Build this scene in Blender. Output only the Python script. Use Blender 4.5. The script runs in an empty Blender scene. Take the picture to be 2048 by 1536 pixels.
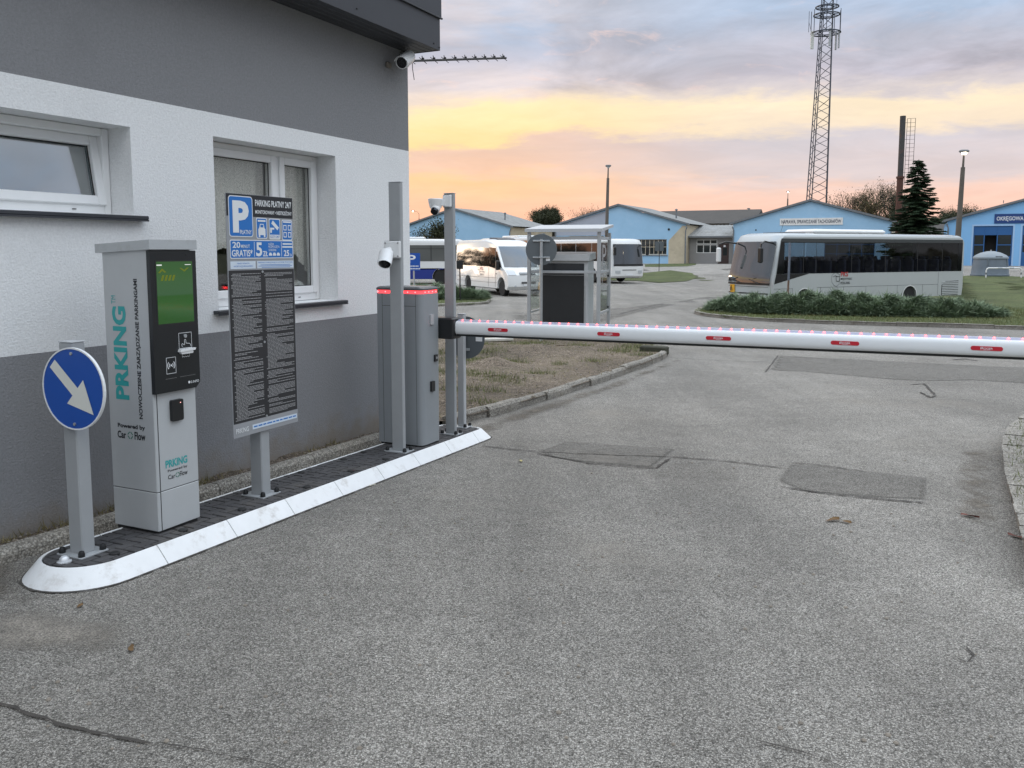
import bpy, bmesh, math, random
import numpy as np
from mathutils import Vector, Matrix

random.seed(7)
scene = bpy.context.scene
COL = scene.collection
R = math.radians

# ---------------------------------------------------------------- camera
FPX, V0, HOR, CH = 1700.0, 676.0, 501.0, 1.6       # focal length and principal row in photo pixels, horizon row, eye height
TH = math.atan((V0 - HOR) / FPX)
cam_d = bpy.data.cameras.new('camera')
cam = bpy.data.objects.new('camera', cam_d)
COL.objects.link(cam)
cam.location = (0, 0, CH)
cam.rotation_euler = (R(90) - TH, 0, 0)
cam_d.sensor_width = 36
cam_d.lens = FPX / 2048 * 36
cam_d.shift_y = -(768 - V0) / 2048
cam_d.clip_start = 0.05
cam_d.clip_end = 6000
scene.camera = cam

# ---------------------------------------------------------------- view
scene.view_settings.view_transform = 'Standard'
scene.view_settings.look = 'None'
scene.view_settings.gamma = 1
scene.view_settings.use_curve_mapping = False
scene.view_settings.exposure = 0.3

def s2l(c):
    c = c / 255.0
    return c / 12.92 if c <= 0.04045 else ((c + 0.055) / 1.055) ** 2.4
def rgb(r, g, b): return (s2l(r), s2l(g), s2l(b), 1)

# ---------------------------------------------------------------- dusk sky
world = bpy.data.worlds.new('World')
scene.world = world
world.use_nodes = True
wt = world.node_tree
wt.nodes.clear()
def wn(t, **k):
    n = wt.nodes.new(t)
    for a, b in k.items(): setattr(n, a, b)
    return n
def wmath(op, a, b=None, c=None, clamp=False):
    n = wn('ShaderNodeMath', operation=op, use_clamp=clamp)
    for i, v in enumerate((a, b, c)):
        if v is None: continue
        if isinstance(v, (int, float)): n.inputs[i].default_value = v
        else: wt.links.new(v, n.inputs[i])
    return n.outputs[0]
def wmap(v, a, b, c, d, smooth=False):
    n = wn('ShaderNodeMapRange')
    if smooth: n.interpolation_type = 'SMOOTHSTEP'
    wt.links.new(v, n.inputs[0])
    for i, q in enumerate((a, b, c, d)): n.inputs[i + 1].default_value = q
    return n.outputs[0]
def wramp(v, stops):
    n = wn('ShaderNodeValToRGB')
    cr = n.color_ramp
    cr.elements[0].position = stops[0][0]; cr.elements[0].color = rgb(*stops[0][1])
    cr.elements[1].position = stops[-1][0]; cr.elements[1].color = rgb(*stops[-1][1])
    for p, c in stops[1:-1]:
        e = cr.elements.new(p); e.color = rgb(*c)
    wt.links.new(v, n.inputs[0])
    return n.outputs[0]
def wmix(f, a, b):
    n = wn('ShaderNodeMix', data_type='RGBA')
    if isinstance(f, (int, float)): n.inputs[0].default_value = f
    else: wt.links.new(f, n.inputs[0])
    for i, v in ((6, a), (7, b)):
        if isinstance(v, tuple): n.inputs[i].default_value = v
        else: wt.links.new(v, n.inputs[i])
    return n.outputs[2]
tc = wn('ShaderNodeTexCoord')
sp = wn('ShaderNodeSeparateXYZ'); wt.links.new(tc.outputs['Generated'], sp.inputs[0])
DX, DY, DZ = sp.outputs
elev = wmath('MULTIPLY', wmath('ARCSINE', DZ), 57.29578)
az = wmath('ARCTAN2', DX, DY)
den = wmath('ADD', wmath('MAXIMUM', DZ, 0.0), 0.10)
cv = wn('ShaderNodeCombineXYZ')
wt.links.new(wmath('DIVIDE', DX, den), cv.inputs[0]); wt.links.new(wmath('DIVIDE', DY, den), cv.inputs[1])
def wnoise(scale, detail, rough, off=(0, 0, 0), dist=0.0):
    m = wn('ShaderNodeMapping'); m.inputs['Location'].default_value = off
    wt.links.new(cv.outputs[0], m.inputs[0])
    n = wn('ShaderNodeTexNoise'); n.inputs['Scale'].default_value = scale; n.inputs['Detail'].default_value = detail
    n.inputs['Roughness'].default_value = rough; n.inputs['Distortion'].default_value = dist
    wt.links.new(m.outputs[0], n.inputs['Vector'])
    return n.outputs[0]
n1 = wnoise(0.62, 5, 0.5, (3.1, 1.7, 0), 0.4)
n2 = wnoise(2.6, 9, 0.62, (7.3, 2.2, 0), 0.3)
n3 = wnoise(9.0, 8, 0.65, (1.0, 9.0, 0), 0.2)
amp = wmap(elev, 0.5, 11, 0.25, 1.0)
de = wmath('ADD', wmath('MULTIPLY', wmath('SUBTRACT', n1, 0.5), 5.0), wmath('ADD', wmath('MULTIPLY', wmath('SUBTRACT', n2, 0.5), 3.4), wmath('MULTIPLY', wmath('SUBTRACT', n3, 0.5), 0.9)))
e2 = wmath('ADD', elev, wmath('MULTIPLY', de, amp))
t = wmath('DIVIDE', e2, 34.0, clamp=True)
def stops(l): return [(a / 34.0, c) for a, c in l]
# sunset side, far right of it, and the opposite side of the sky
warm = wramp(t, stops([(0, (240, 180, 156)), (3.0, (250, 194, 162)), (4.6, (252, 199, 152)), (5.4, (236, 194, 168)), (6.6, (230, 194, 174)), (7.2, (251, 218, 158)), (9.0, (252, 227, 178)), (9.9, (230, 211, 196)), (11.0, (210, 199, 200)), (13, (196, 191, 201)), (15, (204, 199, 206)), (18, (188, 193, 207)), (34, (206, 206, 206))]))
cool = wramp(t, stops([(0, (220, 184, 176)), (2.6, (242, 198, 180)), (4.0, (237, 202, 188)), (4.8, (214, 199, 199)), (6.5, (203, 196, 202)), (7.3, (236, 217, 194)), (8.5, (245, 226, 197)), (9.3, (212, 202, 202)), (10.6, (191, 186, 197)), (12.5, (184, 186, 200)), (14.5, (168, 184, 207)), (18, (172, 190, 212)), (34, (204, 206, 207))]))
east = wramp(t, stops([(0, (140, 145, 154)), (4, (160, 164, 172)), (8, (176, 180, 190)), (14, (176, 184, 203)), (34, (204, 206, 207))]))
azc = wmath('COSINE', wmath('ADD', az, 0.75))
skyc = wmix(wmap(azc, 0.78, 0.50, 0.0, 1.0, True), warm, cool)
skyc = wmix(wmap(azc, 0.2, -0.4, 0.0, 1.0, True), skyc, east)
# light and dark billows inside the cloud decks
shade = wmap(wnoise(1.7, 8, 0.6, (2.0, 5.0, 1.0), 0.5), 0.36, 0.66, 0.78, 1.14)
deck = wmap(e2, 9.2, 10.6, 0.3, 1.0, True)
n = wn('ShaderNodeMix', data_type='RGBA', blend_type='MULTIPLY'); wt.links.new(deck, n.inputs[0]); wt.links.new(skyc, n.inputs[6]); wt.links.new(shade, n.inputs[7]); skyc = n.outputs[2]
streak = wmap(wnoise(4.2, 9, 0.66, (6.0, 1.0, 3.0), 0.7), 0.55, 0.72, 0.0, 1.0, True)
hi = wmath('MULTIPLY', wmap(elev, 8.5, 11, 0.0, 0.4, True), wmap(azc, 0.2, 0.7, 0.0, 1.0, True))
skyc = wmix(wmath('MULTIPLY', streak, hi), skyc, rgb(248, 212, 198))
blue = wmap(wnoise(0.9, 6, 0.6, (9.0, 4.0, 2.0), 0.4), 0.5, 0.68, 0.0, 0.75, True)
skyc = wmix(wmath('MULTIPLY', blue, wmap(elev, 11, 15, 0.0, 1.0, True)), skyc, rgb(160, 188, 220))
bg1 = wn('ShaderNodeBackground'); wt.links.new(skyc, bg1.inputs[0])
wt.links.new(wmap(elev, 15.5, 48, 0.94, 3.1, True), bg1.inputs[1])     # an overcast sky is two to three times brighter overhead than at the horizon
nish = wn('ShaderNodeTexSky'); nish.sky_type = 'NISHITA'; nish.sun_disc = False
nish.sun_elevation = R(2); nish.sun_rotation = R(-43)
bg2 = wn('ShaderNodeBackground'); wt.links.new(nish.outputs[0], bg2.inputs[0]); bg2.inputs[1].default_value = 0.012
ad = wn('ShaderNodeAddShader'); wt.links.new(bg1.outputs[0], ad.inputs[0]); wt.links.new(bg2.outputs[0], ad.inputs[1])
wo = wn('ShaderNodeOutputWorld'); wt.links.new(ad.outputs[0], wo.inputs[0])

# ---------------------------------------------------------------- the low sun behind cloud, ahead and to the left
sun_d = bpy.data.lights.new('sun', 'SUN')
sun_d.energy = 0.5; sun_d.angle = R(12); sun_d.color = (1.0, 0.78, 0.58)
sun = bpy.data.objects.new('sun', sun_d); COL.objects.link(sun)
SUN_AZ, SUN_EL = R(-43), R(2)
sdir = Vector((math.sin(SUN_AZ) * math.cos(SUN_EL), math.cos(SUN_AZ) * math.cos(SUN_EL), math.sin(SUN_EL)))
sun.rotation_euler = (-sdir).to_track_quat('-Z', 'Y').to_euler()
sun.location = (0, 0, 30)

# ================================================================ survey helpers
AZ = R(25.4)                                            # bearing of the gate house wall
WV = Vector((math.sin(AZ), math.cos(AZ), 0)); NV = Vector((math.cos(AZ), -math.sin(AZ), 0))
def sm(t):
    t = min(1.0, max(0.0, t)); return t * t * (3 - 2 * t)
def gz(x, y):                                           # ground level: falls 2.5 % to the yard, rises again to the sheds
    a = -0.025 * min(max(y, -10), 24)
    k = sm((x - 13) / 15)
    y0 = 58 - 22 * k; L = 32 + 8 * k
    dip = -0.13 * sm((x - 3) / 6) * sm((y - 16) / 8) * (1 - sm((y - 36) / 10))
    return a + 0.85 * sm((y - y0) / L) + dip
def ray(u, v):
    return (Vector((0, math.cos(TH), -math.sin(TH))) + Vector(((u - 1024) / FPX, 0, 0)) + Vector((0, -math.sin(TH), -math.cos(TH))) * ((v - V0) / FPX))
def at(u, v, Y):                                        # point of the photograph at a known distance
    d = ray(u, v); return Vector((0, 0, CH)) + d * (Y / d.y)
def gp(u, v, dz=0.0):                                   # point of the photograph on the ground
    d = ray(u, v); t = 0.5; prev = t; C = Vector((0, 0, CH))
    while t < 600:
        p = C + d * t
        if p.z <= gz(p.x, p.y) + dz:
            a, b = prev, t
            for _ in range(30):
                m = (a + b) / 2; p = C + d * m
                if p.z <= gz(p.x, p.y) + dz: b = m
                else: a = m
            return C + d * b
        prev = t; t += 0.1
def wnp(n, w, z): return Vector((NV.x * n + WV.x * w, NV.y * n + WV.y * w, z))

# ================================================================ object helpers
def tag(o, label=None, cat=None, group=None, kind=None):
    if label: o['label'] = label
    if cat: o['category'] = cat
    if group: o['group'] = group
    if kind: o['kind'] = kind
    return o
def thing(name, loc, rz=0.0, label=None, cat=None, group=None, kind=None):
    o = bpy.data.objects.new(name, None); COL.objects.link(o)
    o.empty_display_size = 0.1
    o.location = loc; o.rotation_euler = (0, 0, rz)
    return tag(o, label, cat, group, kind)
def link(name, me, parent=None, loc=None):
    o = bpy.data.objects.new(name, me); COL.objects.link(o)
    if parent is not None: o.parent = parent
    if loc is not None: o.location = loc
    return o
class MB:
    """collects faces, then links them as one mesh object"""
    def __init__(s): s.v = []; s.f = []; s.m = []
    def add(s, vs, fs, mi=0):
        b = len(s.v); s.v += [tuple(q) for q in vs]
        for f in fs: s.f.append([b + i for i in f]); s.m.append(mi)
        return s
    def box(s, x0, x1, y0, y1, z0, z1, mi=0):
        return s.add([(x0, y0, z0), (x1, y0, z0), (x1, y1, z0), (x0, y1, z0), (x0, y0, z1), (x1, y0, z1), (x1, y1, z1), (x0, y1, z1)],
                     [(3, 2, 1, 0), (4, 5, 6, 7), (0, 1, 5, 4), (1, 2, 6, 5), (2, 3, 7, 6), (3, 0, 4, 7)], mi)
    def bbox(s, x0, x1, y0, y1, z0, z1, b=0.004, mi=0, vert=None):
        """box with chamfered edges; vert = chamfer of the upright edges"""
        c = b if vert is None else vert
        def ring(x0, x1, y0, y1, c, z):
            return [(x0 + c, y0, z), (x1 - c, y0, z), (x1, y0 + c, z), (x1, y1 - c, z), (x1 - c, y1, z), (x0 + c, y1, z), (x0, y1 - c, z), (x0, y0 + c, z)]
        L = [ring(x0 + b, x1 - b, y0 + b, y1 - b, c, z0), ring(x0, x1, y0, y1, c, z0 + b), ring(x0, x1, y0, y1, c, z1 - b), ring(x0 + b, x1 - b, y0 + b, y1 - b, c, z1)]
        return s.loft(L, mi, True)
    def loft(s, layers, mi=0, caps=True, closed=True):
        n = len(layers[0]); vs = [p for l in layers for p in l]; fs = []
        for k in range(len(layers) - 1):
            for i in range(n if closed else n - 1):
                j = (i + 1) % n
                fs.append((k * n + i, k * n + j, (k + 1) * n + j, (k + 1) * n + i))
        if caps: fs.append(tuple(range(n - 1, -1, -1))); fs.append(tuple((len(layers) - 1) * n + i for i in range(n)))
        return s.add(vs, fs, mi)
    def rod(s, p, q, r, r2=None, n=8, mi=0, caps=True):
        p, q = Vector(p), Vector(q); d = q - p
        if d.length < 1e-6: return s
        a = d.normalized().orthogonal().normalized(); b = d.normalized().cross(a)
        r2 = r if r2 is None else r2
        L = []
        for c, rr in ((p, r), (q, r2)):
            L.append([tuple(c + (a * math.cos(2 * math.pi * i / n) + b * math.sin(2 * math.pi * i / n)) * rr) for i in range(n)])
        return s.loft(L, mi, caps)
    def path(s, pts, r, n=8, mi=0):
        pts = [Vector(p) for p in pts]; L = []
        up = Vector((0.13, 0.21, 0.97))
        for i, p in enumerate(pts):
            d = (pts[min(i + 1, len(pts) - 1)] - pts[max(i - 1, 0)]).normalized()
            a = d.cross(up)
            if a.length < 1e-3: a = d.orthogonal()
            a.normalize(); b = d.cross(a)
            L.append([tuple(p + (a * math.cos(2 * math.pi * k / n) + b * math.sin(2 * math.pi * k / n)) * r) for k in range(n)])
        return s.loft(L, mi, True)
    def lathe(s, prof, n=24, c=(0, 0, 0), axis='z', mi=0):
        L = []
        for r, h in prof:
            ring = []
            for k in range(n):
                a = 2 * math.pi * k / n; x, y = r * math.cos(a), r * math.sin(a)
                p = (x, y, h) if axis == 'z' else ((h, x, y) if axis == 'x' else (y, h, x))
                ring.append((p[0] + c[0], p[1] + c[1], p[2] + c[2]))
            L.append(ring)
        return s.loft(L, mi, True)
    def prism(s, poly, fr, d0, d1, mi=0):
        """poly (a,b) in frame fr = (origin, right, up, out), from depth d0 to d1"""
        o, r, u, n = [Vector(q) for q in fr]
        return s.loft([[tuple(o + r * a + u * b + n * d) for a, b in poly] for d in (d0, d1)], mi, True)
    def flat(s, poly, fr, d, mi=0):
        o, r, u, n = [Vector(q) for q in fr]
        return s.add([tuple(o + r * a + u * b + n * d) for a, b in poly], [tuple(range(len(poly)))], mi)
    def mesh(s, name, mats):
        me = bpy.data.meshes.new(name); me.from_pydata(s.v, [], s.f)
        for m in (mats if isinstance(mats, (list, tuple)) else [mats]): me.materials.append(m)
        if len(me.materials) > 1: me.polygons.foreach_set('material_index', s.m)
        bm = bmesh.new(); bm.from_mesh(me); bmesh.ops.recalc_face_normals(bm, faces=bm.faces); bm.to_mesh(me); bm.free()
        return me
    def build(s, name, mats, parent=None, smooth=None, loc=None):
        me = s.mesh(name, mats)
        if smooth is not None:
            me.polygons.foreach_set('use_smooth', [True] * len(me.polygons))
            try: me.set_sharp_from_angle(angle=R(smooth))
            except Exception: pass
        return link(name, me, parent, loc)
def rrect(x0, x1, y0, y1, r, n=5):
    P = []
    for cx, cy, a0 in ((x1 - r, y0 + r, -90), (x1 - r, y1 - r, 0), (x0 + r, y1 - r, 90), (x0 + r, y0 + r, 180)):
        for k in range(n + 1):
            a = R(a0 + 90 * k / n); P.append((cx + r * math.cos(a), cy + r * math.sin(a)))
    return P
def circ(cx, cy, r, n=24): return [(cx + r * math.cos(2 * math.pi * k / n), cy + r * math.sin(2 * math.pi * k / n)) for k in range(n)]
def text_geo(body, bold=0.0):
    cu = bpy.data.curves.new('t', 'FONT'); cu.body = body; cu.size = 1.0; cu.offset = bold; cu.resolution_u = 3
    o = bpy.data.objects.new('t', cu); COL.objects.link(o)
    dg = bpy.context.evaluated_depsgraph_get(); dg.update()
    me = bpy.data.meshes.new_from_object(o.evaluated_get(dg))
    vs = [v.co.copy() for v in me.vertices]; fs = [tuple(p.vertices) for p in me.polygons]
    bpy.data.objects.remove(o); bpy.data.curves.remove(cu); bpy.data.meshes.remove(me)
    return vs, fs
def lettering(mb, body, box, fr, d, bold=0.0, mi=0):
    """flat lettering fitted into box (a0,a1,b0,b1) of frame fr"""
    vs, fs = text_geo(body, bold)
    if not vs: return mb
    xs = [v.x for v in vs]; ys = [v.y for v in vs]
    x0, x1, y0, y1 = min(xs), max(xs), min(ys), max(ys)
    o, r, u, n = [Vector(q) for q in fr]
    a0, a1, b0, b1 = box
    return mb.add([tuple(o + r * (a0 + (v.x - x0) / (x1 - x0) * (a1 - a0)) + u * (b0 + (v.y - y0) / (y1 - y0) * (b1 - b0)) + n * d) for v in vs], fs, mi)
def copy_tree(o, parent=None):
    c = o.copy(); COL.objects.link(c)
    if parent is not None: c.parent = parent
    for ch in list(o.children): copy_tree(ch, c)
    return c

# ================================================================ materials
MATS = {}
def mat(name, col, rough=0.6, metal=0.0, var=0.0, vscale=6.0, bump=0.0, bscale=60.0, emit=None, estr=0.0, spec=0.5, coat=0.0, dirt=None, dscale=3.0, damt=0.0, dlo=0.5, dhi=0.7):
    m = bpy.data.materials.new(name); m.use_nodes = True
    nt = m.node_tree; b = nt.nodes['Principled BSDF']
    c = col if len(col) == 4 else (*col, 1)
    b.inputs['Base Color'].default_value = c
    b.inputs['Roughness'].default_value = rough; b.inputs['Metallic'].default_value = metal
    b.inputs['Specular IOR Level'].default_value = spec; b.inputs['Coat Weight'].default_value = coat
    if emit:
        b.inputs['Emission Color'].default_value = (*emit, 1); b.inputs['Emission Strength'].default_value = estr
    t = nt.nodes.new('ShaderNodeTexCoord'); last = None
    if var:
        n = nt.nodes.new('ShaderNodeTexNoise'); n.inputs['Scale'].default_value = vscale; n.inputs['Detail'].default_value = 6; n.inputs['Roughness'].default_value = 0.65
        nt.links.new(t.outputs['Object'], n.inputs['Vector'])
        mr = nt.nodes.new('ShaderNodeMapRange'); nt.links.new(n.outputs[0], mr.inputs[0])
        mr.inputs[1].default_value = 0.25; mr.inputs[2].default_value = 0.75; mr.inputs[3].default_value = 1 - var; mr.inputs[4].default_value = 1 + var
        mx = nt.nodes.new('ShaderNodeMix'); mx.data_type = 'RGBA'; mx.blend_type = 'MULTIPLY'; mx.inputs[0].default_value = 1
        mx.inputs[6].default_value = c; nt.links.new(mr.outputs[0], mx.inputs[7]); last = mx.outputs[2]
        mr2 = nt.nodes.new('ShaderNodeMapRange'); nt.links.new(n.outputs[0], mr2.inputs[0])
        mr2.inputs[3].default_value = max(0.02, rough - var * 0.4); mr2.inputs[4].default_value = min(1, rough + var * 0.4)
        nt.links.new(mr2.outputs[0], b.inputs['Roughness'])
    if dirt:
        n = nt.nodes.new('ShaderNodeTexNoise'); n.inputs['Scale'].default_value = dscale; n.inputs['Detail'].default_value = 9; n.inputs['Roughness'].default_value = 0.7
        nt.links.new(t.outputs['Object'], n.inputs['Vector'])
        mr = nt.nodes.new('ShaderNodeMapRange'); mr.interpolation_type = 'SMOOTHSTEP'; nt.links.new(n.outputs[0], mr.inputs[0])
        mr.inputs[1].default_value = dlo; mr.inputs[2].default_value = dhi; mr.inputs[3].default_value = 0; mr.inputs[4].default_value = damt
        mx = nt.nodes.new('ShaderNodeMix'); mx.data_type = 'RGBA'; nt.links.new(mr.outputs[0], mx.inputs[0])
        if last: nt.links.new(last, mx.inputs[6])
        else: mx.inputs[6].default_value = c
        mx.inputs[7].default_value = (*dirt, 1); last = mx.outputs[2]
    if last: nt.links.new(last, b.inputs['Base Color'])
    if bump:
        n = nt.nodes.new('ShaderNodeTexNoise'); n.inputs['Scale'].default_value = bscale; n.inputs['Detail'].default_value = 4
        nt.links.new(t.outputs['Object'], n.inputs['Vector'])
        bp = nt.nodes.new('ShaderNodeBump'); bp.inputs['Strength'].default_value = 1; bp.inputs['Distance'].default_value = bump
        nt.links.new(n.outputs[0], bp.inputs['Height']); nt.links.new(bp.outputs[0], b.inputs['Normal'])
    MATS[name] = m
    return m
def speckle(name, dark, mid, light, scale, bump, dirt=None, damt=0.0, dscale=0.35, patch=0.25, rough=0.9, fine=2.3, pits=0.0, lanes=0.0):
    """aggregate surface: stones of random tone in world space, broad stains, dust"""
    m = bpy.data.materials.new(name); m.use_nodes = True
    nt = m.node_tree; b = nt.nodes['Principled BSDF']; L = nt.links.new
    def N(t, **k):
        n = nt.nodes.new(t)
        for a, q in k.items(): setattr(n, a, q)
        return n
    g = N('ShaderNodeNewGeometry'); pos = g.outputs['Position']
    warp = N('ShaderNodeTexNoise'); warp.inputs['Scale'].default_value = scale * 0.8; L(pos, warp.inputs['Vector'])
    va = N('ShaderNodeVectorMath', operation='MULTIPLY_ADD'); L(warp.outputs['Color'], va.inputs[0]); va.inputs[1].default_value = (0.25 / scale,) * 3; L(pos, va.inputs[2])
    v1 = N('ShaderNodeTexVoronoi'); v1.inputs['Scale'].default_value = scale; L(va.outputs[0], v1.inputs['Vector'])
    v2 = N('ShaderNodeTexVoronoi'); v2.inputs['Scale'].default_value = scale * fine; L(va.outputs[0], v2.inputs['Vector'])
    s1 = N('ShaderNodeSeparateColor'); L(v1.outputs['Color'], s1.inputs[0])
    s2 = N('ShaderNodeSeparateColor'); L(v2.outputs['Color'], s2.inputs[0])
    mx = N('ShaderNodeMath', operation='MULTIPLY_ADD'); L(s2.outputs[1], mx.inputs[0]); mx.inputs[1].default_value = 0.58
    hf = N('ShaderNodeMath', operation='MULTIPLY'); L(s1.outputs[0], hf.inputs[0]); hf.inputs[1].default_value = 0.42; L(hf.outputs[0], mx.inputs[2])
    cr = N('ShaderNodeValToRGB'); e = cr.color_ramp.elements
    e[0].position = 0.08; e[0].color = (*dark, 1); e[1].position = 0.95; e[1].color = (*light, 1)
    q = cr.color_ramp.elements.new(0.5); q.color = (*mid, 1)
    L(mx.outputs[0], cr.inputs[0])
    # joints between the stones are darker
    dm = N('ShaderNodeMapRange'); L(v1.outputs['Distance'], dm.inputs[0]); dm.inputs[1].default_value = 0.35; dm.inputs[2].default_value = 0.75; dm.inputs[3].default_value = 1.08; dm.inputs[4].default_value = 0.55
    big = N('ShaderNodeTexNoise'); big.inputs['Scale'].default_value = 0.55; big.inputs['Detail'].default_value = 7; big.inputs['Roughness'].default_value = 0.62; L(pos, big.inputs['Vector'])
    bm_ = N('ShaderNodeMapRange'); L(big.outputs[0], bm_.inputs[0]); bm_.inputs[1].default_value = 0.3; bm_.inputs[2].default_value = 0.7; bm_.inputs[3].default_value = 1 - patch; bm_.inputs[4].default_value = 1 + patch
    med = N('ShaderNodeTexNoise'); med.inputs['Scale'].default_value = 7.0; med.inputs['Detail'].default_value = 5; med.inputs['Roughness'].default_value = 0.65; L(pos, med.inputs['Vector'])
    mm = N('ShaderNodeMapRange'); L(med.outputs[0], mm.inputs[0]); mm.inputs[1].default_value = 0.3; mm.inputs[2].default_value = 0.7; mm.inputs[3].default_value = 1 - patch * 0.6; mm.inputs[4].default_value = 1 + patch * 0.6
    m0 = N('ShaderNodeMath', operation='MULTIPLY'); L(bm_.outputs[0], m0.inputs[0]); L(mm.outputs[0], m0.inputs[1])
    mul = N('ShaderNodeMath', operation='MULTIPLY'); L(dm.outputs[0], mul.inputs[0]); L(m0.outputs[0], mul.inputs[1])
    c1 = N('ShaderNodeMix', data_type='RGBA', blend_type='MULTIPLY'); c1.inputs[0].default_value = 1; L(cr.outputs[0], c1.inputs[6]); L(mul.outputs[0], c1.inputs[7])
    col = c1.outputs[2]
    if pits:      # stones broken out, small dark hollows
        pv = N('ShaderNodeTexNoise'); pv.inputs['Scale'].default_value = 14; pv.inputs['Detail'].default_value = 5; pv.inputs['Roughness'].default_value = 0.7; L(pos, pv.inputs['Vector'])
        pr_ = N('ShaderNodeMapRange', interpolation_type='SMOOTHSTEP'); L(pv.outputs[0], pr_.inputs[0]); pr_.inputs[1].default_value = 0.62; pr_.inputs[2].default_value = 0.74; pr_.inputs[3].default_value = 0; pr_.inputs[4].default_value = pits
        c3 = N('ShaderNodeMix', data_type='RGBA'); L(pr_.outputs[0], c3.inputs[0]); L(col, c3.inputs[6]); c3.inputs[7].default_value = (*dark, 1); col = c3.outputs[2]
    if lanes:     # wheel-polished lanes along the drive, oil-dark centre
        mp = N('ShaderNodeMapping'); mp.inputs['Rotation'].default_value = (0, 0, math.radians(25.4)); mp.inputs['Scale'].default_value = (1.1, 0.10, 1); mp.vector_type = 'POINT'; L(pos, mp.inputs[0])
        ln = N('ShaderNodeTexNoise'); ln.inputs['Scale'].default_value = 1.0; ln.inputs['Detail'].default_value = 6; ln.inputs['Roughness'].default_value = 0.6; L(mp.outputs[0], ln.inputs['Vector'])
        lr = N('ShaderNodeMapRange'); L(ln.outputs[0], lr.inputs[0]); lr.inputs[1].default_value = 0.3; lr.inputs[2].default_value = 0.7; lr.inputs[3].default_value = 1 - lanes; lr.inputs[4].default_value = 1 + lanes
        c4 = N('ShaderNodeMix', data_type='RGBA', blend_type='MULTIPLY'); c4.inputs[0].default_value = 1; L(col, c4.inputs[6]); L(lr.outputs[0], c4.inputs[7]); col = c4.outputs[2]
    if dirt:
        dn_ = N('ShaderNodeTexNoise'); dn_.inputs['Scale'].default_value = dscale; dn_.inputs['Detail'].default_value = 10; dn_.inputs['Roughness'].default_value = 0.68; L(pos, dn_.inputs['Vector'])
        d2 = N('ShaderNodeMapRange', interpolation_type='SMOOTHSTEP'); L(dn_.outputs[0], d2.inputs[0]); d2.inputs[1].default_value = 0.52; d2.inputs[2].default_value = 0.72; d2.inputs[3].default_value = 0; d2.inputs[4].default_value = damt
        c2 = N('ShaderNodeMix', data_type='RGBA'); L(d2.outputs[0], c2.inputs[0]); L(col, c2.inputs[6]); c2.inputs[7].default_value = (*dirt, 1); col = c2.outputs[2]
    L(col, b.inputs['Base Color']); b.inputs['Roughness'].default_value = rough; b.inputs['Specular IOR Level'].default_value = 0.35
    bp = N('ShaderNodeBump'); bp.inputs['Strength'].default_value = 1; bp.inputs['Distance'].default_value = bump; bp.invert = True
    L(v1.outputs['Distance'], bp.inputs['Height']); L(bp.outputs[0], b.inputs['Normal'])
    MATS[name] = m
    return m
def glass(name, tint=(0.75, 0.85, 0.85), refl=0.12, rough=0.02, clear=1.0):
    """thin pane: mostly clear, mirror at grazing angles"""
    m = bpy.data.materials.new(name); m.use_nodes = True
    nt = m.node_tree; nt.nodes.clear(); L = nt.links.new
    tr = nt.nodes.new('ShaderNodeBsdfTransparent'); tr.inputs[0].default_value = (*[q * clear for q in tint], 1)
    gl = nt.nodes.new('ShaderNodeBsdfGlossy'); gl.inputs['Roughness'].default_value = rough
    lw = nt.nodes.new('ShaderNodeLayerWeight'); lw.inputs[0].default_value = 0.5
    fr = nt.nodes.new('ShaderNodeMath'); fr.operation = 'POWER'; L(lw.outputs['Facing'], fr.inputs[0]); fr.inputs[1].default_value = 4.0
    ma = nt.nodes.new('ShaderNodeMath'); ma.operation = 'MULTIPLY_ADD'; ma.use_clamp = True; L(fr.outputs[0], ma.inputs[0]); ma.inputs[1].default_value = 0.9; ma.inputs[2].default_value = refl
    mi = nt.nodes.new('ShaderNodeMixShader'); L(ma.outputs[0], mi.inputs[0]); L(tr.outputs[0], mi.inputs[1]); L(gl.outputs[0], mi.inputs[2])
    o = nt.nodes.new('ShaderNodeOutputMaterial'); L(mi.outputs[0], o.inputs[0])
    MATS[name] = m
    return m

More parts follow.
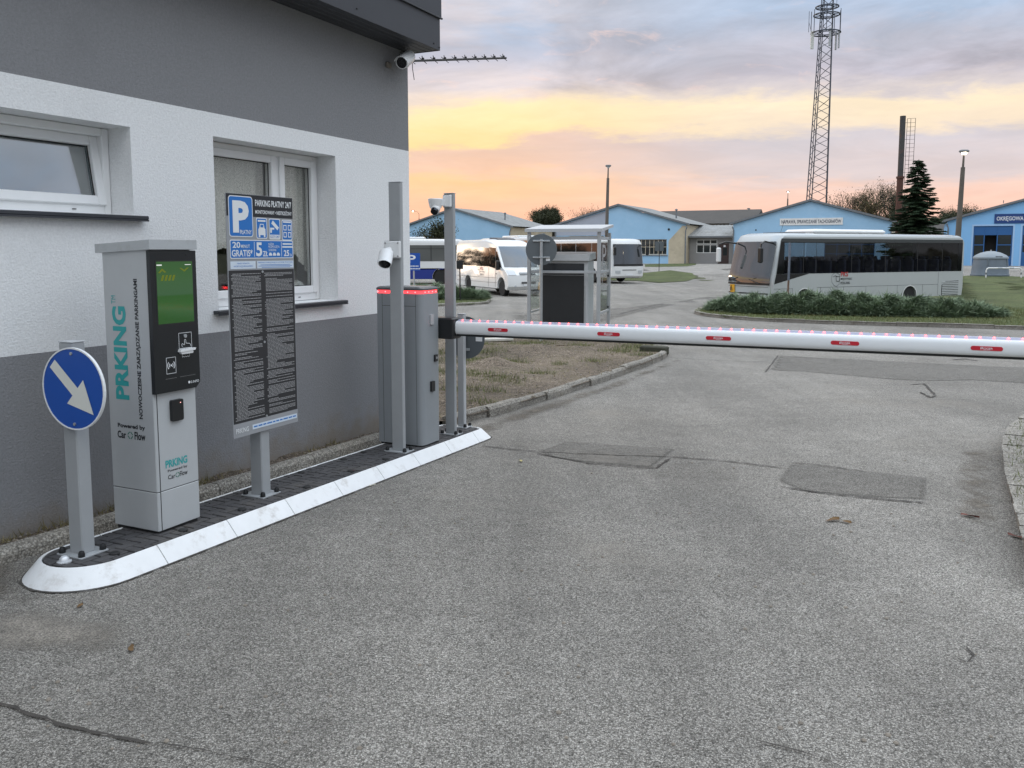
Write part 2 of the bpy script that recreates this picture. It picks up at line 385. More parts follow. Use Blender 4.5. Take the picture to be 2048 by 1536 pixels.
M_asph = speckle('asphalt', (0.06, 0.054, 0.046), (0.225, 0.21, 0.186), (0.54, 0.51, 0.462), 138, 0.006, dirt=(0.25, 0.222, 0.185), damt=0.45, dscale=0.3, patch=0.18, pits=0.65, lanes=0.17)
M_asph2 = speckle('patched asphalt', (0.055, 0.05, 0.043), (0.18, 0.168, 0.149), (0.41, 0.388, 0.35), 138, 0.005, dirt=(0.21, 0.19, 0.165), damt=0.5, dscale=0.8, patch=0.12)
def soften(m, amount=0.85, nsc=1.5, namp=0.9):
    """let a sheet fade out irregularly towards its rim (point attribute 'fade': 0 at the rim, 1 inside)"""
    nt = m.node_tree; b = nt.nodes['Principled BSDF']; L = nt.links.new
    at_ = nt.nodes.new('ShaderNodeAttribute'); at_.attribute_name = 'fade'
    g = nt.nodes.new('ShaderNodeNewGeometry'); n = nt.nodes.new('ShaderNodeTexNoise'); n.inputs['Scale'].default_value = nsc; n.inputs['Detail'].default_value = 10; n.inputs['Roughness'].default_value = 0.72; L(g.outputs['Position'], n.inputs['Vector'])
    a = nt.nodes.new('ShaderNodeMath'); a.operation = 'MULTIPLY_ADD'; L(n.outputs[0], a.inputs[0]); a.inputs[1].default_value = namp * 2; a.inputs[2].default_value = -namp - 0.35
    s_ = nt.nodes.new('ShaderNodeMath'); s_.operation = 'ADD'; L(a.outputs[0], s_.inputs[0]); L(at_.outputs['Fac'], s_.inputs[1])
    r = nt.nodes.new('ShaderNodeMapRange'); r.interpolation_type = 'SMOOTHSTEP'; L(s_.outputs[0], r.inputs[0]); r.inputs[1].default_value = 0.0; r.inputs[2].default_value = 0.75; r.inputs[3].default_value = 0; r.inputs[4].default_value = amount
    mu = nt.nodes.new('ShaderNodeMath'); mu.operation = 'MULTIPLY'; L(r.outputs[0], mu.inputs[0])
    f2 = nt.nodes.new('ShaderNodeMapRange'); L(at_.outputs['Fac'], f2.inputs[0]); f2.inputs[1].default_value = 0.0; f2.inputs[2].default_value = 0.2; L(f2.outputs[0], mu.inputs[1])
    L(mu.outputs[0], b.inputs['Alpha'])
    return m
M_crack = mat('crack fill', (0.05, 0.044, 0.038), 0.95, var=0.4, vscale=25)
M_dirt = speckle('bare soil', (0.06, 0.042, 0.03), (0.16, 0.124, 0.09), (0.33, 0.275, 0.21), 50, 0.014, dirt=(0.08, 0.078, 0.032), damt=0.6, dscale=2.2, patch=0.42)
M_soil = speckle('wall foot soil', (0.05, 0.038, 0.028), (0.115, 0.09, 0.068), (0.24, 0.2, 0.16), 60, 0.012, patch=0.35)
M_sand = speckle('dry sand', (0.19, 0.16, 0.125), (0.27, 0.23, 0.185), (0.37, 0.33, 0.27), 130, 0.003, patch=0.15)
M_lawn = speckle('lawn', (0.04, 0.06, 0.018), (0.09, 0.115, 0.036), (0.17, 0.18, 0.075), 26, 0.03, dirt=(0.14, 0.115, 0.06), damt=0.5, dscale=0.7, patch=0.3)
M_field = speckle('field', (0.04, 0.05, 0.02), (0.07, 0.075, 0.035), (0.11, 0.11, 0.06), 3, 0.03, patch=0.3)
M_conc = speckle('old concrete', (0.16, 0.145, 0.125), (0.28, 0.26, 0.225), (0.42, 0.4, 0.36), 70, 0.006, dirt=(0.12, 0.1, 0.075), damt=0.55, dscale=3.0, patch=0.25)
M_slab = speckle('concrete apron', (0.2, 0.185, 0.165), (0.3, 0.28, 0.25), (0.42, 0.4, 0.37), 40, 0.006, dirt=(0.2, 0.18, 0.15), damt=0.5, dscale=0.5, patch=0.2)
# ================================================================ ground
def sheet(name, pts, off, m, step=1.0, parent=None, kind='structure', bumpy=0.0, rise=None, fade=None):
    bm = bmesh.new()
    vs = [bm.verts.new((p[0], p[1], 0)) for p in pts]
    f = bm.faces.new(vs); bmesh.ops.triangulate(bm, faces=[f])
    xs = [p[0] for p in pts]; ys = [p[1] for p in pts]
    for ax, lo, hi in ((0, min(xs), max(xs)), (1, min(ys), max(ys))):
        c = math.floor(lo / step) * step + step
        while c < hi:
            co = (c, 0, 0) if ax == 0 else (0, c, 0); no = (1, 0, 0) if ax == 0 else (0, 1, 0)
            bmesh.ops.bisect_plane(bm, geom=bm.verts[:] + bm.edges[:] + bm.faces[:], plane_co=co, plane_no=no)
            c += step
    rnd = random.Random(3)
    for v in bm.verts:
        z = gz(v.co.x, v.co.y) + off
        if rise and not v.is_boundary: z += rise(v.co.x, v.co.y)
        if bumpy and not v.is_boundary: z += rnd.uniform(-bumpy, bumpy)
        v.co.z = z
    bmesh.ops.recalc_face_normals(bm, faces=bm.faces)
    if bm.faces and sum(q.normal.z for q in bm.faces) < 0: bmesh.ops.reverse_faces(bm, faces=bm.faces)
    me = bpy.data.meshes.new(name); bm.to_mesh(me); bm.free(); me.materials.append(m)
    if fade:
        at_ = me.attributes.new('fade', 'FLOAT', 'POINT'); E_ = list(zip(pts, pts[1:] + pts[:1]))
        def dist(x, y):
            d = 9.0
            for (ax, ay), (bx, by) in E_:
                ux, uy = bx - ax, by - ay; L2_ = ux * ux + uy * uy or 1e-9; t_ = max(0, min(1, ((x - ax) * ux + (y - ay) * uy) / L2_)); d = min(d, math.hypot(x - ax - t_ * ux, y - ay - t_ * uy))
            return d
        at_.data.foreach_set('value', [min(1.0, dist(v.co.x, v.co.y) / fade) for v in me.vertices])
    o = link(name, me, parent)
    if kind: o['kind'] = kind
    return o
def xy(pxs, dz=0.0): return [tuple(gp(u, v, dz))[:2] for u, v in pxs]

gxs = sorted(set([-1500, -900, -500, -300, -200, -140, -100] + list(range(-80, 120, 4)) + [140, 180, 240, 320, 500, 900, 1500]))
gys = sorted(set([-60, -30, -15] + list(range(-12, 112, 3)) + [120, 140, 170, 220, 300, 450, 700, 1100, 2000, 3500]))
mb = MB()
mb.add([(x, y, gz(x, y) - 0.02) for y in gys for x in gxs], [(j * len(gxs) + i, j * len(gxs) + i + 1, (j + 1) * len(gxs) + i + 1, (j + 1) * len(gxs) + i) for j in range(len(gys) - 1) for i in range(len(gxs) - 1)])
tag(mb.build('ground', M_field, smooth=180), kind='structure')
sheet('road', [(-45, -12), (75, -12), (75, 92), (-45, 92)], 0.0, M_asph, 2.0)
# concrete apron in front of the sheds, grass bank between it and the yard
sheet('pavement', [(-40, 80), (10, 80.5), (17, 76.5), (30, 70), (47, 62), (75, 56), (75, 91), (-40, 91)], 0.01, M_slab, 2.0)
sheet('grass_bank', xy([(1282, 547), (1340, 541), (1385, 547), (1393, 556), (1372, 563), (1318, 566), (1275, 562), (1120, 560), (1120, 548)]), 0.03, M_lawn, 1.0)
sheet('lawn_strip', xy([(1290, 534), (1375, 533), (1392, 530), (1392, 527.5), (1290, 529)]), 0.03, M_lawn, 1.0)

# ---- darker repairs in the asphalt, each laid 4 mm over the road
M_rep = soften(M_asph2, 0.95, 7.0, 0.2)
sheet('asphalt_repair', xy([(1070, 902), (1128, 882), (1200, 886), (1362, 898), (1310, 938), (1180, 928), (1090, 916)]), 0.004, M_rep, 0.05, fade=0.07)
sheet('asphalt_repair', xy([(1545, 962), (1572, 926), (1640, 931), (1865, 955), (1862, 1003), (1740, 998), (1600, 985)]), 0.004, M_rep, 0.05, fade=0.07)
sheet('asphalt_repair', xy([(1530, 742), (1552, 711), (1700, 718), (1900, 728), (2120, 738), (2160, 776), (1950, 762), (1890, 763), (1800, 762), (1690, 752), (1600, 744)]), 0.004, M_rep, 0.15, fade=0.12)
sheet('asphalt_repair', xy([(1560, 600), (1380, 606), (1240, 640), (1220, 650), (1000, 640), (1010, 630), (1230, 615), (1400, 592)]), 0.004, M_rep, 0.6, fade=0.6)
sheet('sand_drift', xy([(-160, 1200), (40, 1185), (160, 1190), (330, 1228), (330, 1290), (240, 1330), (60, 1345), (-160, 1350)]), 0.0045, soften(speckle('sandy asphalt', (0.2, 0.178, 0.15), (0.3, 0.27, 0.232), (0.42, 0.385, 0.335), 120, 0.004, dirt=(0.33, 0.29, 0.24), damt=0.8, dscale=1.6, patch=0.15)), 0.12, fade=0.35)
M_dust = soften(speckle('kerb dust', (0.085, 0.07, 0.055), (0.17, 0.145, 0.115), (0.3, 0.265, 0.22), 90, 0.006, patch=0.3), 0.8, 2.2, 0.9)
sheet('dust_drift', xy([(1880, 900), (2030, 880), (2040, 960), (2060, 1060), (2080, 1180), (1990, 1160), (1900, 1060), (1860, 970)]), 0.005, M_dust, 0.12, fade=0.35)
sheet('dust_drift', xy([(-120, 1125), (60, 1100), (90, 1170), (160, 1200), (40, 1230), (-140, 1210)]), 0.005, M_dust, 0.1, fade=0.25)
sheet('dust_drift', xy([(880, 870), (1000, 828), (1200, 768), (1345, 716), (1380, 722), (1220, 790), (1040, 850), (960, 885)]), 0.005, M_dust, 0.12, fade=0.3)
sheet('dust_drift', xy([(420, 1400), (700, 1420), (900, 1500), (900, 1600), (500, 1600), (380, 1480)]), 0.005, soften(speckle('thin dust', (0.1, 0.09, 0.08), (0.21, 0.19, 0.165), (0.36, 0.335, 0.3), 100, 0.005, patch=0.2), 0.5, 1.2, 0.8), 0.15, fade=0.5)

def crack(pxs, w, m=None):
    """a jagged crack: ribbon of uneven width"""
    P = [gp(u, v) for u, v in pxs]; pts = []
    rnd = random.Random(int(pxs[0][0]))
    for a, b in zip(P[:-1], P[1:]):
        n = max(2, int((b - a).length / 0.035))
        for k in range(n): pts.append(a.lerp(b, k / n))
    pts.append(P[-1]); mbx = MB(); L = []; off = 0
    for i, p in enumerate(pts):
        d = (pts[min(i + 1, len(pts) - 1)] - pts[max(i - 1, 0)]); d.z = 0; d.normalize(); s = Vector((-d.y, d.x, 0))
        off = off * 0.8 + rnd.uniform(-0.006, 0.006); ww = w * rnd.uniform(0.3, 1.2) * (0.3 if i in (0, len(pts) - 1) else 1)
        c = p + s * off
        L.append([(c.x + s.x * ww, c.y + s.y * ww, gz(c.x, c.y) + 0.008), (c.x - s.x * ww, c.y - s.y * ww, gz(c.x, c.y) + 0.008)])
    mbx.loft(L, 0, False, False)
    return tag(mbx.build('crack', m or M_crack), kind='structure')
crack([(965, 893), (1080, 905), (1240, 912), (1340, 914), (1460, 924), (1570, 938)], 0.009)
crack([(1075, 908), (1180, 928), (1312, 938), (1338, 918)], 0.012)
crack([(1575, 926), (1640, 932), (1730, 944)], 0.010)
crack([(1560, 975), (1640, 987), (1760, 1000), (1850, 1006)], 0.012)
crack([(-30, 1395), (40, 1424), (130, 1455), (230, 1475), (310, 1488)], 0.008)
crack([(310, 1488), (420, 1505), (560, 1540), (640, 1570)], 0.003)
crack([(1530, 745), (1556, 712), (1640, 718)], 0.012)
crack([(1820, 770), (1848, 768), (1870, 790)], 0.02)
crack([(1840, 785), (1862, 796), (1872, 792)], 0.02)
crack([(1905, 720), (1930, 718), (1955, 722)], 0.03)
crack([(1340, 716), (1440, 722), (1530, 724)], 0.012)
crack([(1500, 1478), (1570, 1500), (1650, 1522), (1700, 1545)], 0.004)
crack([(1930, 1296), (1945, 1312), (1930, 1325), (1915, 1318)], 0.005)
crack([(980, 646), (1110, 640), (1240, 628), (1330, 606)], 0.03)

# ---- soil and kerb along the gate house wall
def strip_nw(name, n0, n1, w0, w1, off, m, step=0.25, bump=0.0):
    return sheet(name, [tuple(wnp(n, w, 0))[:2] for n, w in ((n0, w0), (n1, w0), (n1, w1), (n0, w1))], off, m, step, bumpy=bump)
strip_nw('soil_strip', -4.75, -4.54, -2, 7.4, 0.075, M_soil, 0.22, 0.03)

def kerb(name, path, width, height, ln, m, wob=0.012, closed=False, sink=0.1):
    """row of kerb stones along a path (inner edge at +width to the left of travel)"""
    P = [Vector((p[0], p[1], 0)) for p in path]; pts = [P[0]]; acc = []
    total = 0; seg = []
    for a, b in zip(P[:-1], P[1:]): seg.append((a, b, total)); total += (b - a).length
    def pos(s):
        for a, b, t0 in seg:
            L = (b - a).length
            if s <= t0 + L + 1e-6: return a.lerp(b, max(0, (s - t0) / L)), (b - a).normalized()
        return seg[-1][1], (seg[-1][1] - seg[-1][0]).normalized()
    def side(s):
        _, d0 = pos(max(0, s - ln * 0.3)); _, d1 = pos(min(total, s + ln * 0.3)); d = (d0 + d1).normalized(); return Vector((-d.y, d.x, 0))
    root = thing(name, (P[0].x, P[0].y, gz(P[0].x, P[0].y)), kind='structure')
    rnd = random.Random(len(path)); s = 0.0; o = root.location
    while s < total - 0.05:
        e = min(total, s + ln * rnd.uniform(0.93, 1.07)); g = 0.006; L = []
        dz = rnd.uniform(-wob, wob); dl = rnd.uniform(-wob, wob)
        for q in (s + g, (s + e) / 2, e - g):
            c, _ = pos(q); n = side(q); zb = gz(c.x, c.y)
            prof = [(0.0 + dl, -sink), (0.006 + dl, height - 0.03), (0.03 + dl, height), (width - 0.02, height), (width, height - 0.02), (width, -sink)]
            L.append([(c.x + n.x * a - o.x, c.y + n.y * a - o.y, zb + b + dz - o.z + rnd.uniform(-0.004, 0.004)) for a, b in prof])
        MB().loft(L, 0, True).build('kerb_stone', m, root)
        s = e
    return root
kerb('wall_kerb', [tuple(wnp(-4.44, w, 0))[:2] for w in (-1.5, 2, 4, 6, 7.5)], 0.11, 0.085, 1.0, M_conc, 0.008)

# ---- bare soil plot behind the gate house corner
plotpx = [(905, 856), (930, 846), (1000, 829), (1100, 799), (1200, 766), (1290, 735), (1328, 719), (1337, 710), (1325, 702), (1290, 695), (1240, 691)]
plot_edge = xy(plotpx)
back = [tuple(gp(1130, 686))[:2], tuple(gp(1000, 681))[:2], tuple(gp(900, 678))[:2], tuple(wnp(-9, 16, 0))[:2], tuple(wnp(-9, 7.4, 0))[:2], tuple(wnp(-4.5, 7.35, 0))[:2]]
rp = random.Random(5)
lumps = [(rp.uniform(-3, 2.5), rp.uniform(8.5, 18), rp.uniform(0.25, 0.9), rp.uniform(0.0, 0.06)) for _ in range(60)]
sand_c = gp(990, 742)
def plot_rise(x, y):
    z = sum(h * math.exp(-((x - a) ** 2 + (y - b) ** 2) / (r * r)) for a, b, r, h in lumps)
    z += 0.16 * math.exp(-((x - sand_c.x) ** 2 + (y - sand_c.y) ** 2) / 0.11)
    return z
sheet('soil_plot', plot_edge + back, 0.075, M_dirt, 0.25, bumpy=0.012, rise=plot_rise)
kerb('plot_kerb', plot_edge, 0.12, 0.115, 0.75, M_conc, 0.02)

# ---- island of grass with the junipers, and lawn to the right of it
isl_front = xy([(1500, 617), (1445, 617), (1400, 621), (1388, 627), (1402, 632), (1450, 638), (1560, 645), (1700, 650), (1850, 654), (2048, 660), (2200, 664), (2420, 668)])
def lawn_rise(x, y): return 0.03 + 0.012 * math.sin(3.1 * x) * math.cos(2.3 * y)
lawn_far = xy([(2420, 575), (2048, 565), (2035, 582), (1975, 566), (1952, 560), (2040, 557.5), (1935, 556), (1931, 570), (1936, 600), (1900, 618), (1700, 622), (1560, 618)])
isl_back = [tuple(gp(u, v))[:2] for u, v in ((2420, 585), (2100, 578), (2040, 597), (2010, 590), (1985, 572), (1972, 564), (2052, 559), (2052, 555.5), (1932, 554.5))]
bus_side = [(21.6, 38.2), (20.6, 37.3), (10.7, 32.0), (10.0, 32.2)]
sheet('juniper_island', isl_front + isl_back + bus_side, 0.075, M_lawn, 0.7, rise=lawn_rise)
kerb('island_kerb', list(reversed(isl_front)), -0.14, 0.12, 0.9, M_conc, 0.012)

# ---- left bed with a juniper
lb = xy([(760, 600), (800, 614), (880, 613), (940, 611), (976, 608), (982, 603), (960, 597), (935, 590), (880, 584), (780, 580), (720, 580)])
sheet('juniper_bed', lb, 0.06, M_lawn, 0.6, rise=lawn_rise)
kerb('bed_kerb', lb[:6], 0.12, 0.11, 0.9, M_conc, 0.012)

# ---- verge at the right edge of the picture
rv = xy([(2075, 1180), (2052, 1110), (2040, 1062), (2026, 1015), (2016, 970), (2011, 930), (2012, 900), (2024, 876), (2048, 856), (2090, 838), (2160, 820)])
sheet('right_verge', rv + [(9, 9.5), (9, 3.5)], 0.07, M_lawn, 0.3, rise=lambda x, y: 0.02)
kerb('right_kerb', list(rv), -0.16, 0.13, 0.26, M_conc, 0.006)

# ================================================================ near things: local x = away from the wall, y = along the wall
OFF = {}
def near(name, n, w, z, label, cat, group=None):
    o = thing(name, wnp(n, w, z), -AZ, label, cat, group); OFF[o.name] = (n, w, z); return o
def NB(mb, name, m, root, parent=None, smooth=None):
    n, w, z = OFF[root.name]
    mb.v = [(a - n, b - w, c - z) for a, b, c in mb.v]
    return mb.build(name, m, parent or root, smooth)
def gnw(n, w): p = wnp(n, w, 0); return gz(p.x, p.y)
FRONT = lambda n: ((n, 0, 0), (0, 1, 0), (0, 0, 1), (1, 0, 0))     # faces the road: a = w, b = z
LEFT = lambda w: ((0, w, 0), (1, 0, 0), (0, 0, 1), (0, -1, 0))      # faces arriving cars: a = n, b = z

def plaster(name, col, amt):
    m = mat(name, col, 0.92, var=amt, vscale=55, bump=0.0045, bscale=85, spec=0.25, dirt=tuple(q * 0.78 for q in col), dscale=0.9, damt=0.35)
    return m
M_pw = plaster('white plaster', (0.78, 0.79, 0.79), 0.10)
M_pg = plaster('grey plaster', (0.235, 0.238, 0.246), 0.13)
def splash(m, col):
    """rain-splashed soil on the lowest half metre of the wall"""
    nt = m.node_tree; b = nt.nodes['Principled BSDF']; L = nt.links.new; src = b.inputs['Base Color'].links[0].from_socket
    t_ = nt.nodes.new('ShaderNodeTexCoord'); s_ = nt.nodes.new('ShaderNodeSeparateXYZ'); L(t_.outputs['Object'], s_.inputs[0])
    n = nt.nodes.new('ShaderNodeTexNoise'); n.inputs['Scale'].default_value = 5; n.inputs['Detail'].default_value = 8; n.inputs['Roughness'].default_value = 0.7; L(t_.outputs['Object'], n.inputs['Vector'])
    r_ = nt.nodes.new('ShaderNodeMapRange'); L(s_.outputs[2], r_.inputs[0]); r_.inputs[1].default_value = 0.02; r_.inputs[2].default_value = 0.55; r_.inputs[3].default_value = 0.75; r_.inputs[4].default_value = 0
    a = nt.nodes.new('ShaderNodeMath'); a.operation = 'ADD'; L(r_.outputs[0], a.inputs[0]); L(n.outputs[0], a.inputs[1])
    q = nt.nodes.new('ShaderNodeMapRange'); q.interpolation_type = 'SMOOTHSTEP'; L(a.outputs[0], q.inputs[0]); q.inputs[1].default_value = 0.72; q.inputs[2].default_value = 1.25; q.inputs[3].default_value = 0; q.inputs[4].default_value = 0.7
    mx = nt.nodes.new('ShaderNodeMix'); mx.data_type = 'RGBA'; L(q.outputs[0], mx.inputs[0]); L(src, mx.inputs[6]); mx.inputs[7].default_value = (*col, 1); L(mx.outputs[2], b.inputs['Base Color'])
splash(M_pg, (0.20, 0.165, 0.125))
M_anth = mat('anthracite sheet metal', (0.035, 0.038, 0.045), 0.45, var=0.12, vscale=3)
M_upvc = mat('white window plastic', (0.78, 0.79, 0.79), 0.3, var=0.03)
M_gask = mat('black gasket', (0.015, 0.015, 0.015), 0.6)
M_glass = glass('window glass', (0.93, 0.94, 0.93), 0.10)
M_room = mat('room wall', (0.33, 0.3, 0.26), 0.9, var=0.15, vscale=1.5)
M_grey = mat('grey powder coat', (0.33, 0.345, 0.355), 0.42, var=0.04, vscale=14, bump=0.0004, bscale=500)
M_lgrey = mat('light grey powder coat', (0.44, 0.455, 0.465), 0.42, var=0.04, vscale=14, bump=0.0004, bscale=500)
M_galv = mat('galvanised steel', (0.42, 0.44, 0.45), 0.38, 0.55, var=0.15, vscale=20)
M_black = mat('black plastic', (0.012, 0.013, 0.014), 0.35, var=0.1, vscale=20)
M_blackm = mat('black matt panel', (0.018, 0.02, 0.022), 0.42, var=0.1, vscale=10)
M_white = mat('white lacquer', (0.76, 0.77, 0.77), 0.3, var=0.03)
M_dark = mat('joint shadow gap', (0.02, 0.02, 0.02), 0.9)
M_teal = mat('teal print', (0.03, 0.34, 0.34), 0.5)
M_ink = mat('black print', (0.012, 0.014, 0.018), 0.5)
M_wink = mat('white print', (0.72, 0.74, 0.75), 0.5)
M_gink = mat('grey print', (0.32, 0.32, 0.32), 0.6)
M_blue = mat('blue sign film', (0.01, 0.075, 0.36), 0.35, var=0.03)
M_pblue = mat('blue print', (0.015, 0.16, 0.5), 0.4)
M_paleb = mat('pale blue label', (0.6, 0.68, 0.76), 0.5)
M_reflw = mat('white reflective film', (0.66, 0.67, 0.62), 0.45, var=0.03)
M_rub = mat('black rubber', (0.062, 0.06, 0.062), 0.75, var=0.3, vscale=9, bump=0.001, bscale=200, dirt=(0.14, 0.125, 0.105), dscale=2.5, damt=0.35)
M_wkerb = mat('white painted rubber', (0.74, 0.75, 0.75), 0.5, var=0.05, vscale=8, dirt=(0.33, 0.29, 0.24), dscale=7, damt=0.55, dlo=0.52, dhi=0.74, bump=0.001, bscale=60)
M_redled = mat('red led', (0.8, 0.05, 0.04), 0.4, emit=(1.0, 0.045, 0.05), estr=11)
M_redtag = mat('red tag', (0.5, 0.015, 0.03), 0.4)

# ---------------------------------------------------------------- gate house
gh = near('gate_house', -4.65, 7.38, -0.2, 'white and grey plastered gate house with dark metal roof edge and two windows', 'building')
X0, Y1 = -4.65, 7.38; Y0 = -2.0; XB = -10.5
W1 = (2.45, 4.017, 1.83, 2.397); W2 = (4.739, 6.18, 1.163, 2.425)
wall = MB()
ys = sorted({Y0, W1[0], W1[1], W2[0], W2[1], Y1}); zs = sorted({-0.5, 1.0, 2.59, 3.60, W1[2], W1[3], W2[2], W2[3]})
def inside(y, z): return any(a < y < b and c < z < d for a, b, c, d in (W1, W2))
band = lambda z: 0 if 1.0 < z < 2.59 else 1
for ya, yb in zip(ys[:-1], ys[1:]):
    for za, zb in zip(zs[:-1], zs[1:]):
        yc, zc = (ya + yb) / 2, (za + zb) / 2
        if inside(yc, zc): continue
        wall.add([(X0, ya, za), (X0, yb, za), (X0, yb, zb), (X0, ya, zb)], [(0, 1, 2, 3)], band(zc))
for a, b, c, d in (W1, W2):
    D = X0 - 0.28
    for q in ([(X0, a, c), (X0, a, d), (D, a, d), (D, a, c)], [(X0, b, c), (X0, b, d), (D, b, d), (D, b, c)], [(X0, a, d), (X0, b, d), (D, b, d), (D, a, d)], [(X0, a, c), (X0, b, c), (D, b, c), (D, a, c)]):
        wall.add(q, [(0, 1, 2, 3)], 0)
for za, zb in ((-0.5, 1.0), (1.0, 2.59), (2.59, 3.6)):
    mi = band((za + zb) / 2)
    wall.add([(X0, Y1, za), (XB, Y1, za), (XB, Y1, zb), (X0, Y1, zb)], [(0, 1, 2, 3)], mi)
    wall.add([(X0, Y0, za), (XB, Y0, za), (XB, Y0, zb), (X0, Y0, zb)], [(0, 1, 2, 3)], mi)
    wall.add([(XB, Y0, za), (XB, Y1, za), (XB, Y1, zb), (XB, Y0, zb)], [(0, 1, 2, 3)], mi)
NB(wall, 'wall', [M_pw, M_pg], gh)
rm = MB()
rm.box(X0 - 3.2, X0 - 3.1, Y0 + 0.1, Y1 - 0.1, 0.0, 3.4).box(X0 - 3.1, X0 - 0.3, 4.3, 4.4, 0.0, 3.4).box(X0 - 3.1, X0 - 0.3, Y0 + 0.1, Y1 - 0.1, -0.05, 0.0).box(X0 - 3.1, X0 - 0.3, Y0 + 0.1, Y1 - 0.1, 2.72, 2.8)
NB(rm, 'inner_wall', M_room, gh)
# roof edge: soffit boards, two fascia panels, flashing
SZ = 3.54; FO = -4.30; FE = 7.42
rf = MB().box(XB - 0.3, FO - 0.03, Y0 - 0.3, FE - 0.03, 3.62, 4.3)
roof = NB(rf, 'roof', M_anth, gh)
for k in range(5):
    xa = X0 - 0.02 + k * 0.072
    b = MB().bbox(xa + 0.003, min(xa + 0.069, FO - 0.012), Y0 - 0.3, FE - 0.012, SZ + 0.004, SZ + 0.03, 0.003)
    NB(b, 'soffit_board', M_anth, gh, roof)
NB(MB().bbox(FO - 0.01, FO, Y0 - 0.3, FE, SZ, 3.845, 0.002), 'fascia_panel', M_anth, gh, roof)
NB(MB().bbox(FO - 0.01, FO + 0.012, Y0 - 0.3, FE + 0.012, 3.853, 4.32, 0.002), 'fascia_panel', M_anth, gh, roof)
NB(MB().bbox(FO, FO + 0.022, Y0 - 0.3, FE + 0.022, 3.838, 3.852, 0.002), 'flashing', M_anth, gh, roof)
NB(MB().bbox(XB - 0.3, FO - 0.012, FE - 0.01, FE, SZ, 3.845, 0.002), 'end_fascia_panel', M_anth, gh, roof)
NB(MB().bbox(XB - 0.3, FO - 0.012, FE - 0.01, FE + 0.012, 3.853, 4.32, 0.002), 'end_fascia_panel', M_anth, gh, roof)
for w_, z_ in ((6.05, 3.60), (7.30, 3.585), (7.32, 3.88), (4.7, 3.60), (7.405, 3.57)):
    NB(MB().lathe([(0.009, 0), (0.007, 0.006)], 8, (FO, w_, z_), 'x'), 'screw', M_gask, gh, roof)
# windows
def bars(mb, y0, y1, z0, z1, wd, xa, xb, wl=None, wr=None, wt_=None, wb=None):
    wl = wd if wl is None else wl; wr = wd if wr is None else wr; wt_ = wd if wt_ is None else wt_; wb = wd if wb is None else wb
    mb.bbox(xa, xb, y0, y0 + wl, z0, z1, 0.006); mb.bbox(xa, xb, y1 - wr, y1, z0, z1, 0.006)
    mb.bbox(xa + 0.001, xb - 0.001, y0 + wl, y1 - wr, z1 - wt_, z1, 0.006); mb.bbox(xa + 0.001, xb - 0.001, y0 + wl, y1 - wr, z0, z0 + wb, 0.006)
    return mb
def window(name_label, y0, y1, z0, z1, splits, tilt=0.0, gm=None):
    xf = X0 - 0.20                                     # face of the fixed frame
    fr = bars(MB(), y0 + 0.002, y1 - 0.002, z0 + 0.002, z1 - 0.002, 0.052, xf - 0.07, xf, wb=0.075)
    for a, b in zip(splits[:-1], splits[1:]):
        pass
    for s_ in splits[1:-1]: fr.bbox(xf - 0.069, xf - 0.001, s_ - 0.035, s_ + 0.035, z0 + 0.077, z1 - 0.054, 0.006)
    win = NB(fr, 'window', M_upvc, gh)
    for i, (a, b) in enumerate(zip(splits[:-1], splits[1:])):
        ya = a + (0.046 if i == 0 else 0.022); yb = b - (0.046 if i == len(splits) - 2 else 0.022)
        za, zb = z0 + 0.066, z1 - 0.046
        sx0, sx1 = xf - 0.055, xf + 0.018
        sash = bars(MB(), ya, yb, za, zb, 0.062, sx0, sx1)
        pane = MB().box(xf - 0.035, xf - 0.025, ya + 0.058, yb - 0.058, za + 0.058, zb - 0.058)
        gas = bars(MB(), ya + 0.058, yb - 0.058, za + 0.058, zb - 0.058, 0.010, xf - 0.022, xf - 0.012)
        if tilt:
            ct, st = math.cos(tilt), math.sin(tilt)
            for q in (sash, pane, gas):
                q.v = [(sx1 + (x - sx1) * ct - (z - za) * st, y, za + (x - sx1) * st + (z - za) * ct) for x, y, z in q.v]
        NB(sash, 'sash', M_upvc, gh, win); NB(gas, 'gasket', M_gask, gh, win); NB(pane, 'pane', gm or M_glass, gh, win)
    NB(MB().bbox(X0 - 0.2, X0 + 0.055, y0 - 0.055, y1 + 0.075, z0 - 0.028, z0 - 0.004, 0.004).box(X0 + 0.045, X0 + 0.054, y0 - 0.054, y1 + 0.074, z0 - 0.04, z0 - 0.028), 'sill', M_anth, gh, win)
    NB(MB().bbox(xf, xf + 0.006, y1 - 0.30, y1 - 0.27, z0 + 0.03, z0 + 0.036, 0.002), 'drain_cap', M_gask, gh, win)
    return win
window('left', *W1, [W1[0], W1[1]], tilt=R(9), gm=glass('reflecting window glass', (0.8, 0.9, 0.92), 0.42))
window('right', *W2, [W2[0], 5.645, W2[1]])
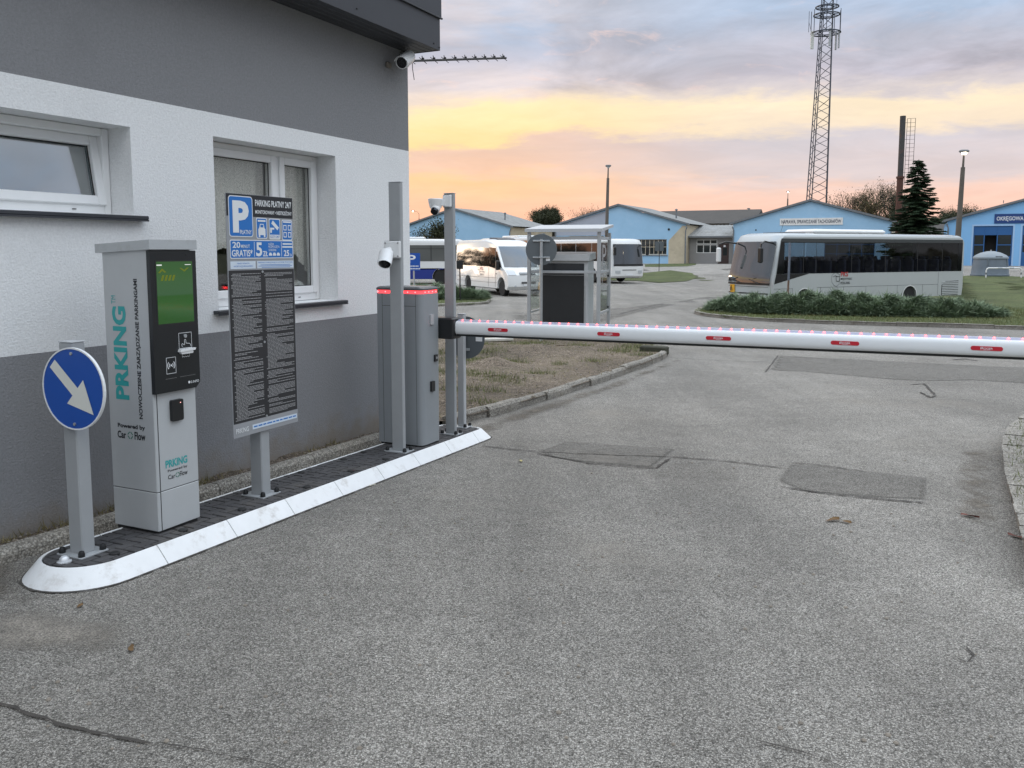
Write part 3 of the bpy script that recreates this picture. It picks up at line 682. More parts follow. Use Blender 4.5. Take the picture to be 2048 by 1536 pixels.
# lace curtains behind the right-hand window
mlace = bpy.data.materials.new('lace'); mlace.use_nodes = True
nt = mlace.node_tree; pb = nt.nodes['Principled BSDF']; pb.inputs['Base Color'].default_value = (0.85, 0.83, 0.78, 1); pb.inputs['Roughness'].default_value = 0.9
tcn = nt.nodes.new('ShaderNodeTexCoord'); vo = nt.nodes.new('ShaderNodeTexVoronoi'); vo.feature = 'DISTANCE_TO_EDGE'; vo.inputs['Scale'].default_value = 110
nt.links.new(tcn.outputs['Object'], vo.inputs['Vector']); mrn = nt.nodes.new('ShaderNodeMapRange'); nt.links.new(vo.outputs[0], mrn.inputs[0])
mrn.inputs[1].default_value = 0.12; mrn.inputs[2].default_value = 0.3; mrn.inputs[3].default_value = 1.0; mrn.inputs[4].default_value = 0.45
nt.links.new(mrn.outputs[0], pb.inputs['Alpha'])
def curtain(w0, w1, zlow, label):
    root = near('lace_curtain', X0 - 0.36, w0, 1.2, label, 'curtain')
    L = []
    n = 40
    for k in range(14):
        z = 2.42 - (2.42 - 1.2) * k / 13
        row = []
        for i in range(n + 1):
            t_ = i / n; zb = zlow(t_); zz = 2.42 - (2.42 - zb) * k / 13
            row.append((X0 - 0.315 + 0.015 * math.sin(t_ * 38 + k * 0.05), w0 + (w1 - w0) * t_, zz + 0.006 * math.sin(t_ * 90)))
        L.append(row)
    NB(MB().loft(L, 0, False, False), 'lace_sheet', mlace, root, smooth=180)
    NB(MB().rod((X0 - 0.34, w0, 2.43), (X0 - 0.34, w1, 2.43), 0.008), 'rail', M_upvc, root)
curtain(4.78, 5.60, lambda t: 1.5 + 0.12 * math.sin(t * 3.1), 'lace curtain behind the wide pane of the gate house window')
curtain(5.70, 6.16, lambda t: 1.85 - 0.45 * t, 'lace curtain behind the narrow pane of the gate house window')
# things on the inner sill
bt = near('plastic_bag', X0 - 0.33, 6.02, 1.16, 'crumpled pale bag lying inside on the window sill', 'bag')
rb = random.Random(2); pr = MB().lathe([(0.03, 0), (0.075, 0.015), (0.08, 0.05), (0.05, 0.085), (0.015, 0.1)], 12, (X0 - 0.33, 6.02, 1.235))
pr.v = [(x + rb.uniform(-.012, .012), y + rb.uniform(-.012, .012), z + rb.uniform(-.008, .008)) for x, y, z in pr.v]
NB(pr, 'bag_body', mat('bag film', (0.6, 0.62, 0.6), 0.4), bt)
NB(MB().box(X0 - 0.5, X0 - 0.29, W2[0] + 0.02, W2[1] - 0.02, 1.2, 1.23), 'inner_sill', M_upvc, gh)

# ---------------------------------------------------------------- traffic island of white edged rubber modules
NF, NBk = -3.715, -4.165; NC = (NF + NBk) / 2; RT = (NF - NBk) / 2; SK = 0.085; HI = 0.10
WS, WE = 3.005, 7.06
isl = near('traffic_island', NC, 4.9, gnw(NC, 4.9), 'long low traffic island with white sloped edge and black paved top', 'traffic island')
def edge(grow):
    """closed outline (n, w, station along the front) of the island, grown outwards"""
    r = RT + grow; P = []
    for k in range(19):
        P.append((NC - r * math.cos(math.pi * k / 18), WS - r * math.sin(math.pi * k / 18)))   # from the wall side round the nose to the road side
    return P
def itop(n, w, dz=0.0): return gnw(n, w) + HI + dz
def skirt(name, top, base, m=M_wkerb, parent=None):
    mb = MB(); L = []
    for (n, w), (nb, wb) in zip(top, base):
        rn, rw = nb - n, wb - w
        L.append([(n - rn * 0.12, w - rw * 0.12, itop(n, w, -0.004)), (n, w, itop(n, w, 0.0)), (n + rn * 0.12, w + rw * 0.12, itop(n, w, -0.006)), (nb, wb, gnw(nb, wb) + 0.006), (nb, wb, gnw(nb, wb) - 0.03), (n - rn * 0.12, w - rw * 0.12, gnw(n, w) - 0.03)])
    mb.loft(L, 0, True)
    return NB(mb, name, m, isl, parent, smooth=35)
ST = [3.26 + 0.526 * k for k in range(8)]
nose_t = [(NBk, ST[0] - 0.003)] + edge(0) + [(NF, ST[0] - 0.003)]
nose_b = [(NBk - SK, ST[0] - 0.003)] + edge(SK) + [(NF + SK, ST[0] - 0.003)]
skirt('kerb_nose', nose_t, nose_b)
for a, b in zip(ST[:-1], ST[1:]):
    for n, s_ in ((NF, 1), (NBk, -1)):
        skirt('kerb_module', [(n, a + 0.003), (n, b - 0.003)], [(n + s_ * SK, a + 0.003), (n + s_ * SK, b - 0.003)])
def tail(grow):
    P = []
    for k in range(17):
        a = math.pi * k / 16; c, s_ = math.cos(a), math.sin(a)
        P.append((NC + (RT + grow) * (1 if c > 0 else -1) * abs(c) ** 0.45, WE + (0.12 + grow) * s_ ** 0.45 if s_ > 1e-6 else WE))
    return P
skirt('kerb_end', [(NF, ST[-1] + 0.003)] + tail(0) + [(NBk, ST[-1] + 0.003)], [(NF + SK, ST[-1] + 0.003)] + tail(SK) + [(NBk - SK, ST[-1] + 0.003)])
# contact shade painted as a ragged dark ribbon where the island meets the road
M_cshade = mat('kerb contact shade', (0.06, 0.054, 0.046), 0.95, var=0.4, vscale=20)
def contact_shade(pts, w, seed):
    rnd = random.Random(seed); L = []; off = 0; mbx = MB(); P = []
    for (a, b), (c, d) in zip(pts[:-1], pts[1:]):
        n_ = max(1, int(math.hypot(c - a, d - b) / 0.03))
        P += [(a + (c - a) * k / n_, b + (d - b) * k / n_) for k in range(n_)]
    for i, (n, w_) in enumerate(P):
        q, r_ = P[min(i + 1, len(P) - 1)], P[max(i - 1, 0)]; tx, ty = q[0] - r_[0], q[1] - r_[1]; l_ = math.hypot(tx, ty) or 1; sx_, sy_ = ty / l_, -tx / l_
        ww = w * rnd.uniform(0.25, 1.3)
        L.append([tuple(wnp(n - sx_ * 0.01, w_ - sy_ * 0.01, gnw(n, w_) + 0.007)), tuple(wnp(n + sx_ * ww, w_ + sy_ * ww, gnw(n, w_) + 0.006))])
    return tag(mbx.loft(L, 0, False, False).build('contact_shade_line', M_cshade), kind='structure')
contact_shade([(NBk - SK, 3.0)] + edge(SK + 0.002) + [(NF + SK + 0.002, 4.0), (NF + SK + 0.002, 5.5), (NF + SK + 0.002, WE)] + tail(SK + 0.002)[:8], 0.012, 3)
# deck: black plate with interlocking paver reliefs, each a piece of its own
outline = edge(-0.012) + list(tail(-0.012))
deck = MB(); deck.loft([[(n, w, itop(n, w, -0.012)) for n, w in outline], [(n, w, itop(n, w, -0.05)) for n, w in outline]], 0, True)
NB(deck, 'deck_plate', mat('deck base', (0.014, 0.014, 0.015), 0.9), isl)
def clip(poly, hull):
    area = sum(hull[i][0] * hull[(i + 1) % len(hull)][1] - hull[(i + 1) % len(hull)][0] * hull[i][1] for i in range(len(hull)))
    sg = 1 if area > 0 else -1
    for i in range(len(hull)):
        a, b = hull[i], hull[(i + 1) % len(hull)]
        if abs(a[0] - b[0]) + abs(a[1] - b[1]) < 1e-7: continue
        out = []
        def sd(p): return sg * ((b[0] - a[0]) * (p[1] - a[1]) - (b[1] - a[1]) * (p[0] - a[0]))
        for k in range(len(poly)):
            p, q = poly[k], poly[(k + 1) % len(poly)]; dp, dq = sd(p), sd(q)
            if dp >= 0: out.append(p)
            if dp * dq < 0:
                t_ = dp / (dp - dq); out.append((p[0] + (q[0] - p[0]) * t_, p[1] + (q[1] - p[1]) * t_))
        poly = out
        if len(poly) < 3: return []
    return poly
B = 0.0645; hull = edge(-0.016) + list(tail(-0.016)); rr = random.Random(4); cnt = 0
def pieces():
    for i in range(0, 9):
        for j in range(0, 72):
            d = (i - j) % 4; n0 = NBk - 0.05 + i * B; w0 = 2.74 + j * B
            if d == 0: yield n0, n0 + 2 * B, w0, w0 + B
            if d == 2: yield n0, n0 + B, w0 - B, w0 + B
def piece(poly):
    global cnt
    cx = sum(p[0] for p in poly) / len(poly); cy = sum(p[1] for p in poly) / len(poly); dz = rr.uniform(-0.0015, 0.0015)
    mbp = MB(); mbp.loft([[(n, w, itop(n, w, -0.014)) for n, w in poly], [(n, w, itop(n, w, -0.003 + dz)) for n, w in poly], [(cx + (n - cx) * 0.93, cy + (w - cy) * 0.93, itop(n, w, 0.0 + dz)) for n, w in poly]], 0, True)
    NB(mbp, 'paver', M_rub, isl); cnt += 1
seams = ST
for n0, n1, w0, w1 in pieces():
    g_ = 0.0055
    poly = [(n0 + g_, w0 + g_), (n1 - g_, w0 + g_), (n1 - g_, w1 - g_), (n0 + g_, w1 - g_)]
    for s_ in [None]:
        q = clip(poly, hull)
        if len(q) < 3: continue
        ar = abs(sum(q[i][0] * q[(i + 1) % len(q)][1] - q[(i + 1) % len(q)][0] * q[i][1] for i in range(len(q)))) / 2
        if ar < 0.0004: continue
        piece(q)
print('pavers', cnt)
for n, w in ((-3.80, 3.06), (-4.08, 2.97), (-3.79, 3.52), (-4.1, 3.86), (-3.79, 4.0), (-4.1, 4.5), (-3.78, 4.62), (-4.1, 4.95), (-3.79, 5.15), (-4.08, 5.45), (-3.78, 5.6), (-4.1, 5.75), (-4.1, 6.6)):
    NB(MB().lathe([(0.028, -0.004), (0.028, 0.006), (0.02, 0.010), (0.0, 0.010)], 14, (n, w, itop(n, w))), 'plug', M_gask, isl)
stud = MB().lathe([(0.036, -0.003), (0.036, 0.004), (0.026, 0.008), (0.022, 0.022), (0.012, 0.032), (0.0, 0.034)], 18, (-3.93, 2.86, itop(-3.93, 2.86)))
NB(stud, 'reflector_stud', mat('clear stud', (0.6, 0.62, 0.64), 0.15, 0.3), isl, smooth=40)

# ---------------------------------------------------------------- posts with base plates
def post(root, n0, n1, w0, w1, z0, z1, m=M_grey, plate=0.045, bolts=((1, 1), (1, -1), (-1, 1), (-1, -1)), cap=True):
    NB(MB().bbox(n0, n1, w0, w1, z0 + 0.008, z1, 0.004, vert=0.006), 'post', m, root)
    NB(MB().bbox(n0 - plate, n1 + plate, w0 - plate, w1 + plate, z0, z0 + 0.010, 0.002), 'base_plate', m, root)
    if cap: NB(MB().bbox(n0 - 0.002, n1 + 0.002, w0 - 0.002, w1 + 0.002, z1, z1 + 0.006, 0.002), 'post_cap', M_lgrey, root)
    for a, b in bolts:
        n = (n1 + plate * 0.55) if a > 0 else (n0 - plate * 0.55); w = (w1 + plate * 0.55) if b > 0 else (w0 - plate * 0.55)
        NB(MB().lathe([(0.017, 0), (0.017, 0.016), (0.012, 0.03), (0.0, 0.034)], 12, (n, w, z0 + 0.010)), 'bolt_cap', M_black, root, smooth=40)

# ---- blue arrow sign at the nose
zt = itop(-3.97, 3.0)
sg = near('direction_sign', -3.97, 3.0, zt, 'round blue sign with white arrow pointing down right on grey post', 'road sign')
post(sg, -4.02, -3.92, 2.96, 3.04, zt, 1.125, M_grey)
phi = R(3.5); sc = Vector((-3.885, 2.93, 0.893))
sr = Vector((math.cos(phi), math.sin(phi), 0)); so = Vector((math.sin(phi), -math.cos(phi), 0))
sfr = (sc, sr, (0, 0, 1), so)
dsc = NB(MB().prism(circ(0, 0, 0.212, 48), sfr, -0.004, 0.0), 'disc', M_blue, sg)
rim = MB(); rim.loft([[tuple(sc + sr * (r_ * math.cos(a)) + Vector((0, 0, 1)) * (r_ * math.sin(a)) + so * d_) for r_, d_ in ((0.214, -0.012), (0.214, 0.003), (0.2065, 0.003), (0.2065, 0.0012))] for a in [2 * math.pi * k / 48 for k in range(49)]], 0, False, True)
NB(rim, 'rim', M_wink, sg, dsc)
def rot2(p, a): return (p[0] * math.cos(a) - p[1] * math.sin(a), p[0] * math.sin(a) + p[1] * math.cos(a))
arr = [rot2(p, R(-43)) for p in ((-0.185, -0.028), (0.02, -0.028), (0.02, -0.088), (0.185, 0.0), (0.02, 0.088), (0.02, 0.028), (-0.185, 0.028))]
NB(MB().flat(arr, sfr, 0.0022), 'arrow', M_reflw, sg, dsc)
for zz in (0.183, -0.183): NB(MB().prism(circ(0.0, zz, 0.008, 10), sfr, 0.0, 0.006), 'screw', M_galv, sg, dsc)
NB(MB().box(-4.0, -3.93, 2.945, 2.96, 1.0, 1.03).box(-4.0, -3.93, 2.945, 2.96, 0.76, 0.79), 'clamp', M_galv, sg)

# ---- payment terminal
zt = itop(-4.03, 3.56) + 0.004
tm = near('payment_terminal', -4.03, 3.56, zt, 'tall grey payment terminal with black front and green screen on the island', 'parking terminal')
TN0, TN1, TW0, TW1 = -4.21, -3.852, 3.402, 3.715
M_term = mat('silver grey powder coat', (0.45, 0.468, 0.475), 0.38, var=0.03, vscale=9, bump=0.0003, bscale=500)
NB(MB().box(TN0 + 0.012, TN1 - 0.012, TW0 + 0.012, TW1 - 0.012, zt - 0.006, zt + 0.02), 'foot', M_gask, tm)
lo = NB(MB().bbox(TN0, TN1, TW0, TW1, zt + 0.016, 0.222, 0.003, vert=0.004), 'lower_body', M_term, tm)
up = NB(MB().bbox(TN0, TN1, TW0, TW1, 0.226, 1.605, 0.003, vert=0.004), 'upper_body', M_term, tm)
NB(MB().box(TN0 + 0.006, TN1 - 0.006, TW0 + 0.006, TW1 - 0.006, 0.20, 0.24), 'seam', M_dark, tm)
NB(MB().box(TN1, TN1 + 0.002, TW0 + 0.022, TW0 + 0.0255, zt + 0.02, 0.80), 'door_gap', M_dark, tm, up)
capm = MB(); cz0, cz1 = 1.606, 1.66
capm.loft([[(TN0 - 0.04, TW0 - 0.012, cz0 - 0.02), (TN1 + 0.034, TW0 - 0.012, cz0), (TN1 + 0.034, TW1 + 0.018, cz0), (TN0 - 0.04, TW1 + 0.018, cz0 - 0.02)], [(TN0 - 0.04, TW0 - 0.012, cz1 - 0.024), (TN1 + 0.034, TW0 - 0.012, cz1), (TN1 + 0.034, TW1 + 0.018, cz1), (TN0 - 0.04, TW1 + 0.018, cz1 - 0.024)]], 0, True)
NB(capm, 'cap', mat('cap grey', (0.43, 0.45, 0.46), 0.4, var=0.03, dirt=(0.25, 0.24, 0.22), dscale=8, damt=0.4), tm)
PX = TN1 + 0.028
pf = FRONT(PX)
pan = MB(); pp = [(TW0 - 0.006, 0.795), (TW1 - 0.02, 0.795), (TW1 + 0.012, 0.825), (TW1 + 0.012, 1.60), (TW0 - 0.006, 1.60)]
pan.prism(pp, ((TN1, 0, 0),) + pf[1:], 0.0, 0.028)
pn_ = NB(pan, 'front_panel', mat('black satin panel', (0.012, 0.014, 0.016), 0.3, var=0.08, vscale=5), tm)
NB(MB().box(PX - 0.0005, PX + 0.001, 3.428, 3.702, 1.178, 1.546), 'screen_bezel', M_gask, tm, pn_)
# green picture on the screen
def screen_mat():
    m = bpy.data.materials.new('green screen'); m.use_nodes = True; nt = m.node_tree; b = nt.nodes['Principled BSDF']
    t_ = nt.nodes.new('ShaderNodeTexCoord'); s_ = nt.nodes.new('ShaderNodeSeparateXYZ'); nt.links.new(t_.outputs['Generated'], s_.inputs[0])
    r_ = nt.nodes.new('ShaderNodeValToRGB'); nt.links.new(s_.outputs[2], r_.inputs[0]); e = r_.color_ramp.elements
    e[0].position = 0; e[0].color = (0.015, 0.065, 0.01, 1); e[1].position = 1; e[1].color = (0.035, 0.09, 0.03, 1)
    for p_, c_ in ((0.28, (0.018, 0.085, 0.01, 1)), (0.44, (0.015, 0.075, 0.008, 1)), (0.47, (0.032, 0.088, 0.034, 1)), (0.8, (0.036, 0.095, 0.03, 1))):
        q = e.new(p_); q.color = c_
    b.inputs['Base Color'].default_value = (0.01, 0.02, 0.01, 1); b.inputs['Roughness'].default_value = 0.08
    nt.links.new(r_.outputs[0], b.inputs['Emission Color']); b.inputs['Emission Strength'].default_value = 0.8
    return m
scr = NB(MB().box(PX - 0.0005, PX + 0.0022, 3.436, 3.696, 1.187, 1.538), 'screen', screen_mat(), tm, pn_)
M_scy = mat('screen yellow', (0.02, 0.02, 0.0), 0.4, emit=(0.09, 0.12, 0.005), estr=0.9)
M_scw = mat('screen white', (0.1, 0.1, 0.1), 0.4, emit=(0.6, 0.62, 0.6), estr=0.9)
art = MB()
for k in range(4): art.flat([(3.462 + k * 0.026, 1.43), (3.478 + k * 0.026, 1.43), (3.49 + k * 0.026, 1.462), (3.474 + k * 0.026, 1.462)], pf, 0.0030)
art.flat([(3.445, 1.475), (3.475, 1.50), (3.505, 1.478), (3.49, 1.476), (3.475, 1.487), (3.46, 1.474)], pf, 0.0030)
art.flat([(3.60, 1.50), (3.635, 1.478), (3.67, 1.502), (3.655, 1.502), (3.635, 1.489), (3.612, 1.501)], pf, 0.0030)
NB(art, 'screen_picture', M_scy, tm, pn_)
NB(MB().flat(rrect(3.437, 3.474, 1.515, 1.522, 0.002, 2), pf, 0.0030).flat(rrect(3.64, 3.685, 1.517, 1.521, 0.001, 2), pf, 0.0030), 'screen_caption', M_scw, tm, pn_)
NB(MB().prism(circ(3.655, 1.575, 0.006, 12), pf, 0, 0.002), 'camera_lens', M_gask, tm, pn_)
# ticket slot, button and contactless reader
pr = MB()
def frame2(mb, x0, x1, z0, z1, t_, fr, d):
    for a in ((x0, x1, z0, z0 + t_), (x0, x1, z1 - t_, z1), (x0, x0 + t_, z0 + t_, z1 - t_), (x1 - t_, x1, z0 + t_, z1 - t_)):
        mb.flat([(a[0], a[2]), (a[1], a[2]), (a[1], a[3]), (a[0], a[3])], fr, d)
frame2(pr, 3.575, 3.672, 1.035, 1.127, 0.0025, pf, 0.0015); frame2(pr, 3.478, 3.548, 0.90, 0.994, 0.0025, pf, 0.0015)
hand = [(3.60, 1.045), (3.595, 1.058), (3.602, 1.064), (3.612, 1.056), (3.617, 1.056), (3.617, 1.083), (3.622, 1.088), (3.627, 1.083), (3.628, 1.064), (3.655, 1.06), (3.662, 1.053), (3.662, 1.045)]
def stroke(mb, pts, t_, fr, d, closed=False):
    n = len(pts)
    for i in range(n if closed else n - 1):
        a, b = Vector(pts[i]), Vector(pts[(i + 1) % n]); q = (b - a)
        if q.length < 1e-6: continue
        s_ = Vector((-q.y, q.x)).normalized() * t_ / 2
        mb.flat([tuple(a + s_), tuple(a - s_), tuple(b - s_), tuple(b + s_)], fr, d)
stroke(pr, hand, 0.0028, pf, 0.0016)
def arc(cx, cz, r_, a0, a1, n=7): return [(cx + r_ * math.cos(R(a0 + (a1 - a0) * k / n)), cz + r_ * math.sin(R(a0 + (a1 - a0) * k / n))) for k in range(n + 1)]
for r_ in (0.014, 0.026):
    stroke(pr, arc(3.513, 0.948, r_, -48, 48), 0.005, pf, 0.0016); stroke(pr, arc(3.513, 0.948, r_, 132, 228), 0.005, pf, 0.0016)
pr.flat(circ(3.513, 0.948, 0.0055, 10), pf, 0.0016)
stroke(pr, [(3.597, 1.003), (3.597, 0.984), (3.605, 0.989), (3.613, 0.984), (3.621, 0.989), (3.629, 0.984), (3.637, 0.989), (3.645, 0.984), (3.652, 0.988), (3.652, 1.003)], 0.002, pf, 0.0015)
lettering(pr, 'S-INFO', (3.653, 3.716, 0.825, 0.840), pf, 0.0015, 0.01); pr.flat(circ(3.641, 0.833, 0.008, 12), pf, 0.0015)
NB(pr, 'panel_print', M_wink, tm, pn_)
NB(MB().prism([(3.567, 1.018), (3.678, 1.022), (3.685, 1.034), (3.570, 1.032)], pf, 0, 0.022).prism(rrect(3.578, 3.668, 1.004, 1.022, 0.007, 3), pf, 0, 0.016), 'ticket_slot', M_white, tm, pn_)
NB(MB().prism(circ(3.622, 1.107, 0.011, 16), pf, 0, 0.007), 'button', M_galv, tm, pn_)
NB(MB().flat([(3.47, 0.872), (3.55, 0.872), (3.55, 0.8732), (3.47, 0.8732)], pf, 0.0012).flat([(3.575, 0.872), (3.69, 0.872), (3.69, 0.8732), (3.575, 0.8732)], pf, 0.0012), 'panel_line', M_gink, tm, pn_)
bf = FRONT(TN1)
NB(MB().prism(rrect(3.515, 3.60, 0.618, 0.742, 0.01, 3), bf, 0, 0.02), 'card_reader', M_black, tm)
NB(MB().prism(circ(3.578, 0.722, 0.003, 8), bf, 0.02, 0.0212), 'indicator', mat('indicator', (0.6, 0.2, 0.2), 0.4, emit=(1, 0.5, 0.45), estr=1.5), tm)
tq = MB(); lettering(tq, 'PRKING', (3.468, 3.630, 0.352, 0.398), bf, 0.0012, 0.035)
NB(tq, 'lettering', M_teal, tm, up)
tq = MB(); lettering(tq, 'Powered by', (3.483, 3.628, 0.322, 0.341), bf, 0.0012, 0.015); lettering(tq, 'Car', (3.483, 3.535, 0.283, 0.310), bf, 0.0012, 0.01); lettering(tq, 'Flow', (3.570, 3.628, 0.283, 0.312), bf, 0.0012, 0.01)
NB(tq, 'lettering', M_ink, tm, up)
lf = LEFT(TW0); vfr = ((0, TW0, 0), (0, 0, 1), (-1, 0, 0), (0, -1, 0))     # lettering that reads upwards
tq = MB(); lettering(tq, 'PRKING', (0.748, 1.285, 4.038, 4.148), vfr, 0.0012, 0.04); NB(tq, 'lettering', M_teal, tm, up); tq = MB(); lettering(tq, 'TM', (1.298, 1.345, 4.115, 4.150), vfr, 0.0012)
NB(tq, 'trade_mark', M_teal, tm, up)
tq = MB(); lettering(tq, 'NOWOCZESNE ZARZĄDZANIE PARKINGAMI', (0.645, 1.442, 3.930, 3.968), vfr, 0.0012, 0.03)
NB(tq, 'lettering', M_ink, tm, up); tq = MB()
lettering(tq, 'Powered by', (-4.145, -3.925, 0.575, 0.608), lf, 0.0012, 0.03); lettering(tq, 'Car', (-4.15, -4.08, 0.520, 0.563), lf, 0.0012, 0.025); lettering(tq, 'Flow', (-4.012, -3.925, 0.520, 0.566), lf, 0.0012, 0.025)
NB(tq, 'lettering', M_ink, tm, up)
def diamond(cx, cz, s_, fr):
    mb = MB()
    for k in range(4):
        a = Vector((cx, cz)); d1 = Vector(rot2((1, 0), R(90 * k))) * s_; d2 = Vector(rot2((1, 0), R(90 * k + 90))) * s_
        p_, q_ = a + d1 * 0.85 + d2 * 0.15, a + d1 * 0.15 + d2 * 0.85
        stroke(mb, [tuple(p_), tuple(q_)], s_ * 0.26, fr, 0.0013)
    return mb
for cx, cz, s_, fr in ((3.553, 0.297, 0.017, bf), (-4.046, 0.542, 0.024, lf)): NB(diamond(cx, cz, s_, fr), 'emblem', mat('emblem green', (0.05, 0.2, 0.14), 0.5), tm, up)

# ---- tariff board
zt = itop(-3.94, 4.345)
bd = near('tariff_board', -3.94, 4.345, zt, 'tall parking tariff board with blue price panel and dark small print', 'information board')
post(bd, -3.99, -3.89, 4.30, 4.385, zt, 1.80, M_grey)
BN = -3.868; bfr = FRONT(BN); BA, BB = 4.03, 4.652
brd = NB(MB().prism([(BA, 0.41), (BB, 0.41), (BB, 1.955), (BA, 1.955)], ((BN - 0.006, 0, 0),) + bfr[1:], 0, 0.006), 'board', mat('board silver', (0.30, 0.31, 0.325), 0.45, var=0.03), bd)
NB(MB().box(-3.892, -3.874, 4.1, 4.58, 1.70, 1.74).box(-3.892, -3.874, 4.1, 4.58, 0.62, 0.66), 'bracket', M_galv, bd)
def bq(name, m, polys, d, parent=None):
    mb = MB()
    for p_ in polys: mb.flat(p_, bfr, d)
    return NB(mb, name, m, bd, brd)
R4 = lambda a, b, c, d: [(a, c), (b, c), (b, d), (a, d)]
bq('header_panel', M_ink, [R4(BA + 0.002, BB - 0.002, 1.815, 1.953)], 0.0010)
bq('rules_panel', mat('rules panel', (0.022, 0.022, 0.024), 0.55), [R4(BA + 0.004, BB - 0.004, 0.50, 1.475)], 0.0010)
def blue_sign(a, b, c, d, r_):
    bq('sign_border', M_wink, [rrect(a, b, c, d, r_)], 0.0018); bq('sign_field', M_pblue, [rrect(a + 0.006, b - 0.006, c + 0.006, d - 0.006, r_ * 0.8)], 0.0026)
blue_sign(4.048, 4.262, 1.685, 1.942, 0.022)
blue_sign(4.290, 4.393, 1.676, 1.812, 0.012); blue_sign(4.410, 4.520, 1.672, 1.810, 0.012); blue_sign(4.536, 4.640, 1.668, 1.806, 0.012)
blue_sign(4.05, 4.645, 1.548, 1.668, 0.012)
pt = MB(); D = 0.0034
lettering(pt, 'P', (4.082, 4.225, 1.712, 1.912), bfr, D, 0.045); lettering(pt, 'PŁATNY', (4.142, 4.246, 1.703, 1.730), bfr, D, 0.012)
lettering(pt, 'PARKING PŁATNY 24/7', (4.285, 4.635, 1.884, 1.926), bfr, D, 0.02); lettering(pt, 'MONITOROWANY • NIESTRZEŻONY', (4.285, 4.638, 1.836, 1.868), bfr, D, 0.02)
lettering(pt, '20', (4.072, 4.140, 1.616, 1.654), bfr, D, 0.02); lettering(pt, 'MINUT', (4.146, 4.225, 1.616, 1.637), bfr, D, 0.01); lettering(pt, 'GRATIS*', (4.064, 4.25, 1.562, 1.606), bfr, D, 0.02)
lettering(pt, '5', (4.282, 4.338, 1.562, 1.653), bfr, D, 0.03); lettering(pt, 'ZŁ', (4.344, 4.392, 1.562, 1.596), bfr, D, 0.02)
lettering(pt, 'KAŻDA', (4.400, 4.452, 1.636, 1.654), bfr, D, 0.01); lettering(pt, 'ROZPOCZĘTA', (4.400, 4.506, 1.614, 1.633), bfr, D, 0.01); lettering(pt, 'GODZINA', (4.400, 4.474, 1.596, 1.611), bfr, D, 0.01)
lettering(pt, '25', (4.548, 4.602, 1.562, 1.603), bfr, D, 0.025); lettering(pt, 'ZŁ', (4.606, 4.632, 1.562, 1.578), bfr, D, 0.01)
pt.flat(R4(4.264, 4.268, 1.56, 1.656), bfr, D); pt.flat(R4(4.524, 4.528, 1.56, 1.656), bfr, D)
for a, b, z_ in ((4.538, 4.634, 1.644), (4.534, 4.638, 1.624)): pt.flat(R4(a, b, z_ - 0.005, z_ + 0.005), bfr, D)
for a in (4.402, 4.44, 4.478): pt.flat([(a, 1.566), (a + 0.03, 1.566), (a + 0.03, 1.576), (a + 0.022, 1.586), (a + 0.006, 1.586), (a, 1.576)], bfr, D)
# pictograms: car, camera, payment
pt.flat([(4.308, 1.70), (4.375, 1.70), (4.375, 1.738), (4.366, 1.746), (4.358, 1.772), (4.325, 1.772), (4.317, 1.746), (4.308, 1.738)], bfr, D); pt.flat(R4(4.31, 4.325, 1.686, 1.70), bfr, D); pt.flat(R4(4.358, 4.373, 1.686, 1.70), bfr, D); pt.flat(R4(4.305, 4.378, 1.786, 1.797), bfr, D)
pt.flat([(4.432, 1.778), (4.448, 1.798), (4.506, 1.752), (4.49, 1.734)], bfr, D); pt.flat([(4.42, 1.716), (4.436, 1.716), (4.436, 1.738), (4.46, 1.738), (4.46, 1.75), (4.42, 1.75)], bfr, D); pt.flat(R4(4.416, 4.514, 1.678, 1.704), bfr, D)
for a, c in ((4.55, 1.735), (4.596, 1.735), (4.55, 1.688), (4.596, 1.688)): frame2(pt, a, a + 0.032, c, c + 0.036, 0.006, bfr, D)
pt.flat(R4(4.548, 4.628, 1.786, 1.796), bfr, D)
NB(pt, 'white_print', M_wink, bd, brd)
pt = MB(); lettering(pt, 'CCTV 24/7', (4.420, 4.510, 1.684, 1.699), bfr, 0.0042, 0.01)
for a in ((4.328, 4.355, 1.750, 1.767),): pt.flat(R4(*a), bfr, 0.0042)
NB(pt, 'blue_print', M_pblue, bd, brd)
bq('note_label', M_paleb, [R4(4.05, 4.275, 1.484, 1.532), R4(4.288, 4.645, 1.484, 1.532)], 0.0018)
pt = MB(); lettering(pt, 'WJAZD OZNACZA', (4.108, 4.218, 1.512, 1.523), bfr, 0.0026, 0.0); lettering(pt, 'AKCEPTACJĘ REGULAMINU', (4.078, 4.248, 1.493, 1.506), bfr, 0.0026, 0.0); lettering(pt, 'PARKING FUNKCJONUJE W SYSTEMIE TICKETLESS', (4.300, 4.634, 1.515, 1.526), bfr, 0.0026, 0.0)
for z_, a, b in ((1.507, 4.32, 4.61), (1.499, 4.30, 4.63), (1.490, 4.33, 4.61)): pt.flat(R4(a, b, z_ - 0.0015, z_ + 0.0015), bfr, 0.0026)
NB(pt, 'label_print', M_pblue, bd, brd)
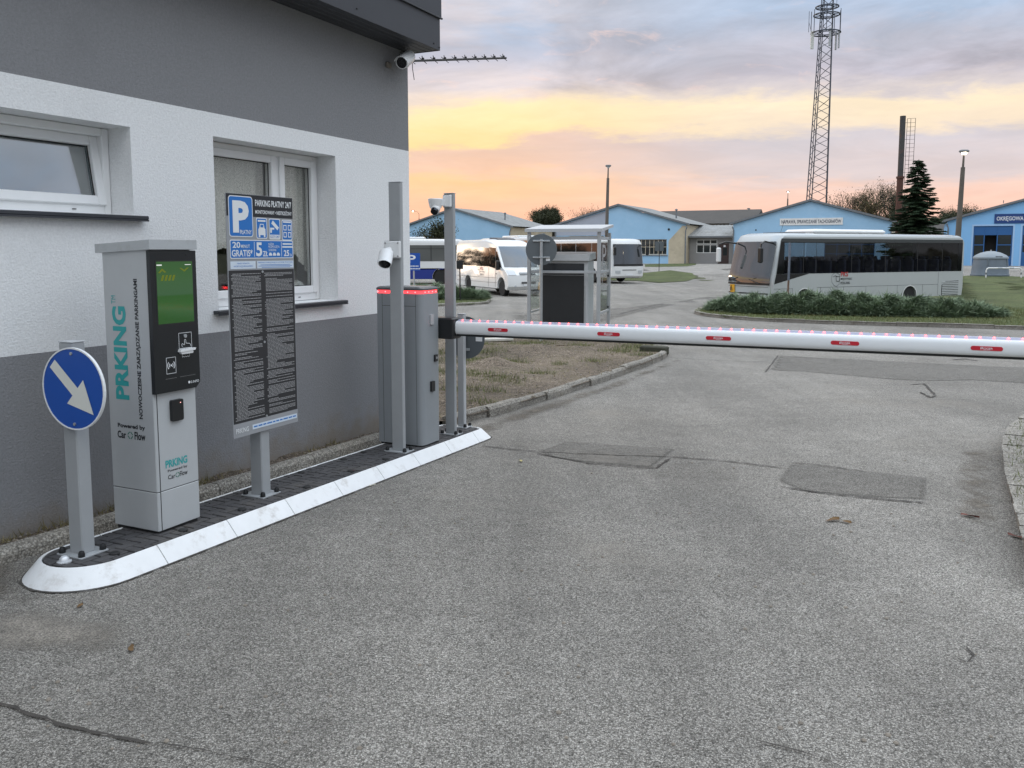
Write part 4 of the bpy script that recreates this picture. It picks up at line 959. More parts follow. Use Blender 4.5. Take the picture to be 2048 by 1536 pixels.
# the rules in small print: rows of word-long strokes in two columns
pt = MB(); rs = random.Random(11)
for c0, c1 in ((4.052, 4.318), (4.352, 4.628)):
    z_ = 1.452
    while z_ > 0.515:
        r_ = rs.random(); L_ = (c1 - c0) * (1 if r_ < 0.62 else rs.uniform(0.3, 0.95)); x = c0 + (0.012 if rs.random() < 0.8 else 0)
        while x < c0 + L_:
            l_ = rs.uniform(0.008, 0.034); e_ = min(x + l_, c0 + L_); pt.flat(R4(x, e_, z_ - 0.0021, z_ + 0.0021), bfr, 0.0018); x = e_ + 0.0035
        z_ -= 0.0088 if rs.random() < 0.94 else 0.019
tag(NB(pt, 'small_print', M_gink, bd, brd), kind='stuff')
bq('contact_label', M_paleb, [[(4.20, 0.438), (4.64, 0.438), (4.64, 0.470), (4.20, 0.470)]], 0.0018)
pt = MB()
x = 4.212
while x < 4.62: l_ = rs.uniform(0.02, 0.05); pt.flat(R4(x, min(x + l_, 4.63), 0.450, 0.459), bfr, 0.0026); x += l_ + 0.008
NB(pt, 'contact_print', M_pblue, bd, brd)
pt = MB(); lettering(pt, 'PRKING', (4.05, 4.165, 0.436, 0.468), bfr, 0.0026, 0.012); NB(pt, 'lettering', M_wink, bd, brd)
for z_ in (1.462, 1.0, 0.505): NB(MB().prism(circ(4.335, z_, 0.008, 10), bfr, 0, 0.006), 'screw', M_galv, bd, brd)

# ---- camera posts
zt = itop(-3.86, 5.92)
cp1 = near('camera_post', -3.86, 5.92, zt, 'tall grey steel post with camera, in front of the barrier cabinet', 'post', 'posts carrying cameras')
post(cp1, -3.918, -3.803, 5.90, 5.94, zt, 2.15, M_grey, 0.05)
zt = itop(-3.84, 6.77)
cp2 = near('camera_post', -3.84, 6.77, zt, 'tall grey steel post with dome camera, behind the barrier arm hinge', 'post', 'posts carrying cameras')
post(cp2, -3.888, -3.788, 6.75, 6.79, zt, 2.11, M_grey, 0.04)

def aim(v): return Vector(v).normalized()
def bullet_camera(root, c, d, L_, r_, parent=None):
    c = Vector(c); d = aim(d); a = d.cross(Vector((0, 0, 1))).normalized(); b = a.cross(d)
    def ring(t_, rr_): return [tuple(c + d * t_ + (a * math.cos(2 * math.pi * k / 20) + b * math.sin(2 * math.pi * k / 20)) * rr_) for k in range(20)]
    body = NB(MB().loft([ring(-L_, r_ * 0.55), ring(-L_ * 0.95, r_ * 0.85), ring(-L_ * 0.7, r_), ring(-0.01, r_ * 1.02), ring(0.0, r_)], 0, True), 'housing', M_white, root, smooth=35)
    NB(MB().loft([ring(-0.004, r_ * 0.86), ring(0.0015, r_ * 0.86)], 0, True), 'window', mat('camera glass', (0.01, 0.01, 0.012), 0.08), root, body)
    NB(MB().loft([ring(0.001, r_ * 0.38), ring(0.004, r_ * 0.34)], 0, True), 'lens', M_black, root, body)
    # sun shield over the top
    sh = []
    for t_ in (-L_ * 0.85, r_ * 0.45):
        sh.append([tuple(c + d * t_ + (a * math.cos(R(w_)) + b * math.sin(R(w_))) * (r_ * 1.10)) for w_ in range(20, 161, 10)] + [tuple(c + d * t_ + (a * math.cos(R(w_)) + b * math.sin(R(w_))) * (r_ * 1.06)) for w_ in range(160, 19, -10)])
    NB(MB().loft(sh, 0, True), 'sun_shield', M_white, root, body, smooth=40)
    return body
def box_part(root, name, m, *a, b=0.006, parent=None): return NB(MB().bbox(*a, b), name, m, root, parent)
# camera on the near post
k1 = near('security_camera', -3.93, 5.80, 1.50, 'white bullet camera on the near post, aimed down the entry lane', 'camera', 'security cameras')
box_part(k1, 'junction_box', M_white, -3.955, -3.795, 5.872, 5.899, 1.535, 1.678, b=0.01)
for n_, z_ in ((-3.935, 1.66), (-3.815, 1.66), (-3.815, 1.553)): NB(MB().prism(circ(n_, z_, 0.008, 10), LEFT(5.872), 0, 0.003), 'screw', M_gink, k1)
NB(MB().rod((-3.89, 5.88, 1.60), (-3.93, 5.82, 1.585), 0.03, 0.024, 14), 'bracket', M_white, k1)
bullet_camera(k1, (-3.865, 5.755, 1.495), (0.25, -0.62, -0.6), 0.14, 0.055)
# dome camera on the far post
k2 = near('security_camera', -3.90, 6.68, 1.98, 'white turret camera at the top of the post behind the barrier', 'camera', 'security cameras')
box_part(k2, 'mount_plate', M_white, -3.89, -3.80, 6.726, 6.749, 1.985, 2.10, b=0.01)
q = Vector((-3.92, 6.66, 2.02)); NB(MB().lathe([(0.03, -0.045), (0.052, -0.04), (0.062, 0.0), (0.068, 0.035), (0.064, 0.042), (0.0, 0.042)], 22, q), 'base', M_white, k2, smooth=35)
NB(MB().box(-3.90, -3.86, 6.66, 6.73, 2.0, 2.05), 'arm', M_white, k2)
q2 = q + Vector((0.01, -0.018, -0.048)); eb = NB(MB().lathe([(0.0, -0.046), (0.02, -0.042), (0.036, -0.028), (0.045, 0.0), (0.036, 0.028), (0.0, 0.04)], 18, q2), 'eyeball', M_white, k2, smooth=60)
dd = aim((0.1, -0.75, -0.66)); NB(MB().rod(q2 + dd * 0.02, q2 + dd * 0.049, 0.036, 0.033, 18), 'lens', mat('camera glass b', (0.01, 0.01, 0.012), 0.1), k2, eb)
# camera on the house corner
k3 = near('security_camera', -4.55, 7.24, 3.45, 'white bullet camera under the roof corner of the gate house', 'camera', 'security cameras')
NB(MB().lathe([(0.075, 0.0), (0.075, 0.03), (0.066, 0.04), (0.0, 0.04)], 24, (-4.648, 7.30, 3.46), 'x'), 'mount_plate', M_white, k3, smooth=35)
NB(MB().rod((-4.615, 7.30, 3.46), (-4.55, 7.24, 3.45), 0.03, 0.026, 14).lathe([(0.0, -0.035), (0.026, -0.025), (0.036, 0.0), (0.026, 0.025), (0.0, 0.035)], 14, (-4.54, 7.235, 3.45)), 'arm', M_white, k3, smooth=40)
bullet_camera(k3, (-4.47, 6.99, 3.36), (0.12, -0.82, -0.40), 0.24, 0.06)
NB(MB().path([(-4.64, 7.22, 3.44), (-4.60, 7.20, 3.37), (-4.55, 7.18, 3.36), (-4.53, 7.2, 3.41)], 0.006, 6), 'cable', M_white, k3)
NB(MB().bbox(-4.648, -4.625, 6.98, 7.06, 3.335, 3.385, 0.006), 'cable_box', M_pg, k3)

# ---- aerial on the far wall corner, pointing out over the yard
an = near('tv_aerial', -4.7, 7.50, 3.45, 'dark yagi aerial sticking out sideways below the roof corner', 'aerial')
pa, pb_ = at(815, 122, 9.2), at(1012, 116, 10.6)
def inv(p): return (p.dot(NV), p.dot(WV), p.z)
ia, ib = Vector(inv(pa)), Vector(inv(pb_))
M_aer = mat('weathered aerial', (0.03, 0.028, 0.026), 0.6)
NB(MB().rod(ia, ib, 0.013, n=6), 'boom', M_aer, an)
ax = (ib - ia).normalized(); sd_ = Vector((0.25, 0.55, 0.0)) ; sd_ = (sd_ - ax * sd_.dot(ax)).normalized()
for k in range(10):
    c = ia.lerp(ib, 0.035 + k * 0.104)
    NB(MB().rod(c - sd_ * 0.06 + Vector((0, 0, 0.0)), c + sd_ * 0.06, 0.004, n=5).bbox(c.x - 0.012, c.x + 0.012, c.y - 0.012, c.y + 0.012, c.z + 0.01, c.z + 0.03, 0.003).rod(c, c + Vector((-0.012, 0, 0.05)), 0.005, n=5), 'element', M_aer, an)
NB(MB().rod(ia, (X0 - 0.1, 7.39, 3.44), 0.014, n=6), 'bracket', M_aer, an)
NB(MB().path([ia + Vector((0.06, 0, 0)), ia + Vector((0.06, 0, -0.08)), ia + Vector((0.08, 0, -0.2))], 0.004, 5), 'cable', M_aer, an)

# ---- barrier
zt = itop(-3.98, 6.28) - 0.004
br = near('parking_barrier', -3.98, 6.28, zt, 'grey barrier cabinet with red light strip and closed white arm', 'barrier')
CN0, CN1, CW0, CW1 = -4.215, -3.755, 6.135, 6.42
NB(MB().box(CN0 + 0.02, CN1 - 0.03, CW0 + 0.02, CW1 - 0.02, zt - 0.01, zt + 0.03), 'plinth', M_gask, br)
def cabring(z, ins=0.0, r_=0.045):
    P = []
    a0, a1, b0, b1 = CN0 + ins, CN1 - ins, CW0 + ins, CW1 - ins
    for cx, cy, s0, rr_ in ((a1 - r_, b0 + r_, -90, r_), (a1 - 0.02, b1 - 0.02, 0, 0.02), (a0 + 0.02, b1 - 0.02, 90, 0.02), (a0 + 0.02, b0 + 0.02, 180, 0.02)):
        for k in range(6): a = R(s0 + 90 * k / 5); P.append((cx + rr_ * math.cos(a), cy + rr_ * math.sin(a), z))
    return P
M_cab = mat('cabinet grey', (0.26, 0.28, 0.295), 0.38, var=0.03, vscale=7, bump=0.0003, bscale=500)
cb = NB(MB().loft([cabring(zt + 0.02), cabring(1.235)], 0, True), 'cabinet', M_cab, br, smooth=35)
NB(MB().loft([cabring(1.235, 0.006), cabring(1.262, 0.006)], 0, True), 'light_strip', mat('light strip', (0.5, 0.05, 0.05), 0.4, emit=(1.0, 0.04, 0.05), estr=2.2), br, smooth=35)
for nn, ww in [(CN0 + 0.02 + k * 0.075, CW0 + 0.002) for k in range(6)] + [(CN1 - 0.002, CW0 + 0.06 + k * 0.06) for k in range(4)]:
    NB(MB().lathe([(0.0, -0.007), (0.007, 0.0), (0.0, 0.007)], 8, (nn, ww, 1.248)), 'led', M_redled, br)
NB(MB().loft([cabring(1.262, -0.002), cabring(1.278, -0.004), cabring(1.288, 0.004), cabring(1.294, 0.02)], 0, True), 'lid', mat('lid grey', (0.1, 0.105, 0.11), 0.25), br, smooth=35)
dl = MB(); lfr = LEFT(CW0)
for a in ((CN0 + 0.062, CN0 + 0.065, zt + 0.03, 1.235), (CN1 - 0.062, CN1 - 0.059, zt + 0.03, 1.235), (CN0 + 0.065, CN1 - 0.062, 1.128, 1.131)): dl.flat(R4(*a), lfr, 0.0012)
NB(dl, 'door_gap', M_dark, br, cb)
cf = FRONT(CN1)
NB(MB().prism(rrect(6.265, 6.315, 0.965, 1.055, 0.008, 3), cf, 0, 0.012), 'photocell', mat('photocell lens', (0.42, 0.42, 0.43), 0.25), br)
NB(MB().prism(rrect(6.325, 6.372, 0.64, 0.70, 0.004, 2), cf, 0, 0.014), 'key_switch', M_black, br)
NB(MB().prism(circ(6.349, 0.672, 0.011, 12), cf, 0.014, 0.018), 'key_cylinder', M_galv, br)
NB(MB().prism(rrect(6.258, 6.315, 0.385, 0.475, 0.006, 3), cf, 0, 0.018), 'card_reader', M_black, br)
BZ = 0.928; BW = 6.50
NB(MB().bbox(-4.02, -3.615, CW1, BW + 0.075, BZ - 0.098, BZ + 0.088, 0.012), 'arm_holder', M_black, br)
N_END = 1.35
def armz(n): return BZ + (n + 3.62) * 0.0058
arm = MB(); rw, rh = 0.042, 0.060; L = []
for n in (-3.62, -2.0, 0.0, N_END):
    zc = armz(n); L.append([(n, BW + rw * sx * abs(math.cos(a)) ** 0.75, zc + rh * sy * abs(math.sin(a)) ** 0.75) for a in [2 * math.pi * k / 28 for k in range(28)] for sx, sy in [((1 if math.cos(a) >= 0 else -1), (1 if math.sin(a) >= 0 else -1))]])
arm.loft(L, 0, True); am = NB(arm, 'arm', mat('white arm lacquer', (0.74, 0.76, 0.77), 0.35, var=0.03, vscale=2), br, smooth=50)
rb_ = MB(); rb_.loft([[(n, BW - 0.018, armz(n) - rh - 0.012), (n, BW + 0.018, armz(n) - rh - 0.012), (n, BW + 0.024, armz(n) - rh + 0.006), (n, BW - 0.024, armz(n) - rh + 0.006)] for n in (-3.61, N_END)], 0, True)
NB(rb_, 'rubber_edge', M_black, br, am)
tb = MB(); tb.loft([[(n, BW - 0.020, armz(n) + rh - 0.006), (n, BW + 0.020, armz(n) + rh - 0.006), (n, BW + 0.014, armz(n) + rh + 0.012), (n, BW - 0.014, armz(n) + rh + 0.012)] for n in (-3.60, N_END)], 0, True)
NB(tb, 'led_profile', mat('led profile', (0.5, 0.52, 0.66), 0.25), br, am)
ledm = MB().lathe([(0.0, -0.008), (0.008, -0.004), (0.008, 0.003), (0.0, 0.008)], 8).mesh('led', M_redled)
n_o, w_o, z_o = OFF[br.name]
for k in range(60):
    n = -3.555 + k * 0.0825
    if n > N_END - 0.03: break
    link('led', ledm, am, (n - n_o, BW - 0.012 - w_o, armz(n) + rh + 0.006 - z_o))
for n in (-3.20, -2.21, -1.335, -0.44, 0.445):
    zc = armz(n) - 0.003; afr = ((0, BW - rw - 0.0008, 0), (1, 0, 0), (0, 0, 1), (0, -1, 0))
    tg = NB(MB().prism(rrect(n - 0.095, n + 0.095, zc - 0.0145, zc + 0.0145, 0.014, 5), afr, -0.004, 0.0012), 'red_tag', M_redtag, br, am)
    tw = MB(); lettering(tw, 'ROGER', (n - 0.03, n + 0.036, zc - 0.006, zc + 0.007), afr, 0.0022, 0.01); tw.flat(R4(n - 0.036, n - 0.033, zc - 0.008, zc + 0.009), afr, 0.0022); tw.flat(R4(n - 0.033, n - 0.018, zc + 0.0085, zc + 0.010), afr, 0.0022); tw.flat(R4(n - 0.02, n + 0.02, zc - 0.0105, zc - 0.0085), afr, 0.0022)
    NB(tw, 'tag_print', M_wink, br, am)

# ---- low sign seen from behind, just past the barrier
zt = itop(-3.91, 7.12)
ls = near('keep_right_sign', -3.91, 7.12, zt, 'back of a low round sign on short grey post behind the barrier arm', 'road sign')
post(ls, -3.953, -3.883, 7.10, 7.15, zt, 0.995, M_lgrey, 0.04)
M_sback = mat('grey sign back', (0.10, 0.115, 0.125), 0.45, var=0.06, vscale=5)
NB(MB().prism(circ(-3.90, 0.765, 0.205, 44), LEFT(7.172), -0.004, 0.0), 'disc', M_sback, ls)
NB(MB().prism(R4(-3.79, -3.72, 0.735, 0.775), LEFT(7.172), 0.0005, 0.0015), 'maker_label', M_wink, ls)
NB(MB().bbox(-3.97, -3.85, 7.152, 7.166, 0.86, 0.885, 0.003).bbox(-3.97, -3.85, 7.152, 7.166, 0.64, 0.665, 0.003), 'clamp', M_galv, ls)
# ================================================================ yard: kiosk, signs
def G3(u, v): p = gp(u, v); return p
M_alu = mat('aluminium frame', (0.42, 0.44, 0.45), 0.35, 0.3, var=0.05)
M_kglass = glass('kiosk glass', (0.9, 0.93, 0.92), 0.02)
def placed(name, x, y, rz, label, cat, group=None, z=None): return thing(name, (x, y, gz(x, y) if z is None else z), rz, label, cat, group)
# shelter: local x right, y away
sx, sy = 0.62, 19.0
sh = placed('kiosk_shelter', 1.30, 19.55, R(-16), 'aluminium framed glass shelter round the ticket machine in the yard', 'shelter')
HT = 2.62
for (x, y) in ((-0.82, -0.45), (0.78, -0.45), (-0.82, 0.9), (0.78, 0.9)):
    MB().bbox(x - 0.038, x + 0.038, y - 0.038, y + 0.038, 0.0, HT - 0.12, 0.005).build('upright', M_alu, sh)
    MB().bbox(x - 0.08, x + 0.08, y - 0.08, y + 0.08, 0.0, 0.012, 0.003).build('foot_plate', M_galv, sh)
for z0, z1, nm in ((HT - 0.29, HT - 0.22, 'lower_beam'), (1.58, 1.64, 'mid_rail')):
    MB().bbox(-0.77, 0.735, -0.47, -0.43, z0, z1, 0.004).build(nm, M_alu, sh)
    for x in (-0.82, 0.78): MB().bbox(x - 0.02, x + 0.02, -0.40, 0.85, z0, z1, 0.004).build(nm, M_alu, sh)
for x in (-0.82, 0.78): MB().bbox(x - 0.02, x + 0.02, -0.40, 0.85, 0.66, 0.71, 0.004).build('low_rail', M_alu, sh)
MB().loft([[(-0.9, -0.55, HT - 0.12), (0.86, -0.55, HT - 0.12), (0.86, 1.0, HT + 0.02), (-0.9, 1.0, HT + 0.02)], [(-0.9, -0.55, HT - 0.05), (0.86, -0.55, HT - 0.05), (0.86, 1.0, HT + 0.08), (-0.9, 1.0, HT + 0.08)]], 0, True).build('roof', M_lgrey, sh)
for x in (-0.82, 0.78):
    g_ = MB().box(x - 0.004, x + 0.004, -0.38, 0.83, 0.72, HT - 0.31).build('glass_panel', M_kglass, sh)
    for y, z in ((-0.36, 0.76), (0.80, 0.76), (-0.36, 1.5), (0.80, 1.5)): MB().bbox(x - 0.02, x + 0.02, y - 0.025, y + 0.025, z - 0.025, z + 0.025, 0.004).build('glass_clamp', M_black, sh, loc=None)
pl = MB(); pfr_ = ((0.78, 0, 0), (0, 1, 0), (0, 0, 1), (1, 0, 0)); lettering(pl, 'P', (-0.05, 0.42, 1.72, 2.22), pfr_, 0.006, 0.0); pl.flat(R4(-0.05, 0.01, 1.35, 1.74), pfr_, 0.006)
x = -0.2
while x < 0.7: pl.flat(R4(x, x + 0.07, 1.42 - 0.16, 1.47 - 0.16), pfr_, 0.006); x += 0.09
pl.build('glass_print', M_gink, sh)
# ticket machine inside, its black back towards us
tk = placed('ticket_machine', 1.26, 19.62, R(-16), 'black backed ticket machine standing inside the glass shelter', 'ticket machine')
tb_ = MB().bbox(-0.56, 0.56, -0.32, 0.38, 0.04, 1.86, 0.008).build('housing', M_lgrey, tk)
MB().bbox(-0.56, 0.47, -0.335, -0.321, 0.05, 1.53, 0.004).build('back_panel', M_blackm, tk)
MB().bbox(-0.56, 0.47, -0.335, -0.321, 1.545, 1.80, 0.004).build('upper_panel', mat('dark gloss', (0.02, 0.023, 0.028), 0.12), tk)
MB().loft([[(-0.6, -0.38, 1.86), (0.6, -0.38, 1.86), (0.6, 0.42, 1.9), (-0.6, 0.42, 1.9)], [(-0.6, -0.38, 2.0), (0.6, -0.38, 2.0), (0.6, 0.42, 2.06), (-0.6, 0.42, 2.06)]], 0, True).build('hood', M_lgrey, tk)
MB().box(-0.7, 0.7, -0.5, 0.5, -0.06, 0.04).build('concrete_base', M_slab, tk)
MB().bbox(0.475, 0.50, -0.335, -0.32, 0.25, 1.3, 0.002).build('hinge', M_galv, tk)
# round sign in front of the shelter, seen from behind
def back_sign(x, y, rz, r_, hc, h, label, pr_=0.03):
    o = placed('round_sign', x, y, rz, label, 'road sign')
    MB().rod((0, 0, 0), (0, 0, h), pr_, n=12).build('post', M_galv, o, smooth=40)
    d = MB().lathe([(r_ * 0.99, 0.045), (r_, 0.05), (r_, 0.062), (0, 0.062)], 44, (0, 0, hc), 'y').build('disc', M_sback, o, smooth=30)
    for z in (hc - r_ * 0.5, hc + r_ * 0.55):
        MB().bbox(-r_ * 0.55, r_ * 0.55, 0.02, 0.045, z - 0.018, z + 0.018, 0.004).bbox(-0.05, 0.05, -0.04, 0.03, z - 0.014, z + 0.014, 0.004).build('clamp', M_galv, o)
    MB().box(r_ * 0.3, r_ * 0.55, 0.040, 0.0445, hc - r_ * 0.72, hc - r_ * 0.5).build('maker_label', M_wink, o)
    return o
p = gp(1082, 688); back_sign(p.x, p.y, R(-2), 0.345, 2.09, 2.32, 'grey back of a round road sign in front of the glass shelter', 0.035)
# blue parking sign and dark small sign by the left bed
p = at(828, 560, 33.0)
ps = placed('parking_sign', p.x, 33.0, 0, 'blue parking sign on thin post in the left juniper bed', 'road sign')
MB().rod((0, 0, 0), (0, 0, 2.1), 0.03, n=10).build('post', M_galv, ps)
pfs = ((0, -0.04, 0), (1, 0, 0), (0, 0, 1), (0, -1, 0))
pb1 = MB().prism(rrect(-0.30, 0.25, 1.43, 2.10, 0.03), pfs, -0.01, 0).build('plate', M_blue, ps)
pl = MB(); lettering(pl, 'P', (-0.22, 0.08, 1.72, 2.03), pfs, 0.004, 0.02)
for z, b in ((1.60, 0.16), (1.50, 0.22)):
    x = -0.22
    while x < b: pl.flat(R4(x, x + 0.045, z - 0.02, z + 0.02), pfs, 0.004); x += 0.06
pl.build('plate_print', M_wink, ps, None).parent = ps
p = at(920, 575, 36.0)
ds = placed('stop_plate', p.x, 36.0, 0, 'small dark plate on black post beside the white minibus', 'road sign')
MB().rod((0, 0, 0), (0, 0, 1.55), 0.03, n=8).build('post', M_black, ds); MB().bbox(-0.14, 0.14, -0.03, 0.03, 1.42, 1.78, 0.01).build('plate', M_black, ds)
p = gp(1318, 543)
gs = placed('grey_plate_sign', p.x, p.y, 0, 'grey square sign back on thin post in front of the middle shed', 'road sign')
MB().rod((0, 0, 0), (0, 0, 2.4), 0.03, n=8).build('post', M_aer, gs); MB().bbox(-0.36, 0.36, -0.02, 0.02, 1.75, 2.55, 0.01).build('plate', M_sback, gs)
# loose things on the soil plot
p = gp(985, 690)
pk = placed('white_plank', p.x, p.y, R(20), 'pale plank lying on the soil plot beside the low sign', 'plank', z=gz(p.x, p.y) + 0.09)
MB().bbox(-0.45, 0.45, -0.12, 0.12, 0, 0.06, 0.01).build('plank_body', mat('weathered board', (0.5, 0.48, 0.43), 0.8, var=0.15), pk)
p = gp(1308, 712)
dr = placed('drain_block', p.x, p.y, R(-30), 'dark mossy block half sunk at the tip of the soil plot', 'block', z=gz(p.x, p.y) + 0.08)
MB().bbox(-0.26, 0.26, -0.12, 0.12, -0.05, 0.11, 0.02).build('block_body', mat('mossy block', (0.035, 0.035, 0.022), 0.9, var=0.3, bump=0.01, bscale=20), dr)
p = gp(1222, 689)
sl = placed('pale_slab', p.x, p.y, R(10), 'broken pale slab on the ground right of the ticket machine', 'slab', z=gz(p.x, p.y) + 0.09)
MB().loft([[(-0.4, -0.18, 0), (0.35, -0.2, 0), (0.42, 0.15, 0), (-0.3, 0.2, 0)], [(-0.38, -0.17, 0.05), (0.33, -0.18, 0.06), (0.4, 0.14, 0.05), (-0.28, 0.18, 0.04)]], 0, True).build('slab_body', mat('pale slab', (0.55, 0.54, 0.5), 0.8, var=0.1), sl)
p = gp(1018, 680)
sl = placed('pale_slab', p.x, p.y, R(-10), 'broken pale slab on the ground left of the ticket machine', 'slab', z=gz(p.x, p.y) + 0.09)
MB().loft([[(-0.3, -0.1, 0), (0.3, -0.12, 0), (0.28, 0.1, 0), (-0.25, 0.13, 0)], [(-0.28, -0.1, 0.05), (0.28, -0.1, 0.04), (0.26, 0.09, 0.05), (-0.23, 0.11, 0.04)]], 0, True).build('slab_body', MATS['pale slab'], sl)

# ================================================================ vehicles: local y = forward, x = right
M_bw = mat('white bus paint', (0.70, 0.71, 0.70), 0.22, coat=0.3, var=0.03, vscale=0.8)
M_bs = mat('silver white bus paint', (0.47, 0.495, 0.495), 0.22, 0.1, coat=0.3, var=0.03, vscale=0.8)
M_bglass = mat('dark bus glass', (0.006, 0.007, 0.008), 0.04, spec=0.5)
M_wsh = mat('windscreen glass', (0.03, 0.034, 0.036), 0.03, spec=1.0, coat=1.0)
M_tyre = mat('tyre', (0.018, 0.018, 0.018), 0.85, var=0.2)
M_rim = mat('steel rim', (0.45, 0.46, 0.47), 0.4, 0.4, var=0.15)
M_navy = mat('navy bus paint', (0.012, 0.03, 0.22), 0.25, coat=0.3)
M_brown = mat('orange brown stripe', (0.36, 0.15, 0.06), 0.4)
M_lining = mat('cabin lining', (0.16, 0.16, 0.165), 0.8)
M_seat = mat('seat cloth', (0.05, 0.055, 0.09), 0.9, var=0.2)
M_tint = glass('tinted bus glass', (0.5, 0.52, 0.53), 0.05)
M_lampg = mat('lamp glass', (0.5, 0.53, 0.55), 0.08, 0.2)
M_pred = mat('red print', (0.45, 0.03, 0.03), 0.5)
def wheel(root, x, y, r_, w_, side):
    """side +1: outer face towards +x"""
    t_ = MB().lathe([(r_ * 0.6, -w_ / 2), (r_ * 0.93, -w_ / 2), (r_, -w_ * 0.32), (r_, w_ * 0.32), (r_ * 0.93, w_ / 2), (r_ * 0.6, w_ / 2)], 28, (x, y, r_), 'x').build('wheel', M_tyre, root, smooth=40)
    s_ = side
    MB().lathe([(r_ * 0.62, s_ * w_ * 0.30), (r_ * 0.60, s_ * w_ * 0.50), (r_ * 0.48, s_ * w_ * 0.46), (r_ * 0.34, s_ * w_ * 0.30), (r_ * 0.16, s_ * w_ * 0.44), (0, s_ * w_ * 0.46)], 24, (x, y, r_), 'x').build('rim', M_rim, t_, smooth=40)
    return t_
def archpts(yc, r_, z0, cz=0.47):
    P = []
    a0 = math.asin(max(-1, min(1, (z0 - cz) / r_)))
    for k in range(11):
        a = (math.pi - a0) + (2 * a0 - math.pi) * k / 10
        P.append((yc + r_ * math.cos(a), cz + r_ * math.sin(a)))
    return P
def bus(name, x, y, az, L, Wd, H, zb, axles, label, paint, cat='bus', front_bulge=0.16, rake=0.22, group=None, waist=1.62, gtop=2.68, skirt=None, wr=0.48, wheels=True, z=None, ar=0.56, acz=0.47, win=None):
    o = placed(name, x, y, -az, label, cat, group, z)
    F_ = L / 2
    def prof(xx):
        t_ = abs(xx) / (Wd / 2); fb = front_bulge * (1 - t_ ** 2.2) - (0.10 if t_ > 0.97 else 0); ins = 0.0
        top = H - 0.10 * t_ ** 6
        P = [(-F_, zb + 0.05)]
        # bottom edge with wheel arches, rear to front
        P = [(-F_ + 0.05, zb)]
        for a in axles: P += archpts(a, ar, zb, acz)
        P += [(F_ - 0.12 + fb, zb), (F_ + fb, zb + 0.12), (F_ + fb + 0.02, 0.9), (F_ + fb, 1.25), (F_ + fb - rake * 0.55, 2.0), (F_ + fb - rake, H - 0.32), (F_ + fb - rake - 0.16, H - 0.10), (F_ + fb - rake - 0.45, top), (0, top + 0.02), (-F_ + 0.25, top), (-F_ + 0.05, top - 0.15), (-F_, 1.6), (-F_, zb + 0.3)]
        return P
    xs_ = [-Wd / 2, -Wd / 2 + 0.03, -Wd * 0.42, -Wd * 0.3, 0, Wd * 0.3, Wd * 0.42, Wd / 2 - 0.03, Wd / 2]
    lay = []
    for xx in xs_:
        P = prof(xx)
        if abs(xx) > Wd / 2 - 0.001: P = [(a + (0.03 if a < -F_ + 0.2 else 0), b - (0.05 if b > H - 0.2 else 0)) for a, b in P]
        lay.append([(xx * (0.985 if False else 1), a, b) for a, b in P])
    # tumblehome: the sides lean in a little above the waist
    lay = [[(q[0] * (1 - 0.025 * max(0, (q[2] - 1.3) / (H - 1.3))), q[1], q[2]) for q in l] for l in lay]
    def lean(z_): return (1 - 0.025 * max(0, (z_ - 1.3) / (H - 1.3)))
    if win is None: body = MB().loft(lay, 0, True).build('body', paint, o, smooth=32)
    else:
        # hollow shell: the side walls leave out the window band win = (z0, z1, rear y, front y)
        mbb = MB().loft(lay, 0, False); w0, w1, ya, yb = win
        for l in (lay[0], lay[-1]):
            nb_ = 1 + 11 * len(axles); X_ = lambda z_: (1 if l is lay[-1] else -1) * Wd / 2 * lean(z_)
            pts = [(q[1], q[2]) for q in l]; low = [q for q in pts[:nb_]] + [q for q in pts[nb_:nb_ + 3]]
            def front_y(z_):
                fr_ = [q for q in pts[nb_:nb_ + 7]]
                for p_, q_ in zip(fr_[:-1], fr_[1:]):
                    if p_[1] <= z_ <= q_[1]: return p_[0] + (q_[0] - p_[0]) * (z_ - p_[1]) / max(1e-6, q_[1] - p_[1])
                return fr_[-1][0]
            rear_y = -F_ + 0.03
            poly = low + ([pts[nb_ + 3]] if pts[nb_ + 3][1] < w0 else []) + [(front_y(w0), w0), (rear_y, w0), (rear_y, zb + 0.3)]
            mbb.add([(X_(b_), a_, b_) for a_, b_ in poly], [tuple(range(len(poly)))])
            topo = [q for q in pts[nb_ + 3:] if q[1] > w1]
            poly = [(rear_y, w1), (front_y(w1), w1)] + topo
            mbb.add([(X_(b_), a_, b_) for a_, b_ in poly], [tuple(range(len(poly)))])
            for p0_, p1_ in ((yb, front_y(w0)), (rear_y, ya)):
                p2_ = front_y(w1) if p1_ != ya else p1_
                mbb.add([(X_(w0), p0_, w0), (X_(w0), p1_, w0), (X_(w1), p2_, w1), (X_(w1), p0_, w1)], [(0, 1, 2, 3)])
        body = mbb.build('body', paint, o, smooth=32)
        MB().box(-Wd * 0.46, Wd * 0.46, -F_ + 0.15, F_ - 0.5, 0.92, 0.98).box(-Wd * 0.45, Wd * 0.45, -F_ + 0.15, F_ - 0.7, w1 + 0.06, w1 + 0.1).box(-Wd * 0.46, Wd * 0.46, -F_ + 0.10, -F_ + 0.14, 0.5, w1).build('cabin_lining', M_lining, o)
        y_ = F_ - 1.6
        while y_ > -F_ + 0.7:
            for x_ in (-0.92, -0.46, 0.46, 0.92):
                MB().bbox(x_ - 0.2, x_ + 0.2, y_ - 0.12, y_, 1.0, 1.95, 0.03).bbox(x_ - 0.2, x_ + 0.2, y_, y_ + 0.42, 1.0, 1.42, 0.03).bbox(x_ - 0.13, x_ + 0.13, y_ - 0.11, y_ - 0.02, 1.94, 2.08, 0.03).build('passenger_seat', M_seat, o)
            y_ -= 0.82
